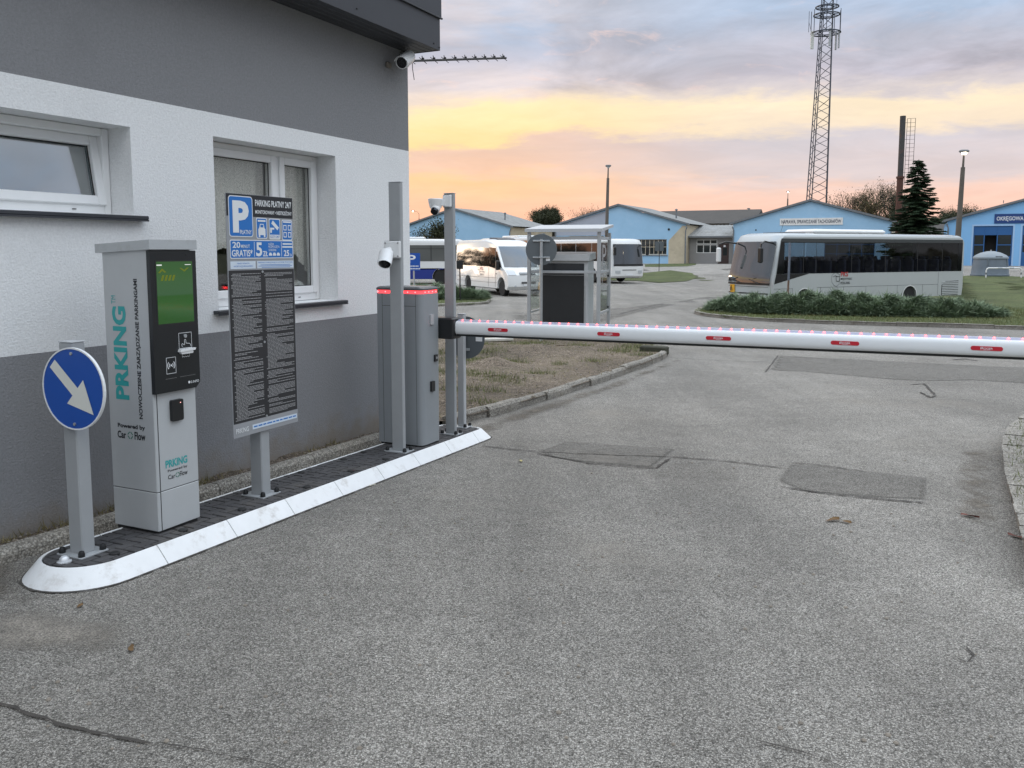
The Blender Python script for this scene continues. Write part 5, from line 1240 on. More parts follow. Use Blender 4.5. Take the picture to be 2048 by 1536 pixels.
    def patch(nm, m, x0, x1, zs_, d=0.012, par=None, n=14):
        """panel that follows the curved front"""
        L_ = []
        for z_ in zs_:
            row = []
            for k in range(n + 1):
                xx = x0 + (x1 - x0) * k / n
                P = prof(xx); fr_ = [q for q in P if q[0] > F_ - rake - 0.5 and q[1] >= zb]
                fr_.sort(key=lambda q: q[1]); yy = fr_[-1][0]
                for a, b in zip(fr_[:-1], fr_[1:]):
                    if a[1] <= z_ <= b[1] and b[1] > a[1]: yy = a[0] + (b[0] - a[0]) * (z_ - a[1]) / (b[1] - a[1])
                row.append((xx * lean(z_), yy + d, z_))
            L_.append(row)
        return MB().loft(L_, 0, False, False).build(nm, m, par or o, smooth=60)
    def sidepoly(nm, m, poly, s_, d=0.006, par=None):
        """flat piece on the side, poly in (y, z)"""
        mb = MB(); mb.add([(s_ * (Wd / 2 * lean(b) + d), a, b) for a, b in poly], [tuple(range(len(poly)))])
        return mb.build(nm, m, par or o)
    o_d = dict(o=o, body=body, patch=patch, side=sidepoly, F=F_, lean=lean, Wd=Wd, H=H)
    # underside
    MB().box(-Wd * 0.42, Wd * 0.42, -F_ + 0.2, F_ - 0.2, 0.32, zb + 0.5).build('underbody', M_gask, o)
    if wheels:
        for a in axles:
            for s_ in (-1, 1): wheel(o, s_ * (Wd / 2 - 0.19), a, wr, 0.28, s_)
    return o_d
def side_frame(Wd, s_, lean=1.0): return ((s_ * (Wd / 2 * lean), 0, 0), (0, -s_ * -1 if False else s_, 0), (0, 0, 1), (s_, 0, 0))
def pks(bd_, s_, y, z, sc):
    """company lettering and line emblem on a bus side; y runs forward"""
    Wd = bd_['Wd']; k = bd_['lean'](z)
    fr = ((s_ * Wd / 2 * k, y, z), (0, s_, 0), (0, 0, 1), (s_, 0, 0))
    mb = MB(); lettering(mb, 'PKS', (0.0, 0.62 * sc, 0.30 * sc, 0.58 * sc), fr, 0.012, 0.02); mb.build('lettering', M_pred, bd_['body'])
    mb = MB(); lettering(mb, 'MIĘDZYRZEC', (0.0, 1.0 * sc, 0.06 * sc, 0.22 * sc), fr, 0.012, 0.01); lettering(mb, 'PODLASKI', (0.0, 0.8 * sc, -0.18 * sc, -0.02 * sc), fr, 0.012, 0.01)
    mapo = [(-0.75, 0.4), (-0.5, 0.55), (-0.3, 0.5), (-0.12, 0.42), (-0.08, 0.1), (-0.15, -0.2), (-0.35, -0.3), (-0.55, -0.25), (-0.75, -0.05), (-0.8, 0.2)]
    stroke(mb, [(a * sc, b * sc) for a, b in mapo], 0.018 * sc, fr, 0.012, True)
    stroke(mb, [(-0.65 * sc, 0.28 * sc), (-0.5 * sc, 0.36 * sc), (-0.3 * sc, 0.3 * sc)], 0.03 * sc, fr, 0.012)
    stroke(mb, [(-0.42 * sc, 0.3 * sc), (-0.1 * sc, 0.3 * sc), (-0.1 * sc, 0.02 * sc), (-0.36 * sc, 0.0)], 0.03 * sc, fr, 0.012, True)
    mb.build('lettering', M_ink, bd_['body'])
def plate(root, y, z, w_=0.52):
    MB().bbox(-w_ / 2, w_ / 2, y, y + 0.012, z - 0.055, z + 0.055, 0.004).build('number_plate', M_wink, root)

# ---- big silver bus on the right
L_, Wd_ = 11.4, 2.5; haz = R(243)
hv = Vector((math.sin(haz), math.cos(haz), 0)); rv_ = Vector((hv.y, -hv.x, 0))
ctr = Vector((10.07, 33.0, 0)) - hv * (L_ / 2) + rv_ * (Wd_ / 2)
AX = [-L_ / 2 + 3.5, L_ / 2 - 1.75]
b1 = bus('bus', ctr.x, ctr.y, haz, L_, Wd_, 3.02, 0.34, AX, 'silver white bus with dark windows parked behind the juniper hedge', M_bs, rake=0.32, z=-0.73, ar=0.45, acz=0.38, wr=0.40, win=(1.42, 2.66, -L_ / 2 + 0.22, L_ / 2 - 0.45))
o = b1['o']; F_ = b1['F']; S = -1
b1['patch']('windscreen', M_wsh, -1.17, 1.17, [1.06, 1.2, 1.35, 1.5, 1.7, 1.9, 2.1, 2.3, 2.5, 2.68], 0.012)
b1['patch']('windscreen_base', M_black, -1.18, 1.18, [0.98, 1.02, 1.055], 0.016)
for s_ in (S, 1):
    b1['side']('driver_glass', M_bglass, [(F_ - 0.22, 1.415), (F_ - 0.12, 1.02), (F_ - 1.95, 1.415)], s_)
    cuts = [F_ - 0.40, F_ - 1.62, F_ - 2.3, F_ - 4.3, F_ - 6.3, F_ - 8.3, F_ - 9.9, -F_ + 0.16]
    for i_, (c0, c1) in enumerate(zip(cuts[:-1], cuts[1:])):
        f0 = F_ - 0.20 if i_ == 0 else c0
        b1['side']('side_glass', M_tint, [(f0 - 0.01, 1.418), (c0 - 0.02, 2.668), (c1 + 0.01, 2.668), (c1 + 0.01, 1.418)], s_)
b1['side']('glass_header', mat('dark grey header', (0.05, 0.055, 0.057), 0.25), [(F_ - 0.45, 2.80), (F_ - 0.42, 2.67), (-F_ + 0.14, 2.67), (-F_ + 0.14, 2.80)], S, 0.011)
b1['side']('rear_pillar', M_bglass, [(-F_ + 0.16, 1.42), (-F_ + 0.12, 2.67), (-F_ + 0.42, 2.67), (-F_ + 0.42, 1.42)], S, 0.010)
b1['side']('front_pillar', M_bglass, [(F_ - 0.24, 1.42), (F_ - 0.44, 2.67), (F_ - 0.62, 2.67), (F_ - 0.62, 1.42)], S, 0.010)
for yy in (F_ - 1.62, F_ - 2.3, F_ - 4.3, F_ - 6.3, F_ - 8.3, F_ - 9.9): b1['side']('window_joint', M_gask, [(yy, 2.67), (yy, 1.44), (yy - 0.03, 1.44), (yy - 0.03, 2.67)], S, 0.010)
sm_ = MB()
for a in ([(F_ - 2.4, 0.86), (-F_ + 1.7, 0.86), (-F_ + 1.7, 0.85), (F_ - 2.4, 0.85)], [(F_ - 0.12, 0.84), (F_ - 1.1, 0.84), (F_ - 1.1, 0.83), (F_ - 0.12, 0.83)]): sm_.add([(-(Wd_ / 2 + 0.005), p_, q_) for p_, q_ in a], [(0, 1, 2, 3)])
for yy in (F_ - 1.08, F_ - 2.6, F_ - 3.9, F_ - 5.2, -F_ + 4.3, -F_ + 2.7, -F_ + 1.7): sm_.add([(-(Wd_ / 2 + 0.005), p_, q_) for p_, q_ in ((yy, 0.38), (yy, 0.85), (yy - 0.012, 0.85), (yy - 0.012, 0.38))], [(0, 1, 2, 3)])
sm_.add([(-(Wd_ / 2 + 0.005), p_, q_) for p_, q_ in ((-F_ + 1.7, 0.38), (-F_ + 1.7, 1.4), (-F_ + 1.688, 1.4), (-F_ + 1.688, 0.38))], [(0, 1, 2, 3)])
sm_.build('panel_gap', M_dark, b1['body'])
for a in AX:
    P1 = archpts(a, 0.48, 0.36, 0.38); P0 = archpts(a, 0.435, 0.36, 0.38)
    mb = MB(); L2 = [[(-(Wd_ / 2 + 0.012), *p_), (-(Wd_ / 2 + 0.012), *q_)] for p_, q_ in zip(P1, P0)]; mb.loft(L2, 0, False, False); mb.build('arch_trim', M_bw, o)
    MB().add([(-(Wd_ / 2 - 0.16), p_, q_) for p_, q_ in P1], [tuple(range(len(P1)))]).build('arch_liner', M_gask, o)
gr = b1['side']('vent_panel', M_dark, [(-F_ + 1.45, 0.36), (-F_ + 1.45, 0.82), (-F_ + 1.2, 0.98), (-F_ + 0.32, 1.0), (-F_ + 0.32, 0.36)], S, 0.004)
for k in range(8): MB().bbox(-Wd_ / 2 - 0.022, -Wd_ / 2 - 0.004, -F_ + 0.34, -F_ + 1.42, 0.385 + k * 0.075, 0.437 + k * 0.075, 0.004).build('vent_slat', M_bs, gr)
MB().bbox(-0.85, 0.85, -F_ + 4.6, F_ - 2.6, 3.0, 3.2, 0.08).build('roof_unit', M_bw, o)
MB().bbox(-0.6, 0.6, F_ - 2.4, F_ - 1.2, 3.0, 3.06, 0.02).build('roof_hatch', M_anth, o)
MB().rod((-0.6, F_ - 1.0, 3.0), (-0.55, F_ - 1.25, 3.55), 0.008, n=5).build('roof_aerial', M_black, o)
pks(b1, S, F_ - 3.72, 1.08, 0.66)
p = at(1576, 560, 31.0)
pp_ = placed('rusty_pole', p.x, 31.0, 0, 'thin weathered pole standing in front of the bus door', 'pole')
MB().rod((0, 0, 0), (0.02, 0, 1.25), 0.035, n=10).build('lower_pole', mat('rusty pole', (0.16, 0.10, 0.07), 0.8, var=0.4, vscale=6), pp_, smooth=40)
MB().rod((0.02, 0, 1.25), (0.03, 0, 2.62), 0.04, n=10).build('upper_pole', mat('painted pole', (0.12, 0.14, 0.18), 0.6, var=0.2, vscale=5), pp_, smooth=40)
# mirrors, wipers, front marks
for s_ in (-1, 1):
    MB().path([(s_ * 1.0, F_ - 0.2, 2.62), (s_ * 1.12, F_ + 0.3, 2.68), (s_ * 1.2, F_ + 0.55, 2.58), (s_ * 1.2, F_ + 0.57, 2.4)], 0.035, 8).build('mirror_arm', M_black, o)
    MB().bbox(s_ * 1.2 - 0.11, s_ * 1.2 + 0.11, F_ + 0.5, F_ + 0.64, 1.85, 2.45, 0.04).build('mirror', M_black if s_ < 0 else M_bw, o)
for x0, x1 in ((-0.75, -0.15), (0.25, 0.9)): MB().rod((x0, F_ + 0.2, 1.03), (x1, F_ + 0.16, 1.2), 0.018, n=5).rod((x1 - 0.4, F_ + 0.16, 1.26), (x1 + 0.05, F_ + 0.15, 1.12), 0.012, n=5).build('wiper', M_black, o)
b1['patch']('front_gap', M_dark, -1.12, 1.1, [0.62, 0.66], 0.012); b1['patch']('bumper', M_bw, -1.15, 1.15, [0.36, 0.45, 0.58], 0.03)
b1['patch']('hood_gap', M_dark, -1.12, 1.1, [0.90, 0.915], 0.010)
for s_ in (-1, 1): b1['patch']('headlight', M_lampg, s_ * 0.72, s_ * 1.08, [0.48, 0.54, 0.6], 0.035)
yl = b1['patch']('school_sign', mat('school sign yellow', (0.72, 0.36, 0.01), 0.5), 0.66, 1.0, [0.64, 0.8, 0.96], 0.022)
yk = MB()
fy = ((0.83, F_ + 0.12, 0.81), (1, 0, 0), (0, 0, 1), (0, 1, 0))
for cx in (-0.07, 0.07): yk.flat(circ(cx, 0.08, 0.03, 8), fy, 0.02).flat(R4(cx - 0.035, cx + 0.035, -0.1, 0.05), fy, 0.02)
yk.build('school_sign_print', M_ink, yl)
plate(o, F_ + 0.22, 0.46)

# ---- white minibus
mL, mW = 6.9, 2.0; maz = R(154.5)
def minibus():
    hv = Vector((math.sin(maz), math.cos(maz), 0)); rv2 = Vector((hv.y, -hv.x, 0))
    fc = gp(1006, 592)                                    # right front wheel on the ground
    F_ = mL / 2; fa = F_ - 1.0
    ctr = fc - hv * fa - rv2 * (mW / 2 - 0.1)
    o = placed('minibus', ctr.x, ctr.y, -maz, 'white minibus with sunset lit side windows parked at the left bed', 'minibus')
    ra = fa - 4.2; H = 2.78; zb = 0.36
    def prof(xx):
        t_ = abs(xx) / (mW / 2); fb = -0.22 * t_ ** 2.5; top = H - 0.09 * t_ ** 5
        P = [(-F_ + 0.06, zb)] + archpts(ra, 0.45, zb) + archpts(fa, 0.45, zb)
        P += [(F_ - 0.15 + fb, zb - 0.05), (F_ + fb, zb + 0.12), (F_ + fb, 0.72), (F_ - 0.06 + fb, 1.02), (F_ - 0.30 + fb, 1.22), (F_ - 0.72 + fb * 0.6, 1.36), (F_ - 1.32 + fb * 0.6, 2.18), (F_ - 1.55 + fb * 0.5, 2.42), (F_ - 2.3, top - 0.06), (F_ - 3.0, top), (-F_ + 0.3, top - 0.02), (-F_ + 0.06, top - 0.18), (-F_, 1.4), (-F_, zb + 0.2)]
        return P
    lean = lambda z_: 1 - 0.06 * max(0, (z_ - 1.25) / (H - 1.25)) ** 1.3
    lay = []
    for xx in (-1, -0.97, -0.85, -0.6, 0, 0.6, 0.85, 0.97, 1):
        lay.append([(xx * mW / 2 * lean(b), a, b - (0.04 if abs(xx) == 1 and b > H - 0.3 else 0)) for a, b in prof(xx * mW / 2)])
    body = MB().loft(lay, 0, True).build('body', M_bw, o, smooth=32)
    def fpatch(nm, m, x0, x1, pts, d=0.012, n=12, par=None):
        """pts: list of (profile index, fraction) rows across the nose"""
        L_ = []
        for i, f_ in pts:
            row = []
            for k in range(n + 1):
                xx = x0 + (x1 - x0) * k / n; P = prof(xx); a, b = P[i], P[i + 1]
                q = (a[0] + (b[0] - a[0]) * f_, a[1] + (b[1] - a[1]) * f_); nrm = Vector((b[1] - a[1], -(b[0] - a[0]))).normalized()
                row.append((xx * lean(q[1]), q[0] + nrm.x * d, q[1] + nrm.y * d))
            L_.append(row)
        return MB().loft(L_, 0, False, False).build(nm, m, par or o, smooth=60)
    b0 = 1 + 11 + 11                                       # first profile point of the nose
    fpatch('windscreen', M_wsh, -0.90, 0.90, [(b0 + 5, 0.05), (b0 + 5, 0.5), (b0 + 5, 0.98), (b0 + 6, 0.5), (b0 + 6, 0.9)])
    fpatch('grille', M_gask, -0.42, 0.42, [(b0 + 3, 0.05), (b0 + 3, 0.6)], 0.012)
    for k in range(2): fpatch('grille_bar', M_galv, -0.42, 0.42, [(b0 + 3, 0.16 + 0.2 * k), (b0 + 3, 0.25 + 0.2 * k)], 0.022)
    fpatch('lower_grille', mat('lower grille', (0.08, 0.08, 0.08), 0.6), -0.38, 0.38, [(b0 + 1, 0.55), (b0 + 1, 0.95)], 0.012)
    for s_ in (-1, 1):
        fpatch('headlight', M_lampg, s_ * 0.60, s_ * 0.96, [(b0 + 3, 0.0), (b0 + 3, 0.9), (b0 + 4, 0.3)], 0.015)
        MB().lathe([(0.05, 0), (0.05, 0.03), (0, 0.035)], 12, (s_ * 0.66, F_ - 0.1, 0.5), 'y').build('fog_lamp', M_lampg, o)
    plate(o, F_ - 0.01, 0.56)
    for s_ in (-1, 1):
        def sp_(nm, m, poly, d=0.006, par=None): return MB().add([(s_ * (mW / 2 * lean(b) + d), a, b) for a, b in poly], [tuple(range(len(poly)))]).build(nm, m, par or o)
        cuts = [F_ - 1.7, F_ - 2.5, F_ - 3.6, F_ - 4.7, F_ - 5.8, -F_ + 0.15]
        for a, b in zip(cuts[:-1], cuts[1:]):
            mid = []
            za = 1.30 if a > F_ - 2.6 else 1.42
            pts = [(a - 0.012, 1.42 if a < F_ - 2 else 1.32), (a - 0.012, 1.9), (a - 0.012, 2.32), (b + 0.012, 2.36), (b + 0.012, 1.9), (b + 0.012, 1.42)]
            sp_('side_glass', M_bglass, pts)
        sp_('door_glass', M_bglass, [(F_ - 1.68, 1.34), (F_ - 1.68, 2.2), (F_ - 1.5, 2.12), (F_ - 0.95, 1.38)])
        gp_ = MB()
        for yy in (F_ - 1.66, F_ - 2.5): gp_.add([(s_ * (mW / 2 * lean(z_) + 0.004), y_, z_) for y_, z_ in ((yy, 0.42), (yy, 1.3), (yy, 2.35), (yy - 0.02, 2.35), (yy - 0.02, 1.3), (yy - 0.02, 0.42))], [(0, 1, 4, 5), (1, 2, 3, 4)])
        for z_ in (0.86, 0.62): gp_.add([(s_ * (mW / 2 + 0.004), y_, q_) for y_, q_ in ((F_ - 1.5, z_), (-F_ + 0.2, z_), (-F_ + 0.2, z_ + 0.012), (F_ - 1.5, z_ + 0.012))], [(0, 1, 2, 3)])
        gp_.build('panel_gap', M_dark, body)
        MB().bbox(s_ * 1.02 - 0.02, s_ * 1.02 + 0.17 * (1 if s_ > 0 else 0.2), F_ - 1.28, F_ - 1.12, 1.25, 1.72, 0.04).rod((s_ * 0.95, F_ - 1.2, 1.3), (s_ * 1.08, F_ - 1.2, 1.3), 0.03, n=8).build('mirror', M_black, o)
        MB().bbox(s_ * 1.005 - 0.012, s_ * 1.005 + 0.012, F_ - 1.64, F_ - 1.5, 1.05, 1.08, 0.004).build('door_handle', M_black, o)
        wheel(o, s_ * 0.83, fa, 0.38, 0.24, s_); wheel(o, s_ * 0.83, ra, 0.38, 0.24, s_)
    MB().box(-0.7, 0.7, -F_ + 0.3, F_ - 0.3, 0.3, 0.85).build('underbody', M_gask, o)
    MB().loft([[(-0.5, F_ - 3.6, 2.76), (0.5, F_ - 3.6, 2.76), (0.5, F_ - 2.4, 2.74), (-0.5, F_ - 2.4, 2.74)], [(-0.45, F_ - 3.5, 2.86), (0.45, F_ - 3.5, 2.86), (0.45, F_ - 2.7, 2.82), (-0.45, F_ - 2.7, 2.82)]], 0, True).build('roof_hatch', M_anth, o)
    pks(dict(Wd=mW, lean=lean, body=body), 1, F_ - 3.55, 1.05, 0.55)
    return o
minibus()

# ---- white coach seen from the front behind the shelter
caz = R(154); cL, cW = 11.5, 2.5
hv = Vector((math.sin(caz), math.cos(caz), 0)); rv2 = Vector((hv.y, -hv.x, 0))
fr_corner = gp(1224, 568)
ctr = fr_corner - hv * (cL / 2) - rv2 * (cW / 2)
def plain_bus(name, ctr, caz, cL, cW, H, label, paint, extra=None, gtop=None, waist=1.45):
    b = bus(name, ctr.x, ctr.y, caz, cL, cW, H, 0.36, [-cL / 2 + 3.1, cL / 2 - 2.5], label, paint, rake=0.2)
    F_ = cL / 2; gtop = gtop or H - 0.28
    b['patch']('windscreen', M_wsh, -1.14, 1.14, [1.28, 1.45, 1.6, 1.8, 2.0, 2.2, 2.4, H - 0.36], 0.012)
    b['patch']('windscreen_base', M_black, -1.16, 1.16, [1.14, 1.20, 1.27], 0.016)
    for s_ in (-1, 1):
        cuts = np.linspace(F_ - 0.5, -F_ + 0.3, 6)
        for a, c in zip(cuts[:-1], cuts[1:]): b['side']('side_glass', M_bglass, [(a - 0.02, waist), (a - 0.02, gtop), (c + 0.02, gtop), (c + 0.02, waist)], s_)
        b['patch']('headlight', M_lampg, s_ * 0.70, s_ * 1.06, [0.66, 0.76, 0.84], 0.03)
        MB().path([(s_ * 1.0, F_ - 0.1, 2.5), (s_ * 1.2, F_ + 0.25, 2.5), (s_ * 1.28, F_ + 0.35, 2.35)], 0.03, 6).build('mirror_arm', M_black, b['o'])
        MB().bbox(s_ * 1.28 - 0.1, s_ * 1.28 + 0.1, F_ + 0.28, F_ + 0.4, 1.85, 2.4, 0.03).build('mirror', M_black, b['o'])
    b['patch']('front_gap', M_dark, -0.55, 0.55, [0.86, 0.90], 0.012)
    MB().bbox(-0.8, 0.8, -1.5, 1.6, H - 0.02, H + 0.16, 0.06).build('roof_unit', paint, b['o'])
    plate(b['o'], F_ + 0.17, 0.56)
    return b
plain_bus('bus', ctr, caz, cL, cW, 2.95, 'white coach facing us, parked behind the right side of the shelter', M_bw)
# ---- coach with an orange-brown stripe, mostly hidden
hv = Vector((math.sin(caz), math.cos(caz), 0)); rv2 = Vector((hv.y, -hv.x, 0))
pc = at(1068, 560, 66.0); ctr = Vector((pc.x, pc.y, 0)) - hv * (10.5 / 2) - rv2 * 1.25
b3 = plain_bus('bus', ctr, caz, 10.5, 2.5, 2.95, 'white coach with orange brown stripe under the roof, behind the minibus', M_bw)
for s_ in (-1, 1): b3['side']('stripe', M_brown, [(4.9, 2.66), (4.9, 2.42), (-5.1, 2.42), (-5.1, 2.66)], s_, 0.012)
# ---- blue and white city bus, side on
bx = (at(905, 560, 56).x)
b4 = bus('bus', bx - 4.2, 57.2, R(90), 10.0, 2.45, 2.95, 0.34, [-3.3, 3.45], 'white and navy blue bus standing side on behind the parking sign', M_bw, rake=0.1)
F_ = 5.0
for s_ in (1, -1):
    b4['side']('side_glass', mat('grey bus glass', (0.10, 0.105, 0.10), 0.06) if s_ == 1 else M_bglass, [(F_ - 0.3, 1.50), (F_ - 0.3, 2.55), (-F_ + 0.2, 2.55), (-F_ + 0.2, 1.50)], s_)
    poly = [(-F_ + 0.1, 0.34)] + archpts(-3.3, 0.57, 0.34) + archpts(3.45, 0.57, 0.34) + [(F_ - 0.1, 0.34), (F_ - 0.1, 0.98), (-F_ + 0.1, 0.98)]
    b4['side']('lower_panel', M_navy, poly, s_, 0.007)
    for yy in np.linspace(-4.0, 4.2, 7): b4['side']('window_joint', M_gask, [(yy, 1.5), (yy, 2.55), (yy - 0.05, 2.55), (yy - 0.05, 1.5)], s_, 0.011)
    b4['side']('window_joint', M_gask, [(F_ - 0.3, 2.3), (F_ - 0.3, 2.33), (-F_ + 0.2, 2.33), (-F_ + 0.2, 2.3)], s_, 0.013)
MB().bbox(-0.5, 0.5, 1.2, 2.3, 2.94, 3.1, 0.05).build('roof_hatch', M_bw, b4['o'])
b4['patch']('windscreen', M_wsh, -1.1, 1.1, [1.25, 1.6, 2.0, 2.5], 0.012)
# ================================================================ the row of blue sheds (gables in one line, local x along the gable, y into the depth)
M_shed = mat('pale blue shed paint', (0.33, 0.54, 0.73), 0.8, var=0.08, vscale=0.5, dirt=(0.42, 0.56, 0.7), dscale=0.5, damt=0.4)
M_shed4 = mat('bright blue shed paint', (0.24, 0.50, 0.80), 0.7, var=0.04, vscale=0.4)
M_lilac = mat('faded lilac paint', (0.38, 0.41, 0.47), 0.85, var=0.05, vscale=0.6)
M_cream = mat('cream render', (0.52, 0.45, 0.33), 0.9, var=0.15, vscale=0.9, dirt=(0.3, 0.26, 0.2), dscale=1.5, damt=0.4)
M_eter = mat('old fibre cement roof', (0.24, 0.245, 0.24), 0.9, var=0.25, vscale=1.2, dirt=(0.13, 0.12, 0.1), dscale=1.0, damt=0.6)
M_verge = mat('verge board', (0.16, 0.17, 0.18), 0.7, var=0.2)
M_wframe = mat('cream window bars', (0.55, 0.47, 0.35), 0.7, var=0.1)
M_wwhite = mat('white window bars', (0.68, 0.68, 0.66), 0.6)
M_fglass = mat('far window glass', (0.03, 0.035, 0.035), 0.06, spec=0.6)
M_agrey = mat('grey annex render', (0.26, 0.255, 0.25), 0.85, var=0.08)
M_droof = mat('dark roof sheet', (0.06, 0.055, 0.05), 0.8, var=0.3, vscale=1.0)
M_door = mat('brown door', (0.045, 0.025, 0.022), 0.5)
M_bdoor = mat('blue gate leaf', (0.02, 0.11, 0.30), 0.5, var=0.05)
P0 = Vector((21.95, 85.0, 0)); GW, GE, GR, GD = 14.4, 4.20, 6.25, 12.0
def shed_pos(s): return P0 + NV * s
GZ0 = 0.20
def shed(s, label, paint, windows, depth=GD, sidemat=None, door=None):
    p_ = shed_pos(s); o = thing('shed', (p_.x, p_.y, GZ0), -AZ, label, 'shed')
    mid = GW / 2
    # gable wall built round its openings: columns of quads under the roof line
    ops = [(a, b, c, d) for a, b, c, d, *_ in windows]
    xs_ = sorted({0.0, GW, mid} | {v for q in ops for v in q[:2]})
    zs_ = sorted({-0.6, GE - 0.25} | {v for q in ops for v in q[2:4]})
    top = lambda x: GE - 0.2 + (GR - GE) * (1 - abs(x - mid) / mid)
    mb = MB()
    for xa, xb in zip(xs_[:-1], xs_[1:]):
        for za, zb in zip(zs_[:-1], zs_[1:]):
            if any(a <= xa and xb <= b and c <= za and zb <= d for a, b, c, d in ops): continue
            mb.add([(xa, 0, za), (xb, 0, za), (xb, 0, zb), (xa, 0, zb)], [(0, 1, 2, 3)])
        mb.add([(xa, 0, zs_[-1]), (xb, 0, zs_[-1]), (xb, 0, top(xb)), (xa, 0, top(xa))], [(0, 1, 2, 3)])
    for a, b, c, d in ops:
        for q in ([(a, 0, c), (a, 0, d), (a, 0.2, d), (a, 0.2, c)], [(b, 0, c), (b, 0, d), (b, 0.2, d), (b, 0.2, c)], [(a, 0, d), (b, 0, d), (b, 0.2, d), (a, 0.2, d)], [(a, 0, c), (b, 0, c), (b, 0.2, c), (a, 0.2, c)]): mb.add(q, [(0, 1, 2, 3)])
    mb.build('gable_wall', paint, o)
    sd = MB()
    for x in (0.0, GW): sd.add([(x, 0.0, -0.6), (x, depth, -0.6), (x, depth, GE - 0.2), (x, 0.0, GE - 0.2)], [(0, 1, 2, 3)])
    sd.add([(0, depth, -0.6), (GW, depth, -0.6), (GW, depth, GE - 0.2), (mid, depth, GR - 0.2), (0, depth, GE - 0.2)], [(0, 1, 2, 3, 4)])
    sd.build('side_wall', sidemat or M_cream, o)
    sl = math.atan2(GR - GE, mid)
    for sgn in (-1, 1):
        r = MB(); L_ = []
        n = 60
        for k in range(n + 1):
            y = -0.25 + (depth + 0.5) * k / n; cz = 0.025 * math.cos(k * math.pi)      # corrugated sheets
            row = []
            for t_ in (0, 1):
                x = mid + sgn * (mid + 0.35) * t_; z = GR - (GR - GE) * t_ * (mid + 0.35) / mid + cz
                row.append((x, y, z))
            L_.append(row)
        r.loft(L_, 0, False, False); rf_ = r.build('roof', M_eter, o)
        v_ = MB(); a_ = Vector((mid, -0.27, GR - 0.03)); b_ = Vector((mid + sgn * (mid + 0.35), -0.27, GE - (GR - GE) * 0.35 / mid - 0.03))
        v_.add([tuple(a_ + Vector((0, 0, 0.06))), tuple(b_ + Vector((0, 0, 0.06))), tuple(b_ - Vector((0, 0, 0.14))), tuple(a_ - Vector((0, 0, 0.14))), tuple(a_ + Vector((0, 0.3, 0.06))), tuple(b_ + Vector((0, 0.3, 0.06))), tuple(b_ + Vector((0, 0.3, -0.14))), tuple(a_ + Vector((0, 0.3, -0.14)))], [(0, 1, 2, 3), (4, 5, 1, 0), (3, 2, 6, 7), (1, 5, 6, 2)])
        v_.build('verge_board', M_verge, o)
        MB().path([(mid + sgn * (mid + 0.08), -0.08, GE - 0.45), (mid + sgn * (mid - 0.05), -0.08, GE - 0.8), (mid + sgn * (mid - 0.05), -0.08, -0.2)], 0.06, 8).build('downpipe', M_verge, o)
    for a, b, c, d, nx, nz, fm in windows:
        if nx == 0: continue
        w_ = MB(); t_ = 0.05
        w_.box(a, b, 0.10, 0.16, c, c + t_).box(a, b, 0.10, 0.16, d - t_, d)
        for k in range(nx + 1):
            x = a + (b - a - t_) * k / nx; w_.box(x, x + t_, 0.101, 0.159, c + t_, d - t_)
        for k in range(1, nz):
            z = c + (d - c) * k / nz; w_.box(a + t_, b - t_, 0.102, 0.158, z - t_ / 2, z + t_ / 2)
        wo_ = w_.build('window', fm, o)
        for k in range(nx):
            for j in range(nz):
                x0 = a + (b - a) * k / nx; x1 = a + (b - a) * (k + 1) / nx; z0 = c + (d - c) * j / nz; z1 = c + (d - c) * (j + 1) / nz
                MB().box(x0 + 0.02, x1 - 0.02, 0.125, 0.135, z0 + 0.02, z1 - 0.02).build('pane', M_fglass, wo_)
    MB().add([(0.1, 0.9, -0.5), (GW - 0.1, 0.9, -0.5), (GW - 0.1, 0.9, GE - 0.3), (0.1, 0.9, GE - 0.3)], [(0, 1, 2, 3)]).build('interior', M_dark, o)
    return o
# left shed
s1 = shed(-38.9, 'leftmost pale blue shed with low gable, behind the buses', M_shed, [(1.2, 3.5, 1.85, 3.0, 2, 1, M_wwhite), (3.9, 5.9, 1.85, 3.0, 2, 1, M_wwhite)])
# middle shed with the barred factory window
s2 = shed(-19.1, 'pale blue shed with a lilac patch and barred window, second from left', M_shed, [(1.6, 5.6, 1.95, 2.95, 3, 1, M_wframe), (9.2, 12.4, 0.98, 2.55, 7, 2, M_wframe)])
MB().add([(0.05, -0.012, -0.5), (5.9, -0.012, -0.5), (5.9, -0.012, 1.9), (0.05, -0.012, 1.9)], [(0, 1, 2, 3)]).add([(0.05, -0.012, 3.0), (5.9, -0.012, 3.0), (5.9, -0.012, GE - 0.25 + 1.62), (0.05, -0.012, GE - 0.22)], [(0, 1, 2, 3)]).build('lilac_patch', M_lilac, s2)
MB().add([(12.6, -0.012, -0.5), (14.35, -0.012, -0.5), (14.35, -0.012, GE - 0.3), (14.0, -0.012, GE - 0.3), (12.6, -0.012, 2.4)], [(0, 1, 2, 3, 4)]).build('cream_corner', M_cream, s2)
MB().box(9.0, 12.5, -0.10, 0.0, 0.88, 0.97).build('window_ledge', M_agrey, s2)
MB().lathe([(0.12, -0.03), (0.12, 0.0), (0, 0.0)], 14, (12.6, -0.005, 3.55), 'y').build('vent_hole', M_dark, s2)
for o_, x in ((s1, 11.8), (s2, 12.3), (s2, 7.8)): MB().path([(x, 4.0, GE + 0.5), (x, 4.0, GE + 1.5)], 0.08, 8).lathe([(0.16, 0), (0.16, 0.1), (0.0, 0.2)], 8, (x, 4.0, GE + 1.45)).build('roof_vent', M_verge, o_)
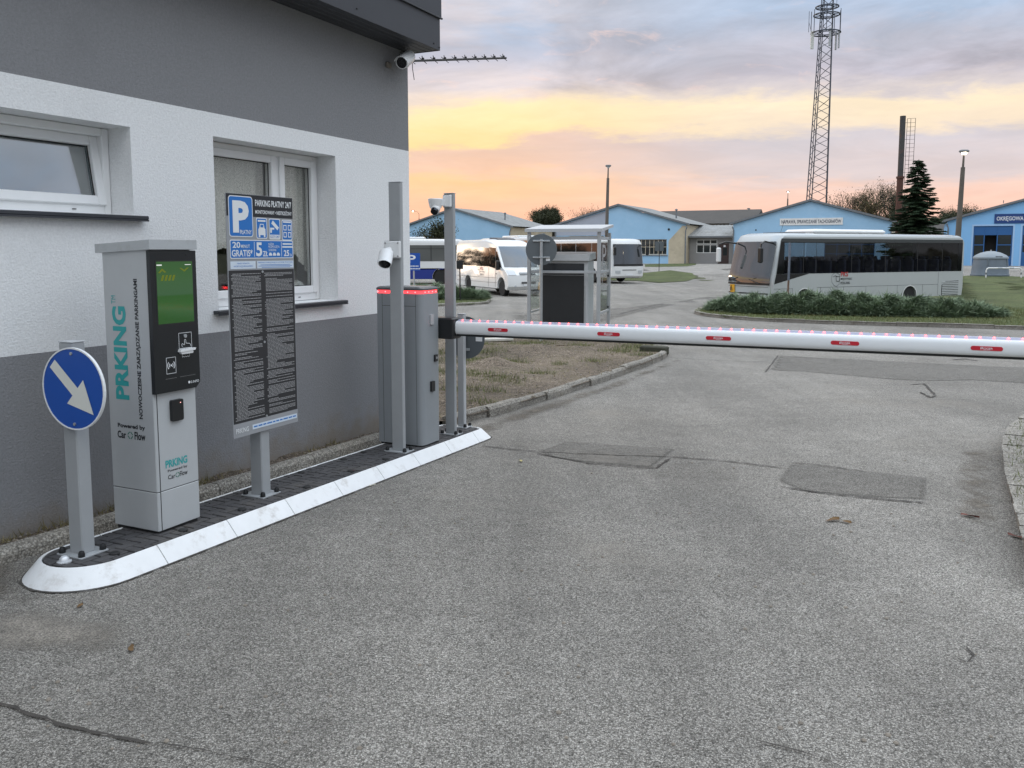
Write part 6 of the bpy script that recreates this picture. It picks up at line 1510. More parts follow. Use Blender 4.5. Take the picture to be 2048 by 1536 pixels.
# tachograph workshop
s3 = shed(0.0, 'pale blue workshop shed with a white lettered board under its gable', M_shed, [(8.6, 13.0, 0.2, 2.85, 4, 3, M_bdoor)])
sfr3 = ((0, -0.06, 0), (1, 0, 0), (0, 0, 1), (0, -1, 0))
sb3 = MB().box(4.45, 10.15, -0.06, -0.005, 3.82, 4.48).build('sign_board', mat('white sign board', (0.74, 0.73, 0.7), 0.7, var=0.1, vscale=2), s3)
pl = MB(); lettering(pl, 'NAPRAWA, SPRAWDZANIE TACHOGRAFÓW', (4.6, 10.0, 3.93, 4.40), sfr3, 0.006, 0.02); pl.build('lettering', mat('faded dark print', (0.06, 0.07, 0.1), 0.7, var=0.4, vscale=3), sb3)
MB().lathe([(0.07, -0.03), (0.07, 0.0), (0, 0.0)], 10, (2.2, -0.005, 3.4), 'y').build('wall_lamp', M_dark, s3)
MB().box(9.2, 12.0, -0.25, 0.0, 3.15, 3.22).build('door_canopy', M_verge, s3)
MB().lathe([(0.12, -0.05), (0.12, 0.0), (0, 0.0)], 10, (12.9, -0.005, 3.1), 'y').build('alarm_box', M_dark, s3)
# vehicle inspection station
s4 = shed(18.96, 'bright blue inspection station with gates and blue lettered board, at right', M_shed4, [(2.07, 5.1, 0.0, 3.55, 0, 0, None), (5.81, 8.84, 0.0, 3.55, 0, 0, None)], sidemat=M_shed4)
sfr4 = ((0, -0.06, 0), (1, 0, 0), (0, 0, 1), (0, -1, 0))
sb4 = MB().box(3.63, 11.0, -0.06, -0.005, 3.76, 4.58).build('sign_board', mat('navy sign board', (0.012, 0.05, 0.19), 0.5), s4)
pl = MB(); lettering(pl, 'OKRĘGOWA STACJA KONTROLI POJAZDÓW', (3.8, 10.85, 3.90, 4.44), sfr4, 0.006, 0.02); pl.build('lettering', M_wink, sb4)
for a, b in ((2.07, 5.1), (5.81, 8.84)):
    f_ = MB().box(a - 0.14, a, -0.02, 0.22, 0.0, 3.69).box(b, b + 0.14, -0.02, 0.22, 0.0, 3.69).box(a, b, -0.021, 0.219, 3.55, 3.69).build('gate_frame', mat('light blue trim', (0.36, 0.55, 0.78), 0.6) if a < 5 else MATS['light blue trim'], s4)
    w3 = (b - a)
    for k, (x0, x1) in enumerate(((a, a + w3 * 0.30), (a + w3 * 0.60, b))):
        if a > 5.5 and k == 0: x1 = a + w3 * 0.6
        g_ = MB().box(x0 + 0.01, x1 - 0.01, 0.05, 0.10, 0.02, 1.25 if a > 5.5 else 0.9).box(x0 + 0.01, x1 - 0.01, 0.05, 0.10, 2.75, 3.54).box(x0 + 0.01, x0 + 0.09, 0.051, 0.099, 0.9, 2.75).box(x1 - 0.09, x1 - 0.01, 0.051, 0.099, 0.9, 2.75).box(x0 + 0.09, x1 - 0.09, 0.052, 0.098, 1.85, 1.93).build('gate_leaf', M_bdoor, s4)
        for z0, z1 in ((1.25 if a > 5.5 else 0.9, 1.85), (1.93, 2.75)): MB().box(x0 + 0.09, x1 - 0.09, 0.07, 0.08, z0, z1).build('pane', M_fglass, g_)
    MB().box(a + w3 * 0.30, a + w3 * 0.60, 0.05, 0.10, 2.75, 3.54).build('gate_header', M_bdoor, s4)
for k in range(5): MB().box(2.0 + k * 2.2, 2.06 + k * 2.2, -0.3, -0.2, GE + 0.1 + (GR - GE) * min(1, (2.0 + k * 2.2) / 7.2) if k < 3 else GE + 0.1 + (GR - GE) * (1 - ((2.0 + k * 2.2) - 7.2) / 7.2), GE + 0.35 + (GR - GE) * min(1, (2.0 + k * 2.2) / 7.2) if k < 3 else GE + 0.3 + (GR - GE) * (1 - ((2.0 + k * 2.2) - 7.2) / 7.2)).build('roof_clip', M_verge, s4)
# annex between the sheds
def annex(s, w_, label, y0=1.2, door=True):
    p_ = shed_pos(s); o = thing('annex', (p_.x, p_.y, GZ0), -AZ, label, 'annex')
    mb = MB()
    ops = [(0.75, 4.0 - 0.0, 1.2, 2.55)] if door else [(0.8, 3.6, 1.2, 2.5)]
    d = (2.9, 4.15, 0.0, 2.2)
    ops = [(0.75, 2.85, 1.15, 2.0), (0.75, 2.85, 2.06, 2.5)]
    cells_x = sorted({0, w_, 0.75, 2.85, 2.95, 4.05}); cells_z = sorted({-0.5, 0.0, 1.15, 2.0, 2.06, 2.15, 2.5, 2.85})
    allops = ops + [(2.95, 4.05, 0.0, 2.15)]
    for xa, xb in zip(cells_x[:-1], cells_x[1:]):
        for za, zb in zip(cells_z[:-1], cells_z[1:]):
            if any(a <= xa and xb <= b and c <= za and zb <= dd_ for a, b, c, dd_ in allops): continue
            mb.add([(xa, y0, za), (xb, y0, za), (xb, y0, zb), (xa, y0, zb)], [(0, 1, 2, 3)])
    mb.build('front_wall', M_agrey, o)
    for a, b, c, d_ in ops:
        wn_ = MB(); t_ = 0.06
        wn_.box(a, b, y0 + 0.02, y0 + 0.08, c, c + t_).box(a, b, y0 + 0.02, y0 + 0.08, d_ - t_, d_)
        for k in range(4): x = a + (b - a - t_) * k / 3; wn_.box(x, x + t_, y0 + 0.021, y0 + 0.079, c + t_, d_ - t_)
        wi = wn_.build('window', M_wwhite, o)
        for k in range(3): MB().box(a + (b - a) * k / 3 + 0.05, a + (b - a) * (k + 1) / 3 - 0.02, y0 + 0.045, y0 + 0.055, c + 0.05, d_ - 0.05).build('pane', M_fglass, wi)
    dr_ = MB().box(2.96, 4.04, y0 + 0.03, y0 + 0.09, 0.0, 2.14).build('door', M_door, o)
    MB().box(3.45, 3.85, y0 + 0.02, y0 + 0.03, 0.9, 1.7).build('door_glass', M_fglass, dr_); MB().box(3.5, 3.7, y0 + 0.01, y0 + 0.02, 1.75, 1.95).build('door_notice', M_wink, dr_)
    r = MB(); L_ = [[(-0.05 + (w_ + 0.1) * k / 24, y0 - 0.5, 2.85 + 0.02 * math.cos(k * math.pi)), (-0.05 + (w_ + 0.1) * k / 24, y0 + 5, 4.1 + 0.02 * math.cos(k * math.pi))] for k in range(25)]
    r.loft(L_, 0, False, False).build('roof', M_eter, o); MB().box(-0.04, w_ + 0.04, y0 - 0.55, y0 - 0.45, 2.70, 2.86).build('gutter', M_verge, o)
    return o
annex(-4.65, 4.6, 'grey flat fronted annex with white window between two blue sheds')
# dark pitched roof further back, seen between the sheds
p_ = shed_pos(-6.0) + WV * 15
o = thing('store', (p_.x, p_.y, GZ0), -AZ, 'dark roofed store building behind the grey annex', 'building')
MB().box(-6.5, 5.4, 0, 8, -0.5, 4.6).build('wall', M_agrey, o)
MB().loft([[(-7.0, -0.4, 4.55), (-7.0, 4, 6.3), (-7.0, 8.4, 4.55)], [(5.6, -0.4, 4.55), (5.6, 4, 6.3), (5.6, 8.4, 4.55)]], 0, True).build('roof', M_droof, o)
p_ = shed_pos(15.0) + WV * 26
o = thing('house', (p_.x, p_.y, GZ0), -AZ, 'low pale house half hidden behind the spruce', 'house')
MB().box(0, 9, 0, 6, -0.5, 3.0).build('wall', M_lilac, o)
MB().loft([[(-0.4, -0.4, 2.95), (-0.4, 3, 4.6), (-0.4, 6.4, 2.95)], [(9.4, -0.4, 2.95), (9.4, 3, 4.6), (9.4, 6.4, 2.95)]], 0, True).build('roof', M_droof, o)

# ================================================================ mast, chimney, lamps, bin
M_mast = mat('mast steel', (0.07, 0.08, 0.1), 0.5, 0.4, var=0.2)
D_ = 125.0; b0, t0 = at(1630, 400, D_), at(1655.5, -40, D_); ms = thing('lattice_mast', (b0.x, D_, gz(b0.x, D_)), 0, 'tall lattice telecom mast with ring platforms behind the workshop', 'mast')
zb_, z1 = ms.location.z, t0.z
k400 = b0.z
def cen(z): f_ = (z - k400) / (t0.z - k400); return b0.x + (t0.x - b0.x) * f_ - ms.location.x
def hw(z): f_ = (z - k400) / (t0.z - k400); return 1.47 - 0.70 * f_
def corner(i, z):
    c = cen(z); h = hw(z); return [Vector((c - h, -h * 0.5, z - zb_)), Vector((c + h, -h * 0.35, z - zb_)), Vector((c + h * 0.05, h * 1.1, z - zb_))][i]
for i in range(3):
    MB().rod(corner(i, zb_), corner(i, z1), 0.13 if i == 1 else 0.085, 0.10 if i == 1 else 0.06, 6).build('leg', M_mast, ms)
lev = []; z = zb_
while z < z1: lev.append(z); z += 1.15
br_ = [MB(), MB(), MB()]
for j, (a, b) in enumerate(zip(lev[:-1], lev[1:])):
    for i in range(3):
        k = (i + 1) % 3
        p_, q_ = (corner(i, a), corner(k, b)) if j % 2 == 0 else (corner(k, a), corner(i, b))
        br_[i].rod(p_, q_, 0.045, n=4, caps=False)
for q in br_: q.build('bracing', M_mast, ms)
MB().rod(corner(2, zb_) * 0.5 + corner(0, zb_) * 0.5, corner(2, z1) * 0.5 + corner(0, z1) * 0.5, 0.06, n=5).build('cable_ladder', M_mast, ms)
def platform(v, ru, nm='platform'):
    z = at(1650, v, D_).z; c = cen(z); n = 20; mb = MB()
    ring = [Vector((c + 0.15 + ru * math.cos(2 * math.pi * k / n), ru * math.sin(2 * math.pi * k / n), z - zb_)) for k in range(n + 1)]
    for a, b in zip(ring[:-1], ring[1:]): mb.rod(a, b, 0.10, n=5)
    inner = [Vector((c + 0.15 + ru * 0.55 * math.cos(2 * math.pi * k / n), ru * 0.55 * math.sin(2 * math.pi * k / n), z - zb_)) for k in range(n + 1)]
    for a, b in zip(inner[:-1], inner[1:]): mb.rod(a, b, 0.07, n=5)
    for k in range(0, n, 2): mb.rod(ring[k], inner[k], 0.06, n=4)
    mb.build(nm, M_mast, ms); return ring
r1 = platform(66, 2.0); r2 = platform(30, 1.75); r3 = platform(14, 1.55)
for k in (0, 2, 9, 11, 14, 18): MB().rod(r1[k], r1[k] + Vector((0, 0, 3.1)), 0.05, n=5).build('antenna_pole', M_mast, ms)
for k, w_ in ((10, 0.22), (1, 0.12), (19, 0.12), (15, 0.14)):
    c = r1[k] * 0.92 + Vector((ms.location.x * 0, 0, 1.6)); MB().bbox(c.x - w_, c.x + w_, c.y - 0.1, c.y + 0.1, c.z - 1.25, c.z + 1.25, 0.03).build('panel_antenna', M_reflw if k == 10 else M_alu, ms)
MB().rod(r1[10] + Vector((-0.45, 0, 0.1)), r1[10] + Vector((-0.45, 0, 3.0)), 0.035, n=5).rod(r1[10], r1[10] + Vector((-0.45, 0, 1.5)), 0.03, n=4).build('side_dipole', M_mast, ms)
MB().rod(r3[1], r3[1] + Vector((0.1, 0, 2.2)), 0.03, n=5).build('whip_antenna', M_mast, ms)
# chimney
D_ = 104.0; ct, cm, cbp = at(1806, 232, D_), at(1800.5, 355, D_), at(1796, 440, D_)
ch = thing('chimney', (cbp.x, D_, gz(cbp.x, D_)), 0, 'rusty steel chimney with a ladder beside the spruce', 'chimney'); zc = ch.location.z
M_chim = mat('sooty chimney steel', (0.055, 0.052, 0.05), 0.7, var=0.35, vscale=0.6, dirt=(0.12, 0.06, 0.04), dscale=1.2, damt=0.5); M_rust = mat('rusty chimney steel', (0.09, 0.04, 0.028), 0.85, var=0.35, vscale=0.8)
lx = lambda p_: p_.x - ch.location.x
MB().rod((lx(cm), 0, cm.z - zc), (lx(ct), 0, ct.z - zc), 0.33, 0.33, 18).build('upper_stack', M_chim, ch, smooth=40)
MB().rod((0, 0, 0), (lx(cm), 0, cm.z - zc), 0.38, 0.37, 18).build('lower_stack', M_rust, ch, smooth=40)
MB().rod((lx(cm), 0, cm.z - zc - 0.12), (lx(cm), 0, cm.z - zc + 0.12), 0.47, n=18).build('flange', M_rust, ch)
la, lb_ = Vector((lx(ct) + 0.55, 0, ct.z - zc - 0.3)), Vector((lx(cm) + 0.5, 0, cm.z - zc - 0.9))
lad = MB()
for dx in (0.0, 0.42, 0.84): lad.rod(la + Vector((dx, 0 if dx != 0.84 else -0.3, 0)), lb_ + Vector((dx, 0 if dx != 0.84 else -0.3, 0)), 0.03, n=5)
for k in range(17):
    c = la.lerp(lb_, k / 16); lad.rod(c, c + Vector((0.42, 0, 0)), 0.025, n=4); lad.rod(c + Vector((0.42, 0, 0)), c + Vector((0.84, -0.3, 0)), 0.02, n=4)
    if k % 4 == 1: lad.rod(c, c - Vector((0.5, 0, 0)), 0.03, n=4)
lad.build('ladder', M_chim, ch)
# lamp posts
M_lit = mat('lit lamp', (0.9, 0.85, 0.75), 0.4, emit=(1.0, 0.86, 0.66), estr=9)
M_cpost = mat('concrete lamp post', (0.12, 0.105, 0.09), 0.85, var=0.2, vscale=2)
def lamp_post(u, v, D_, r_, label, lit, foot_u=None, arm=None):
    tp = at(u, v, D_); fx = tp.x if foot_u is None else at(foot_u, 470, D_).x
    o = thing('lamp_post', (fx, D_, gz(fx, D_)), 0, label, 'lamp post'); h = tp.z - o.location.z; lean_ = tp.x - fx
    kk = h / max(1e-3, (tp.z - at(u, 470, D_).z)) if foot_u else 1
    MB().rod((0, 0, -0.3), (lean_ * 0.9, 0, h * 0.9), r_ * 1.35, r_ * 0.8, 12).rod((lean_ * 0.9, 0, h * 0.9), (lean_, 0, h), r_ * 0.45, r_ * 0.35, 8).build('post', M_cpost, o, smooth=40)
    if arm: MB().path([(lean_, 0, h), (lean_ + arm * 0.3, 0, h + 0.35), (lean_ + arm, 0, h + 0.42)], r_ * 0.3, 6).build('arm', M_cpost, o)
    c = Vector((lean_ + (arm or 0), 0, h + (0.42 if arm else 0.0)))
    MB().bbox(c.x - 0.22, c.x + 0.22, -0.16, 0.16, c.z + 0.02, c.z + 0.16, 0.05).build('lamp_head', M_verge, o)
    MB().lathe([(0.0, -0.12), (0.10, -0.08), (0.13, 0.0), (0.0, 0.02)], 12, tuple(c + Vector((0, -0.02, 0.02)))).build('lamp_glass', M_lit if lit else M_lampg, o)
    return o
lamp_post(1216.5, 334, 66.0, 0.13, 'dark concrete lamp post rising behind the glass shelter', False, 1212)
lamp_post(1928, 306, 44.0, 0.13, 'concrete lamp post with lit lamp behind the silver bus', True, 1914)
lamp_post(1576, 384, 132.0, 0.12, 'far lit lamp left of the lattice mast', True)
lamp_post(1505, 424, 128.0, 0.10, 'far unlit lamp with bent arm above the dark roofed store', False, None, -0.6)
lamp_post(838, 428, 128.0, 0.08, 'far lit lamp at the left end of the shed row', True, None, -0.9)
# bell shaped recycling bin and hoop rail
p_ = gp(1979, 554); ig = placed('recycling_bin', p_.x, p_.y, 0, 'grey bell shaped recycling bin in front of the inspection station', 'bin')
M_bin = mat('grey bin plastic', (0.13, 0.16, 0.19), 0.55, var=0.12, vscale=3)
MB().lathe([(1.14, 0.0), (1.14, 0.12), (1.12, 0.16), (1.08, 0.6), (1.02, 1.1), (1.0, 1.22)], 36).build('shell', M_bin, ig, smooth=40)
tp_ = MB().lathe([(1.05, 1.2), (1.05, 1.3), (0.92, 1.44), (0.62, 1.60), (0.25, 1.70), (0.0, 1.72)], 36).build('dome', mat('bin dome', (0.2, 0.235, 0.26), 0.5, var=0.08), ig, smooth=40)
for x in (-0.62, 0.62): MB().bbox(x - 0.05, x + 0.05, -0.99 if abs(x) < 0.3 else -0.88, -0.8, 0.75, 1.18, 0.02).build('rib', M_bin, ig)
MB().lathe([(1.16, 0.10), (1.16, 0.18), (1.13, 0.2), (1.13, 0.09)], 36).build('base_ring', M_bin, ig)
MB().bbox(-0.22, 0.22, -1.02, -0.9, 1.34, 1.38, 0.01).build('inlet_flap', M_gask, ig)
MB().lathe([(0.05, 1.72), (0.05, 1.8), (0.0, 1.8)], 8).build('lifting_eye', M_galv, ig)
pa_, pb2 = gp(1963, 557), gp(2040, 558)
hp = placed('hoop_rail', (pa_.x + pb2.x) / 2, (pa_.y + pb2.y) / 2 - 0.3, 0, 'white tubular hoop rail in front of the grey recycling bin', 'guard rail'); hl = (pb2 - pa_).length / 2
MB().path([(-hl, 0, -0.1), (-hl, 0, 0.55), (-hl + 0.05, 0, 0.66), (-hl + 0.15, 0, 0.7), (0, 0, 0.7), (hl - 0.15, 0, 0.7), (hl - 0.05, 0, 0.66), (hl, 0, 0.55), (hl, 0, -0.1)], 0.045, 10).build('tube', mat('white rail paint', (0.7, 0.7, 0.69), 0.5, var=0.1), hp, smooth=50)
for x in (-hl, hl): MB().rod((x, 0, 0.28), (x, 0, 0.42), 0.047, n=10).build('red_band', M_verge, hp)
for a, b in ((-hl * 0.35, -hl * 0.1), (hl * 0.3, hl * 0.55)): MB().rod((a, 0, 0.7), (b, 0, 0.7), 0.047, n=10).build('grey_band', M_alu, hp)

# ================================================================ planting
def leafmat(name, c0, c1, rough=0.7):
    m = bpy.data.materials.new(name); m.use_nodes = True; nt = m.node_tree; b = nt.nodes['Principled BSDF']
    g_ = nt.nodes.new('ShaderNodeNewGeometry'); r_ = nt.nodes.new('ShaderNodeValToRGB'); nt.links.new(g_.outputs['Random Per Island'], r_.inputs[0])
    r_.color_ramp.elements[0].color = (*c0, 1); r_.color_ramp.elements[1].color = (*c1, 1)
    nt.links.new(r_.outputs[0], b.inputs['Base Color']); b.inputs['Roughness'].default_value = rough; b.inputs['Specular IOR Level'].default_value = 0.3
    return m
M_jun = leafmat('juniper needles', (0.06, 0.095, 0.055), (0.27, 0.34, 0.21))
M_spr = leafmat('spruce needles', (0.018, 0.04, 0.02), (0.055, 0.09, 0.042))
M_leaf = leafmat('autumn leaves', (0.05, 0.045, 0.016), (0.11, 0.085, 0.03))
M_dleaf = leafmat('dark leaves', (0.02, 0.028, 0.012), (0.055, 0.06, 0.025))
M_bark = mat('bark', (0.06, 0.048, 0.038), 0.9, var=0.3, vscale=4)
M_grass = leafmat('grass blades', (0.06, 0.09, 0.024), (0.18, 0.19, 0.075))
M_dry = leafmat('dry grass blades', (0.10, 0.09, 0.035), (0.24, 0.2, 0.10))
def tri_cloud(name, m, P, A, Bv, parent=None, kind=None):
    """P, A, Bv: (n,3) arrays, one thin triangle with corners P+A, P-A, P+Bv each"""
    n = len(P); V = np.empty((n * 3, 3), np.float32); V[0::3] = P + A; V[1::3] = P - A; V[2::3] = P + Bv
    me = bpy.data.meshes.new(name); me.vertices.add(n * 3); me.vertices.foreach_set('co', V.ravel())
    me.loops.add(n * 3); me.loops.foreach_set('vertex_index', np.arange(n * 3, dtype=np.int32))
    me.polygons.add(n); me.polygons.foreach_set('loop_start', np.arange(0, n * 3, 3, dtype=np.int32)); me.polygons.foreach_set('loop_total', np.full(n, 3, np.int32))
    me.update(calc_edges=True); me.materials.append(m)
    o = link(name, me, parent)
    if kind: o['kind'] = kind
    return o
rng = np.random.default_rng(12)
def unit(v): return v / np.maximum(1e-9, np.linalg.norm(v, axis=1, keepdims=True))
def juniper(name, lobes, label, n_per, zoff):
    """spreading juniper: sprays of needles rising outwards over low mounds; lobes = (x, y, rx, ry, h)"""
    cx = sum(l[0] for l in lobes) / len(lobes); cy = sum(l[1] for l in lobes) / len(lobes)
    o = thing(name, (cx, cy, gz(cx, cy) + 0.1), 0, label, 'shrub'); oz = o.location.z
    P, A, Bv = [], [], []
    for x, y, rx, ry, h in lobes:
        n = int(n_per * rx * ry)
        r = np.sqrt(rng.random(n)); a = rng.random(n) * 2 * np.pi
        px_, py_ = r * np.cos(a) * rx, r * np.sin(a) * ry
        prof = (1 - r ** 2.6) ** 0.6
        lump = 0.74 + 0.46 * np.sin(px_ * 5.1 + x) * np.cos(py_ * 6.3 + y * 2) + 0.12 * np.sin(px_ * 13 + 1.3) * np.sin(py_ * 11)
        top = h * (0.22 + 0.78 * prof) * lump
        pz = top * (1 - 0.7 * rng.random(n) ** 2.6)
        gzv = np.array([gz(x + q, y + s) for q, s in zip(px_[::1], py_[::1])]) if n < 4000 else np.interp(py_, np.linspace(-ry, ry, 9), [gz(x, y + s) for s in np.linspace(-ry, ry, 9)])
        base = np.stack([px_ + x - cx, py_ + y - cy, pz + gzv + 0.08 - oz], 1)
        out = np.stack([np.cos(a) * 0.7 + rng.normal(0, 0.5, n), np.sin(a) * 0.7 + rng.normal(0, 0.5, n), 0.12 + rng.normal(0, 0.20, n)], 1); out = unit(out)
        # each spray is a fan of 6 needles
        for k in range(6):
            d = unit(out + rng.normal(0, 0.42, (n, 3)) * np.array([1, 1, 0.6])); s_ = unit(np.cross(d, np.array([0, 0, 1.0]) + rng.normal(0, 0.35, (n, 3))))
            off = out * rng.random((n, 1)) * 0.10
            P.append(base + off); A.append(s_ * 0.012); Bv.append(d * (0.09 + 0.10 * rng.random((n, 1)) + 0.16 * (rng.random((n, 1)) > 0.85)))
    tri_cloud('foliage', M_jun, np.concatenate(P), np.concatenate(A), np.concatenate(Bv), o)
    mb = MB(); rj = random.Random(8)
    for x, y, rx, ry, h in lobes:
        for k in range(7):
            a = rj.uniform(0, 6.28); mb.path([(x - cx, y - cy, gz(x, y) - oz), (x - cx + math.cos(a) * rx * 0.4, y - cy + math.sin(a) * ry * 0.4, gz(x, y) - oz + h * 0.35), (x - cx + math.cos(a) * rx * 0.8, y - cy + math.sin(a) * ry * 0.8, gz(x, y) - oz + h * 0.45)], 0.02, 5)
        # dark inner mass of old twigs
        mb.lathe([(rx * 0.6, 0.0), (rx * 0.5, h * 0.2), (rx * 0.3, h * 0.34), (0.0, h * 0.38)], 14, (x - cx, y - cy, gz(x, y) - oz + 0.02))
    mb.build('twigs', mat('juniper twigs', (0.022, 0.024, 0.014), 0.95, var=0.4, vscale=6, bump=0.05, bscale=12), o)
    return o
def jl(u, v, rx, ry, h):
    p_ = gp(u, v); return (p_.x, p_.y, rx, ry, h * 0.68)
juniper('juniper_shrub', [jl(1468, 628, 0.95, 0.8, 0.72), jl(1525, 631, 1.1, 0.9, 0.85), jl(1600, 632, 1.3, 1.0, 0.98)], 'left part of the juniper hedge, in front of the bus windscreen', 6500, 0)
juniper('juniper_shrub', [jl(1680, 634, 1.3, 0.9, 1.0), jl(1750, 636, 1.2, 0.9, 0.95)], 'middle part of the juniper hedge, below the bus lettering', 6500, 0)
juniper('juniper_shrub', [jl(1820, 637, 1.2, 0.85, 0.85), jl(1890, 638, 1.1, 0.8, 0.74), jl(1955, 639, 0.85, 0.6, 0.58)], 'right low end of the juniper hedge, tapering off past the bus', 6500, 0)
juniper('juniper_shrub', [jl(800, 598, 1.2, 0.9, 0.7), jl(850, 598, 1.2, 0.9, 0.72), jl(905, 602, 1.1, 0.8, 0.62), jl(935, 602, 0.9, 0.7, 0.5)], 'small spreading juniper in the left bed before the buses', 6000, 0)

# ---- spruce
def spruce(u, vtop, D_, half_w, label):
    tp = at(u, vtop, D_); g0 = gz(tp.x, D_); H = tp.z - g0; o = thing('spruce_tree', (tp.x, D_, g0), 0, label, 'tree')
    MB().rod((0, 0, 0), (0, 0, H * 0.98), 0.17, 0.02, 10).build('trunk', M_bark, o)
    P, A, Bv = [], [], []; bmh = MB(); rs_ = random.Random(3)
    z = 0.6
    while z < H - 0.15:
        f_ = 1 - z / H; nb = max(6, int(7 + 7 * f_)); 
        for k in range(nb):
            a = rs_.uniform(0, 6.28); ln = half_w * (f_ ** 0.78) * rs_.uniform(0.72, 1.12) + 0.12
            droop = -0.28 * ln + rs_.uniform(-0.1, 0.1); up_ = 0.10 * ln
            p0 = np.array([0, 0, z]); p1 = p0 + np.array([math.cos(a) * ln * 0.55, math.sin(a) * ln * 0.55, droop * 0.6]); p2 = p0 + np.array([math.cos(a) * ln, math.sin(a) * ln, droop + up_])
            bmh.path([tuple(p0), tuple(p1), tuple(p2)], 0.014, 4)
            n = int(330 * ln) + 60
            t_ = rng.random((n, 1)) ** 0.7; ax_ = np.where(t_ < 0.55, p0 + (p1 - p0) * t_ / 0.55, p1 + (p2 - p1) * (t_ - 0.55) / 0.45)
            dirv = np.array([math.cos(a), math.sin(a), -0.15]); sidev = np.array([-math.sin(a), math.cos(a), 0])
            sp_ = rng.normal(0, 1, (n, 1)); tw = unit(dirv * 0.7 + sidev * sp_ * 0.9 + np.array([0, 0, -0.35]) * rng.random((n, 1)))
            wln = (0.10 + 0.22 * rng.random((n, 1))) * (0.35 + 0.8 * (1 - t_)) * (0.5 + 0.5 * f_) + 0.05
            s_ = unit(np.cross(tw, np.array([0, 0, 0.8]) + rng.normal(0, 0.6, (n, 3))))
            P.append(ax_); A.append(s_ * 0.032); Bv.append(tw * wln * 1.9)
        z += 0.16 + 0.10 * f_
    bmh.build('branches', M_bark, o)
    tri_cloud('crown', M_spr, np.concatenate(P), np.concatenate(A), np.concatenate(Bv), o)
    return o
spruce(1838, 314, 72.0, 3.0, 'dark spruce tree between the workshop and the inspection station')
# ---- broadleaf trees, nearly bare in autumn
def tree(u, vtop, D_, spread, label, leaves, lm, seed, name='leafy_tree', dens=1.0, levels=5, vb=None, tr=0.14):
    tp = at(u, vtop, D_); g0 = gz(tp.x, D_); H = tp.z - g0; o = thing(name, (tp.x, D_, g0), 0, label, 'tree'); rt = random.Random(seed)
    mb = MB(); tips = []
    def grow(p, d, ln, r, lv):
        q = p + d * ln; mb.rod(p, q, r, r * 0.68, 5 if lv > 1 else 7, caps=False)
        if lv >= 2: tips.append((q, lv))
        if lv >= levels: return
        for k in range(3 if lv < levels - 1 else 2):
            dd_ = (d + Vector((rt.gauss(0, 0.42) * spread, rt.gauss(0, 0.42) * spread, rt.uniform(-0.1, 0.4)))).normalized()
            grow(q, dd_, ln * rt.uniform(0.6, 0.85), r * 0.64, lv + 1)
    for k in range(2): grow(Vector((rt.uniform(-.3, .3), rt.uniform(-.3, .3), 0)), Vector((rt.uniform(-.15, .15), rt.uniform(-.15, .15), 1)).normalized(), H * 0.30, tr, 0)
    zmax = max(t_[0].z for t_ in tips); k_ = H / zmax
    mb.v = [(a * k_, b * k_, c * k_) for a, b, c in mb.v]; mb.build('trunk', M_bark, o)
    T = np.array([[*(t_[0] * k_)] for t_ in tips]); 
    n = int(leaves * len(T)); 
    idx = rng.integers(0, len(T), n); P = T[idx] + rng.normal(0, 0.30 * dens, (n, 3))
    d = unit(rng.normal(0, 1, (n, 3))); s_ = unit(np.cross(d, rng.normal(0, 1, (n, 3))))
    tri_cloud('crown', lm, P, s_ * 0.055, d * 0.16, o)
    return o
tree(1722, 372, 118.0, 1.0, 'thin half bare tree right of the lattice mast', 3, M_leaf, 21)
tree(1762, 362, 120.0, 1.0, 'half bare tree between the thin tree and the chimney', 4, M_leaf, 5)
tree(1792, 372, 116.0, 1.0, 'half bare tree right behind the rusty chimney', 4, M_dleaf, 9)
tree(1744, 400, 112.0, 1.2, 'low brown tree over the workshop roof end', 7, M_leaf, 33)
tree(1815, 405, 112.0, 1.2, 'dark low tree at the left foot of the spruce', 14, M_dleaf, 35)
tree(1936, 412, 125.0, 1.1, 'dark round tree behind the roof of the inspection station', 26, M_dleaf, 14)
tree(1902, 428, 122.0, 1.3, 'low dark tree left of the lit concrete lamp post', 26, M_dleaf, 17)
tree(1860, 440, 118.0, 1.4, 'dark bush like tree behind the spruce', 22, M_dleaf, 18)
tree(1097, 417, 130.0, 0.45, 'dense dark tree between the two left sheds', 30, M_dleaf, 41)
tree(1084, 430, 128.0, 0.45, 'low dense tree left of the dense dark tree', 26, M_dleaf, 42)
tree(1114, 428, 128.0, 0.45, 'low dense tree right of the dense dark tree', 24, M_dleaf, 43)
tree(1165, 414, 135.0, 0.9, 'bare thin tree above the left slope of the second shed', 0.7, M_dleaf, 44, tr=0.08)
tree(1180, 412, 138.0, 0.9, 'bare thin tree close to the ridge of the second shed', 0.5, M_dleaf, 45, tr=0.08)
tree(876, 446, 74.0, 0.8, 'small dark tree in front of the leftmost shed', 5, M_dleaf, 50, tr=0.06)
# far belt of trees along the horizon
n = 60000; ang = rng.uniform(-3.14, 3.14, n); dist = 330 + rng.normal(0, 14, n); hgt = rng.random(n) ** 0.8 * (7 + 3 * np.sin(ang * 31) + 2 * np.sin(ang * 83))
P = np.stack([np.sin(ang) * dist, np.cos(ang) * dist, 0.2 + hgt], 1); d = unit(rng.normal(0, 1, (n, 3))); s_ = unit(np.cross(d, rng.normal(0, 1, (n, 3))))
tg_ = tri_cloud('distant_wood', M_dleaf, P, s_ * 0.9, d * 1.9, None, 'stuff'); tag(tg_, 'far dark belt of trees along the horizon', 'wood')

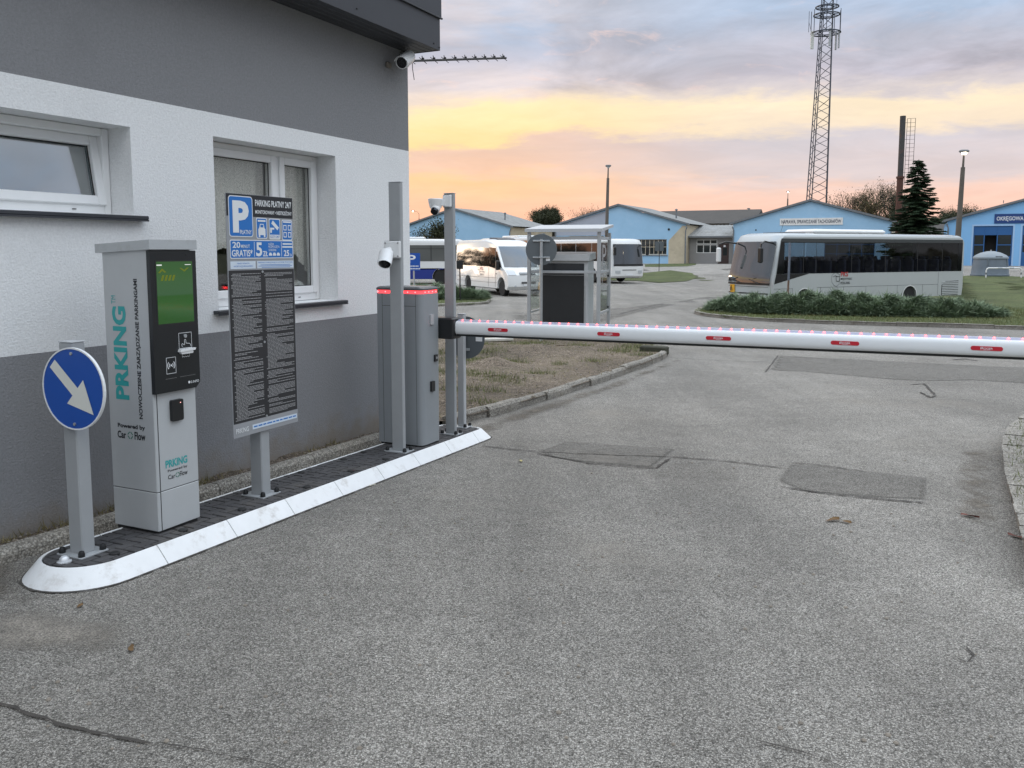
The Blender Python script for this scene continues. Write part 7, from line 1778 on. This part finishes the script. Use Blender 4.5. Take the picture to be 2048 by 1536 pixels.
# ---- grass
def blades(name, m, pts, hmin, hmax, wd, label, lean=0.5):
    P = np.array(pts); n = len(P)
    d = np.stack([rng.normal(0, lean, n), rng.normal(0, lean, n), np.ones(n)], 1); d = unit(d) * (hmin + (hmax - hmin) * rng.random((n, 1)) ** 1.5)
    a = rng.random(n) * 6.283; s_ = np.stack([np.cos(a), np.sin(a), np.zeros(n)], 1) * wd
    return tag(tri_cloud(name, m, P, s_, d, None, 'stuff'), label, 'grass')
def inpoly(x, y, poly):
    c = False; j = len(poly) - 1
    for i in range(len(poly)):
        xi, yi = poly[i]; xj, yj = poly[j]
        if (yi > y) != (yj > y) and x < (xj - xi) * (y - yi) / (yj - yi) + xi: c = not c
        j = i
    return c
def scatter(poly, n, z, keep=None, seed=1):
    r_ = random.Random(seed); xs_ = [p_[0] for p_ in poly]; ys_ = [p_[1] for p_ in poly]; out = []
    k = 0
    while len(out) < n and k < n * 30:
        k += 1; x, y = r_.uniform(min(xs_), max(xs_)), r_.uniform(min(ys_), max(ys_))
        if inpoly(x, y, poly) and (keep is None or keep(x, y, r_)): out.append((x, y, gz(x, y) + z(x, y)))
    return out
plot_poly = plot_edge + back
tufts = [(*tuple(gp(u, v))[:2], r_) for u, v, r_ in ((905, 760, .5), (935, 735, .7), (960, 770, .35), (925, 800, .4), (975, 720, .4), (1050, 705, .5), (1065, 695, .6), (1120, 740, .25), (1010, 780, .4), (1080, 760, .3), (1160, 700, .35), (1240, 712, .5), (1275, 705, .6), (1290, 720, .35), (950, 700, .6), (1020, 735, .45), (1190, 735, .3), (960, 825, .25), (890, 720, .5), (985, 800, .25))]
def near_tuft(x, y, r_): return any((x - a) ** 2 + (y - b) ** 2 < (q * r_.uniform(0.2, 1)) ** 2 for a, b, q in tufts)
blades('grass', M_grass, scatter(plot_poly, 5500, lambda x, y: 0.075 + plot_rise(x, y), near_tuft, 3), 0.03, 0.13, 0.004, 'green grass tufts growing on the bare soil plot')
blades('dry_grass', M_dry, scatter(plot_poly, 14000, lambda x, y: 0.075 + plot_rise(x, y), lambda x, y, r_: (near_tuft(x, y, r_) or r_.random() < 0.22), 4), 0.02, 0.09, 0.0035, 'dry straw coloured grass on the bare soil plot', 1.8)
isl_poly = isl_front + isl_back + bus_side
vis = lambda x, y, r_: y < 34 and x < 19.5
blades('lawn_grass', M_grass, scatter(isl_poly, 30000, lambda x, y: 0.11, vis, 6), 0.03, 0.10, 0.006, 'short lawn grass round the juniper hedge')
blades('lawn_grass', M_dry, scatter(isl_poly, 5000, lambda x, y: 0.11, lambda x, y, r_: vis(x, y, r_) and r_.random() < 0.5 + 0.5 * math.sin(x * 1.7) * math.sin(y * 2.1), 7), 0.03, 0.13, 0.006, 'dry grass stalks along the juniper hedge', 0.7)
blades('lawn_grass', M_grass, scatter(lb, 6000, lambda x, y: 0.11, None, 8), 0.03, 0.12, 0.006, 'short grass in the left juniper bed')
blades('verge_grass', M_grass, scatter(rv + [(9, 9.5), (9, 3.5)], 6000, lambda x, y: 0.12, lambda x, y, r_: x < 6.5, 9), 0.03, 0.09, 0.0035, 'grass behind the stone kerb at the right edge')
# weeds along the foot of the wall
wp = []
rw_ = random.Random(6)
for w_, s_, c_ in ((2.9, .25, 90), (3.3, .3, 120), (3.75, .2, 80), (4.5, .35, 300), (4.25, .2, 160), (5.6, .25, 80), (6.0, .15, 60), (2.5, .4, 80)):
    for _ in range(c_):
        w__ = rw_.gauss(w_, s_ * 0.5); n__ = rw_.uniform(-4.645, -4.55); q = wnp(n__, w__, 0); wp.append((q.x, q.y, gz(q.x, q.y) + 0.07))
blades('wall_weeds', M_dry, wp, 0.02, 0.10, 0.003, 'withered weeds along the foot of the gate house wall', 0.9)

# ---- fallen leaves and twigs
M_fl = [mat('brown leaf', (0.13, 0.075, 0.03), 0.8, var=0.2), mat('yellow leaf', (0.42, 0.36, 0.14), 0.7, var=0.2), mat('red brown leaf', (0.16, 0.06, 0.045), 0.8, var=0.2), mat('pale leaf', (0.5, 0.48, 0.38), 0.7)]
def leaf(u, v, s_, k, label):
    p_ = gp(u, v); o = thing('fallen_leaf', (p_.x, p_.y, gz(p_.x, p_.y) + 0.006), random.uniform(0, 6), label, 'leaf', 'leaves lying on the road')
    mb = MB(); n = 12; L_ = []
    rl = random.Random(u)
    for i in range(n + 1):
        t_ = i / n; w_ = s_ * 0.32 * math.sin(math.pi * t_ ** 0.8) * rl.uniform(0.7, 1.2) + 0.001; y = (t_ - 0.5) * s_ * 1.6
        L_.append([(-w_, y, 0.35 * s_ * abs(math.sin(3 * t_ + u)) * 0.5), (0, y, 0.004), (w_, y, 0.45 * s_ * abs(math.cos(2 * t_ + u)) * 0.6)])
    mb.loft(L_, 0, False, False).build('blade', M_fl[k], o, smooth=60); MB().path([(0, -s_ * 0.8, 0.004), (0.01, -s_ * 1.2, 0.01)], 0.0015, 4).build('stalk', M_bark, o)
leaf(1665, 1043, 0.07, 0, 'brown curled leaf in the middle of the road')
leaf(1690, 1046, 0.05, 0, 'small brown leaf touching the curled leaf on the road')
leaf(1940, 1035, 0.07, 2, 'reddish leaf on the road near the right kerb')
leaf(2030, 1075, 0.06, 2, 'reddish leaf lying against the right kerb stones')
leaf(1042, 924, 0.04, 1, 'yellowish leaf by the left road repair')
leaf(745, 972, 0.035, 3, 'pale leaf at the foot of the white island edge')
leaf(262, 1300, 0.04, 0, 'brown leaf on the sandy spot near the camera')
leaf(160, 1215, 0.03, 0, 'tiny brown leaf beside the island nose')
# pebbles and clods on the plot, one mass
pm = MB(); rpb = random.Random(15)
for x, y, z in scatter(plot_poly, 240, lambda x, y: 0.085 + plot_rise(x, y), lambda x, y, r_: y < 17, 16):
    r_ = rpb.uniform(0.006, 0.02) * (2 if rpb.random() < 0.06 else 1); a = rpb.uniform(0, 6)
    pm.lathe([(r_ * 0.7, -r_ * 0.3), (r_, 0.1 * r_), (r_ * 0.6, r_ * 0.6), (0.0, r_ * 0.75)], 6, (x, y, z))
tag(pm.build('pebbles', mat('pebbles', (0.22, 0.19, 0.155), 0.85, var=0.3, vscale=8)), 'pebbles and clods scattered on the soil plot', 'pebbles', kind='stuff')
gr_ = MB()
for k in range(420):
    if k < 260: w_ = rpb.uniform(1.5, 7.3); n_ = rpb.uniform(-4.64, -4.54); q = wnp(n_, w_, 0); zz = 0.075
    else: u_ = rpb.uniform(0, 2000); q = gp(u_, rpb.uniform(900, 1500)); zz = 0.002
    r_ = rpb.uniform(0.003, 0.012); gr_.lathe([(r_ * 0.7, -r_ * 0.3), (r_, 0.1 * r_), (r_ * 0.5, r_ * 0.6)], 5, (q.x, q.y, gz(q.x, q.y) + zz))
tag(gr_.build('grit', MATS['pebbles']), 'loose grit along the wall foot and on the road', 'grit', kind='stuff')
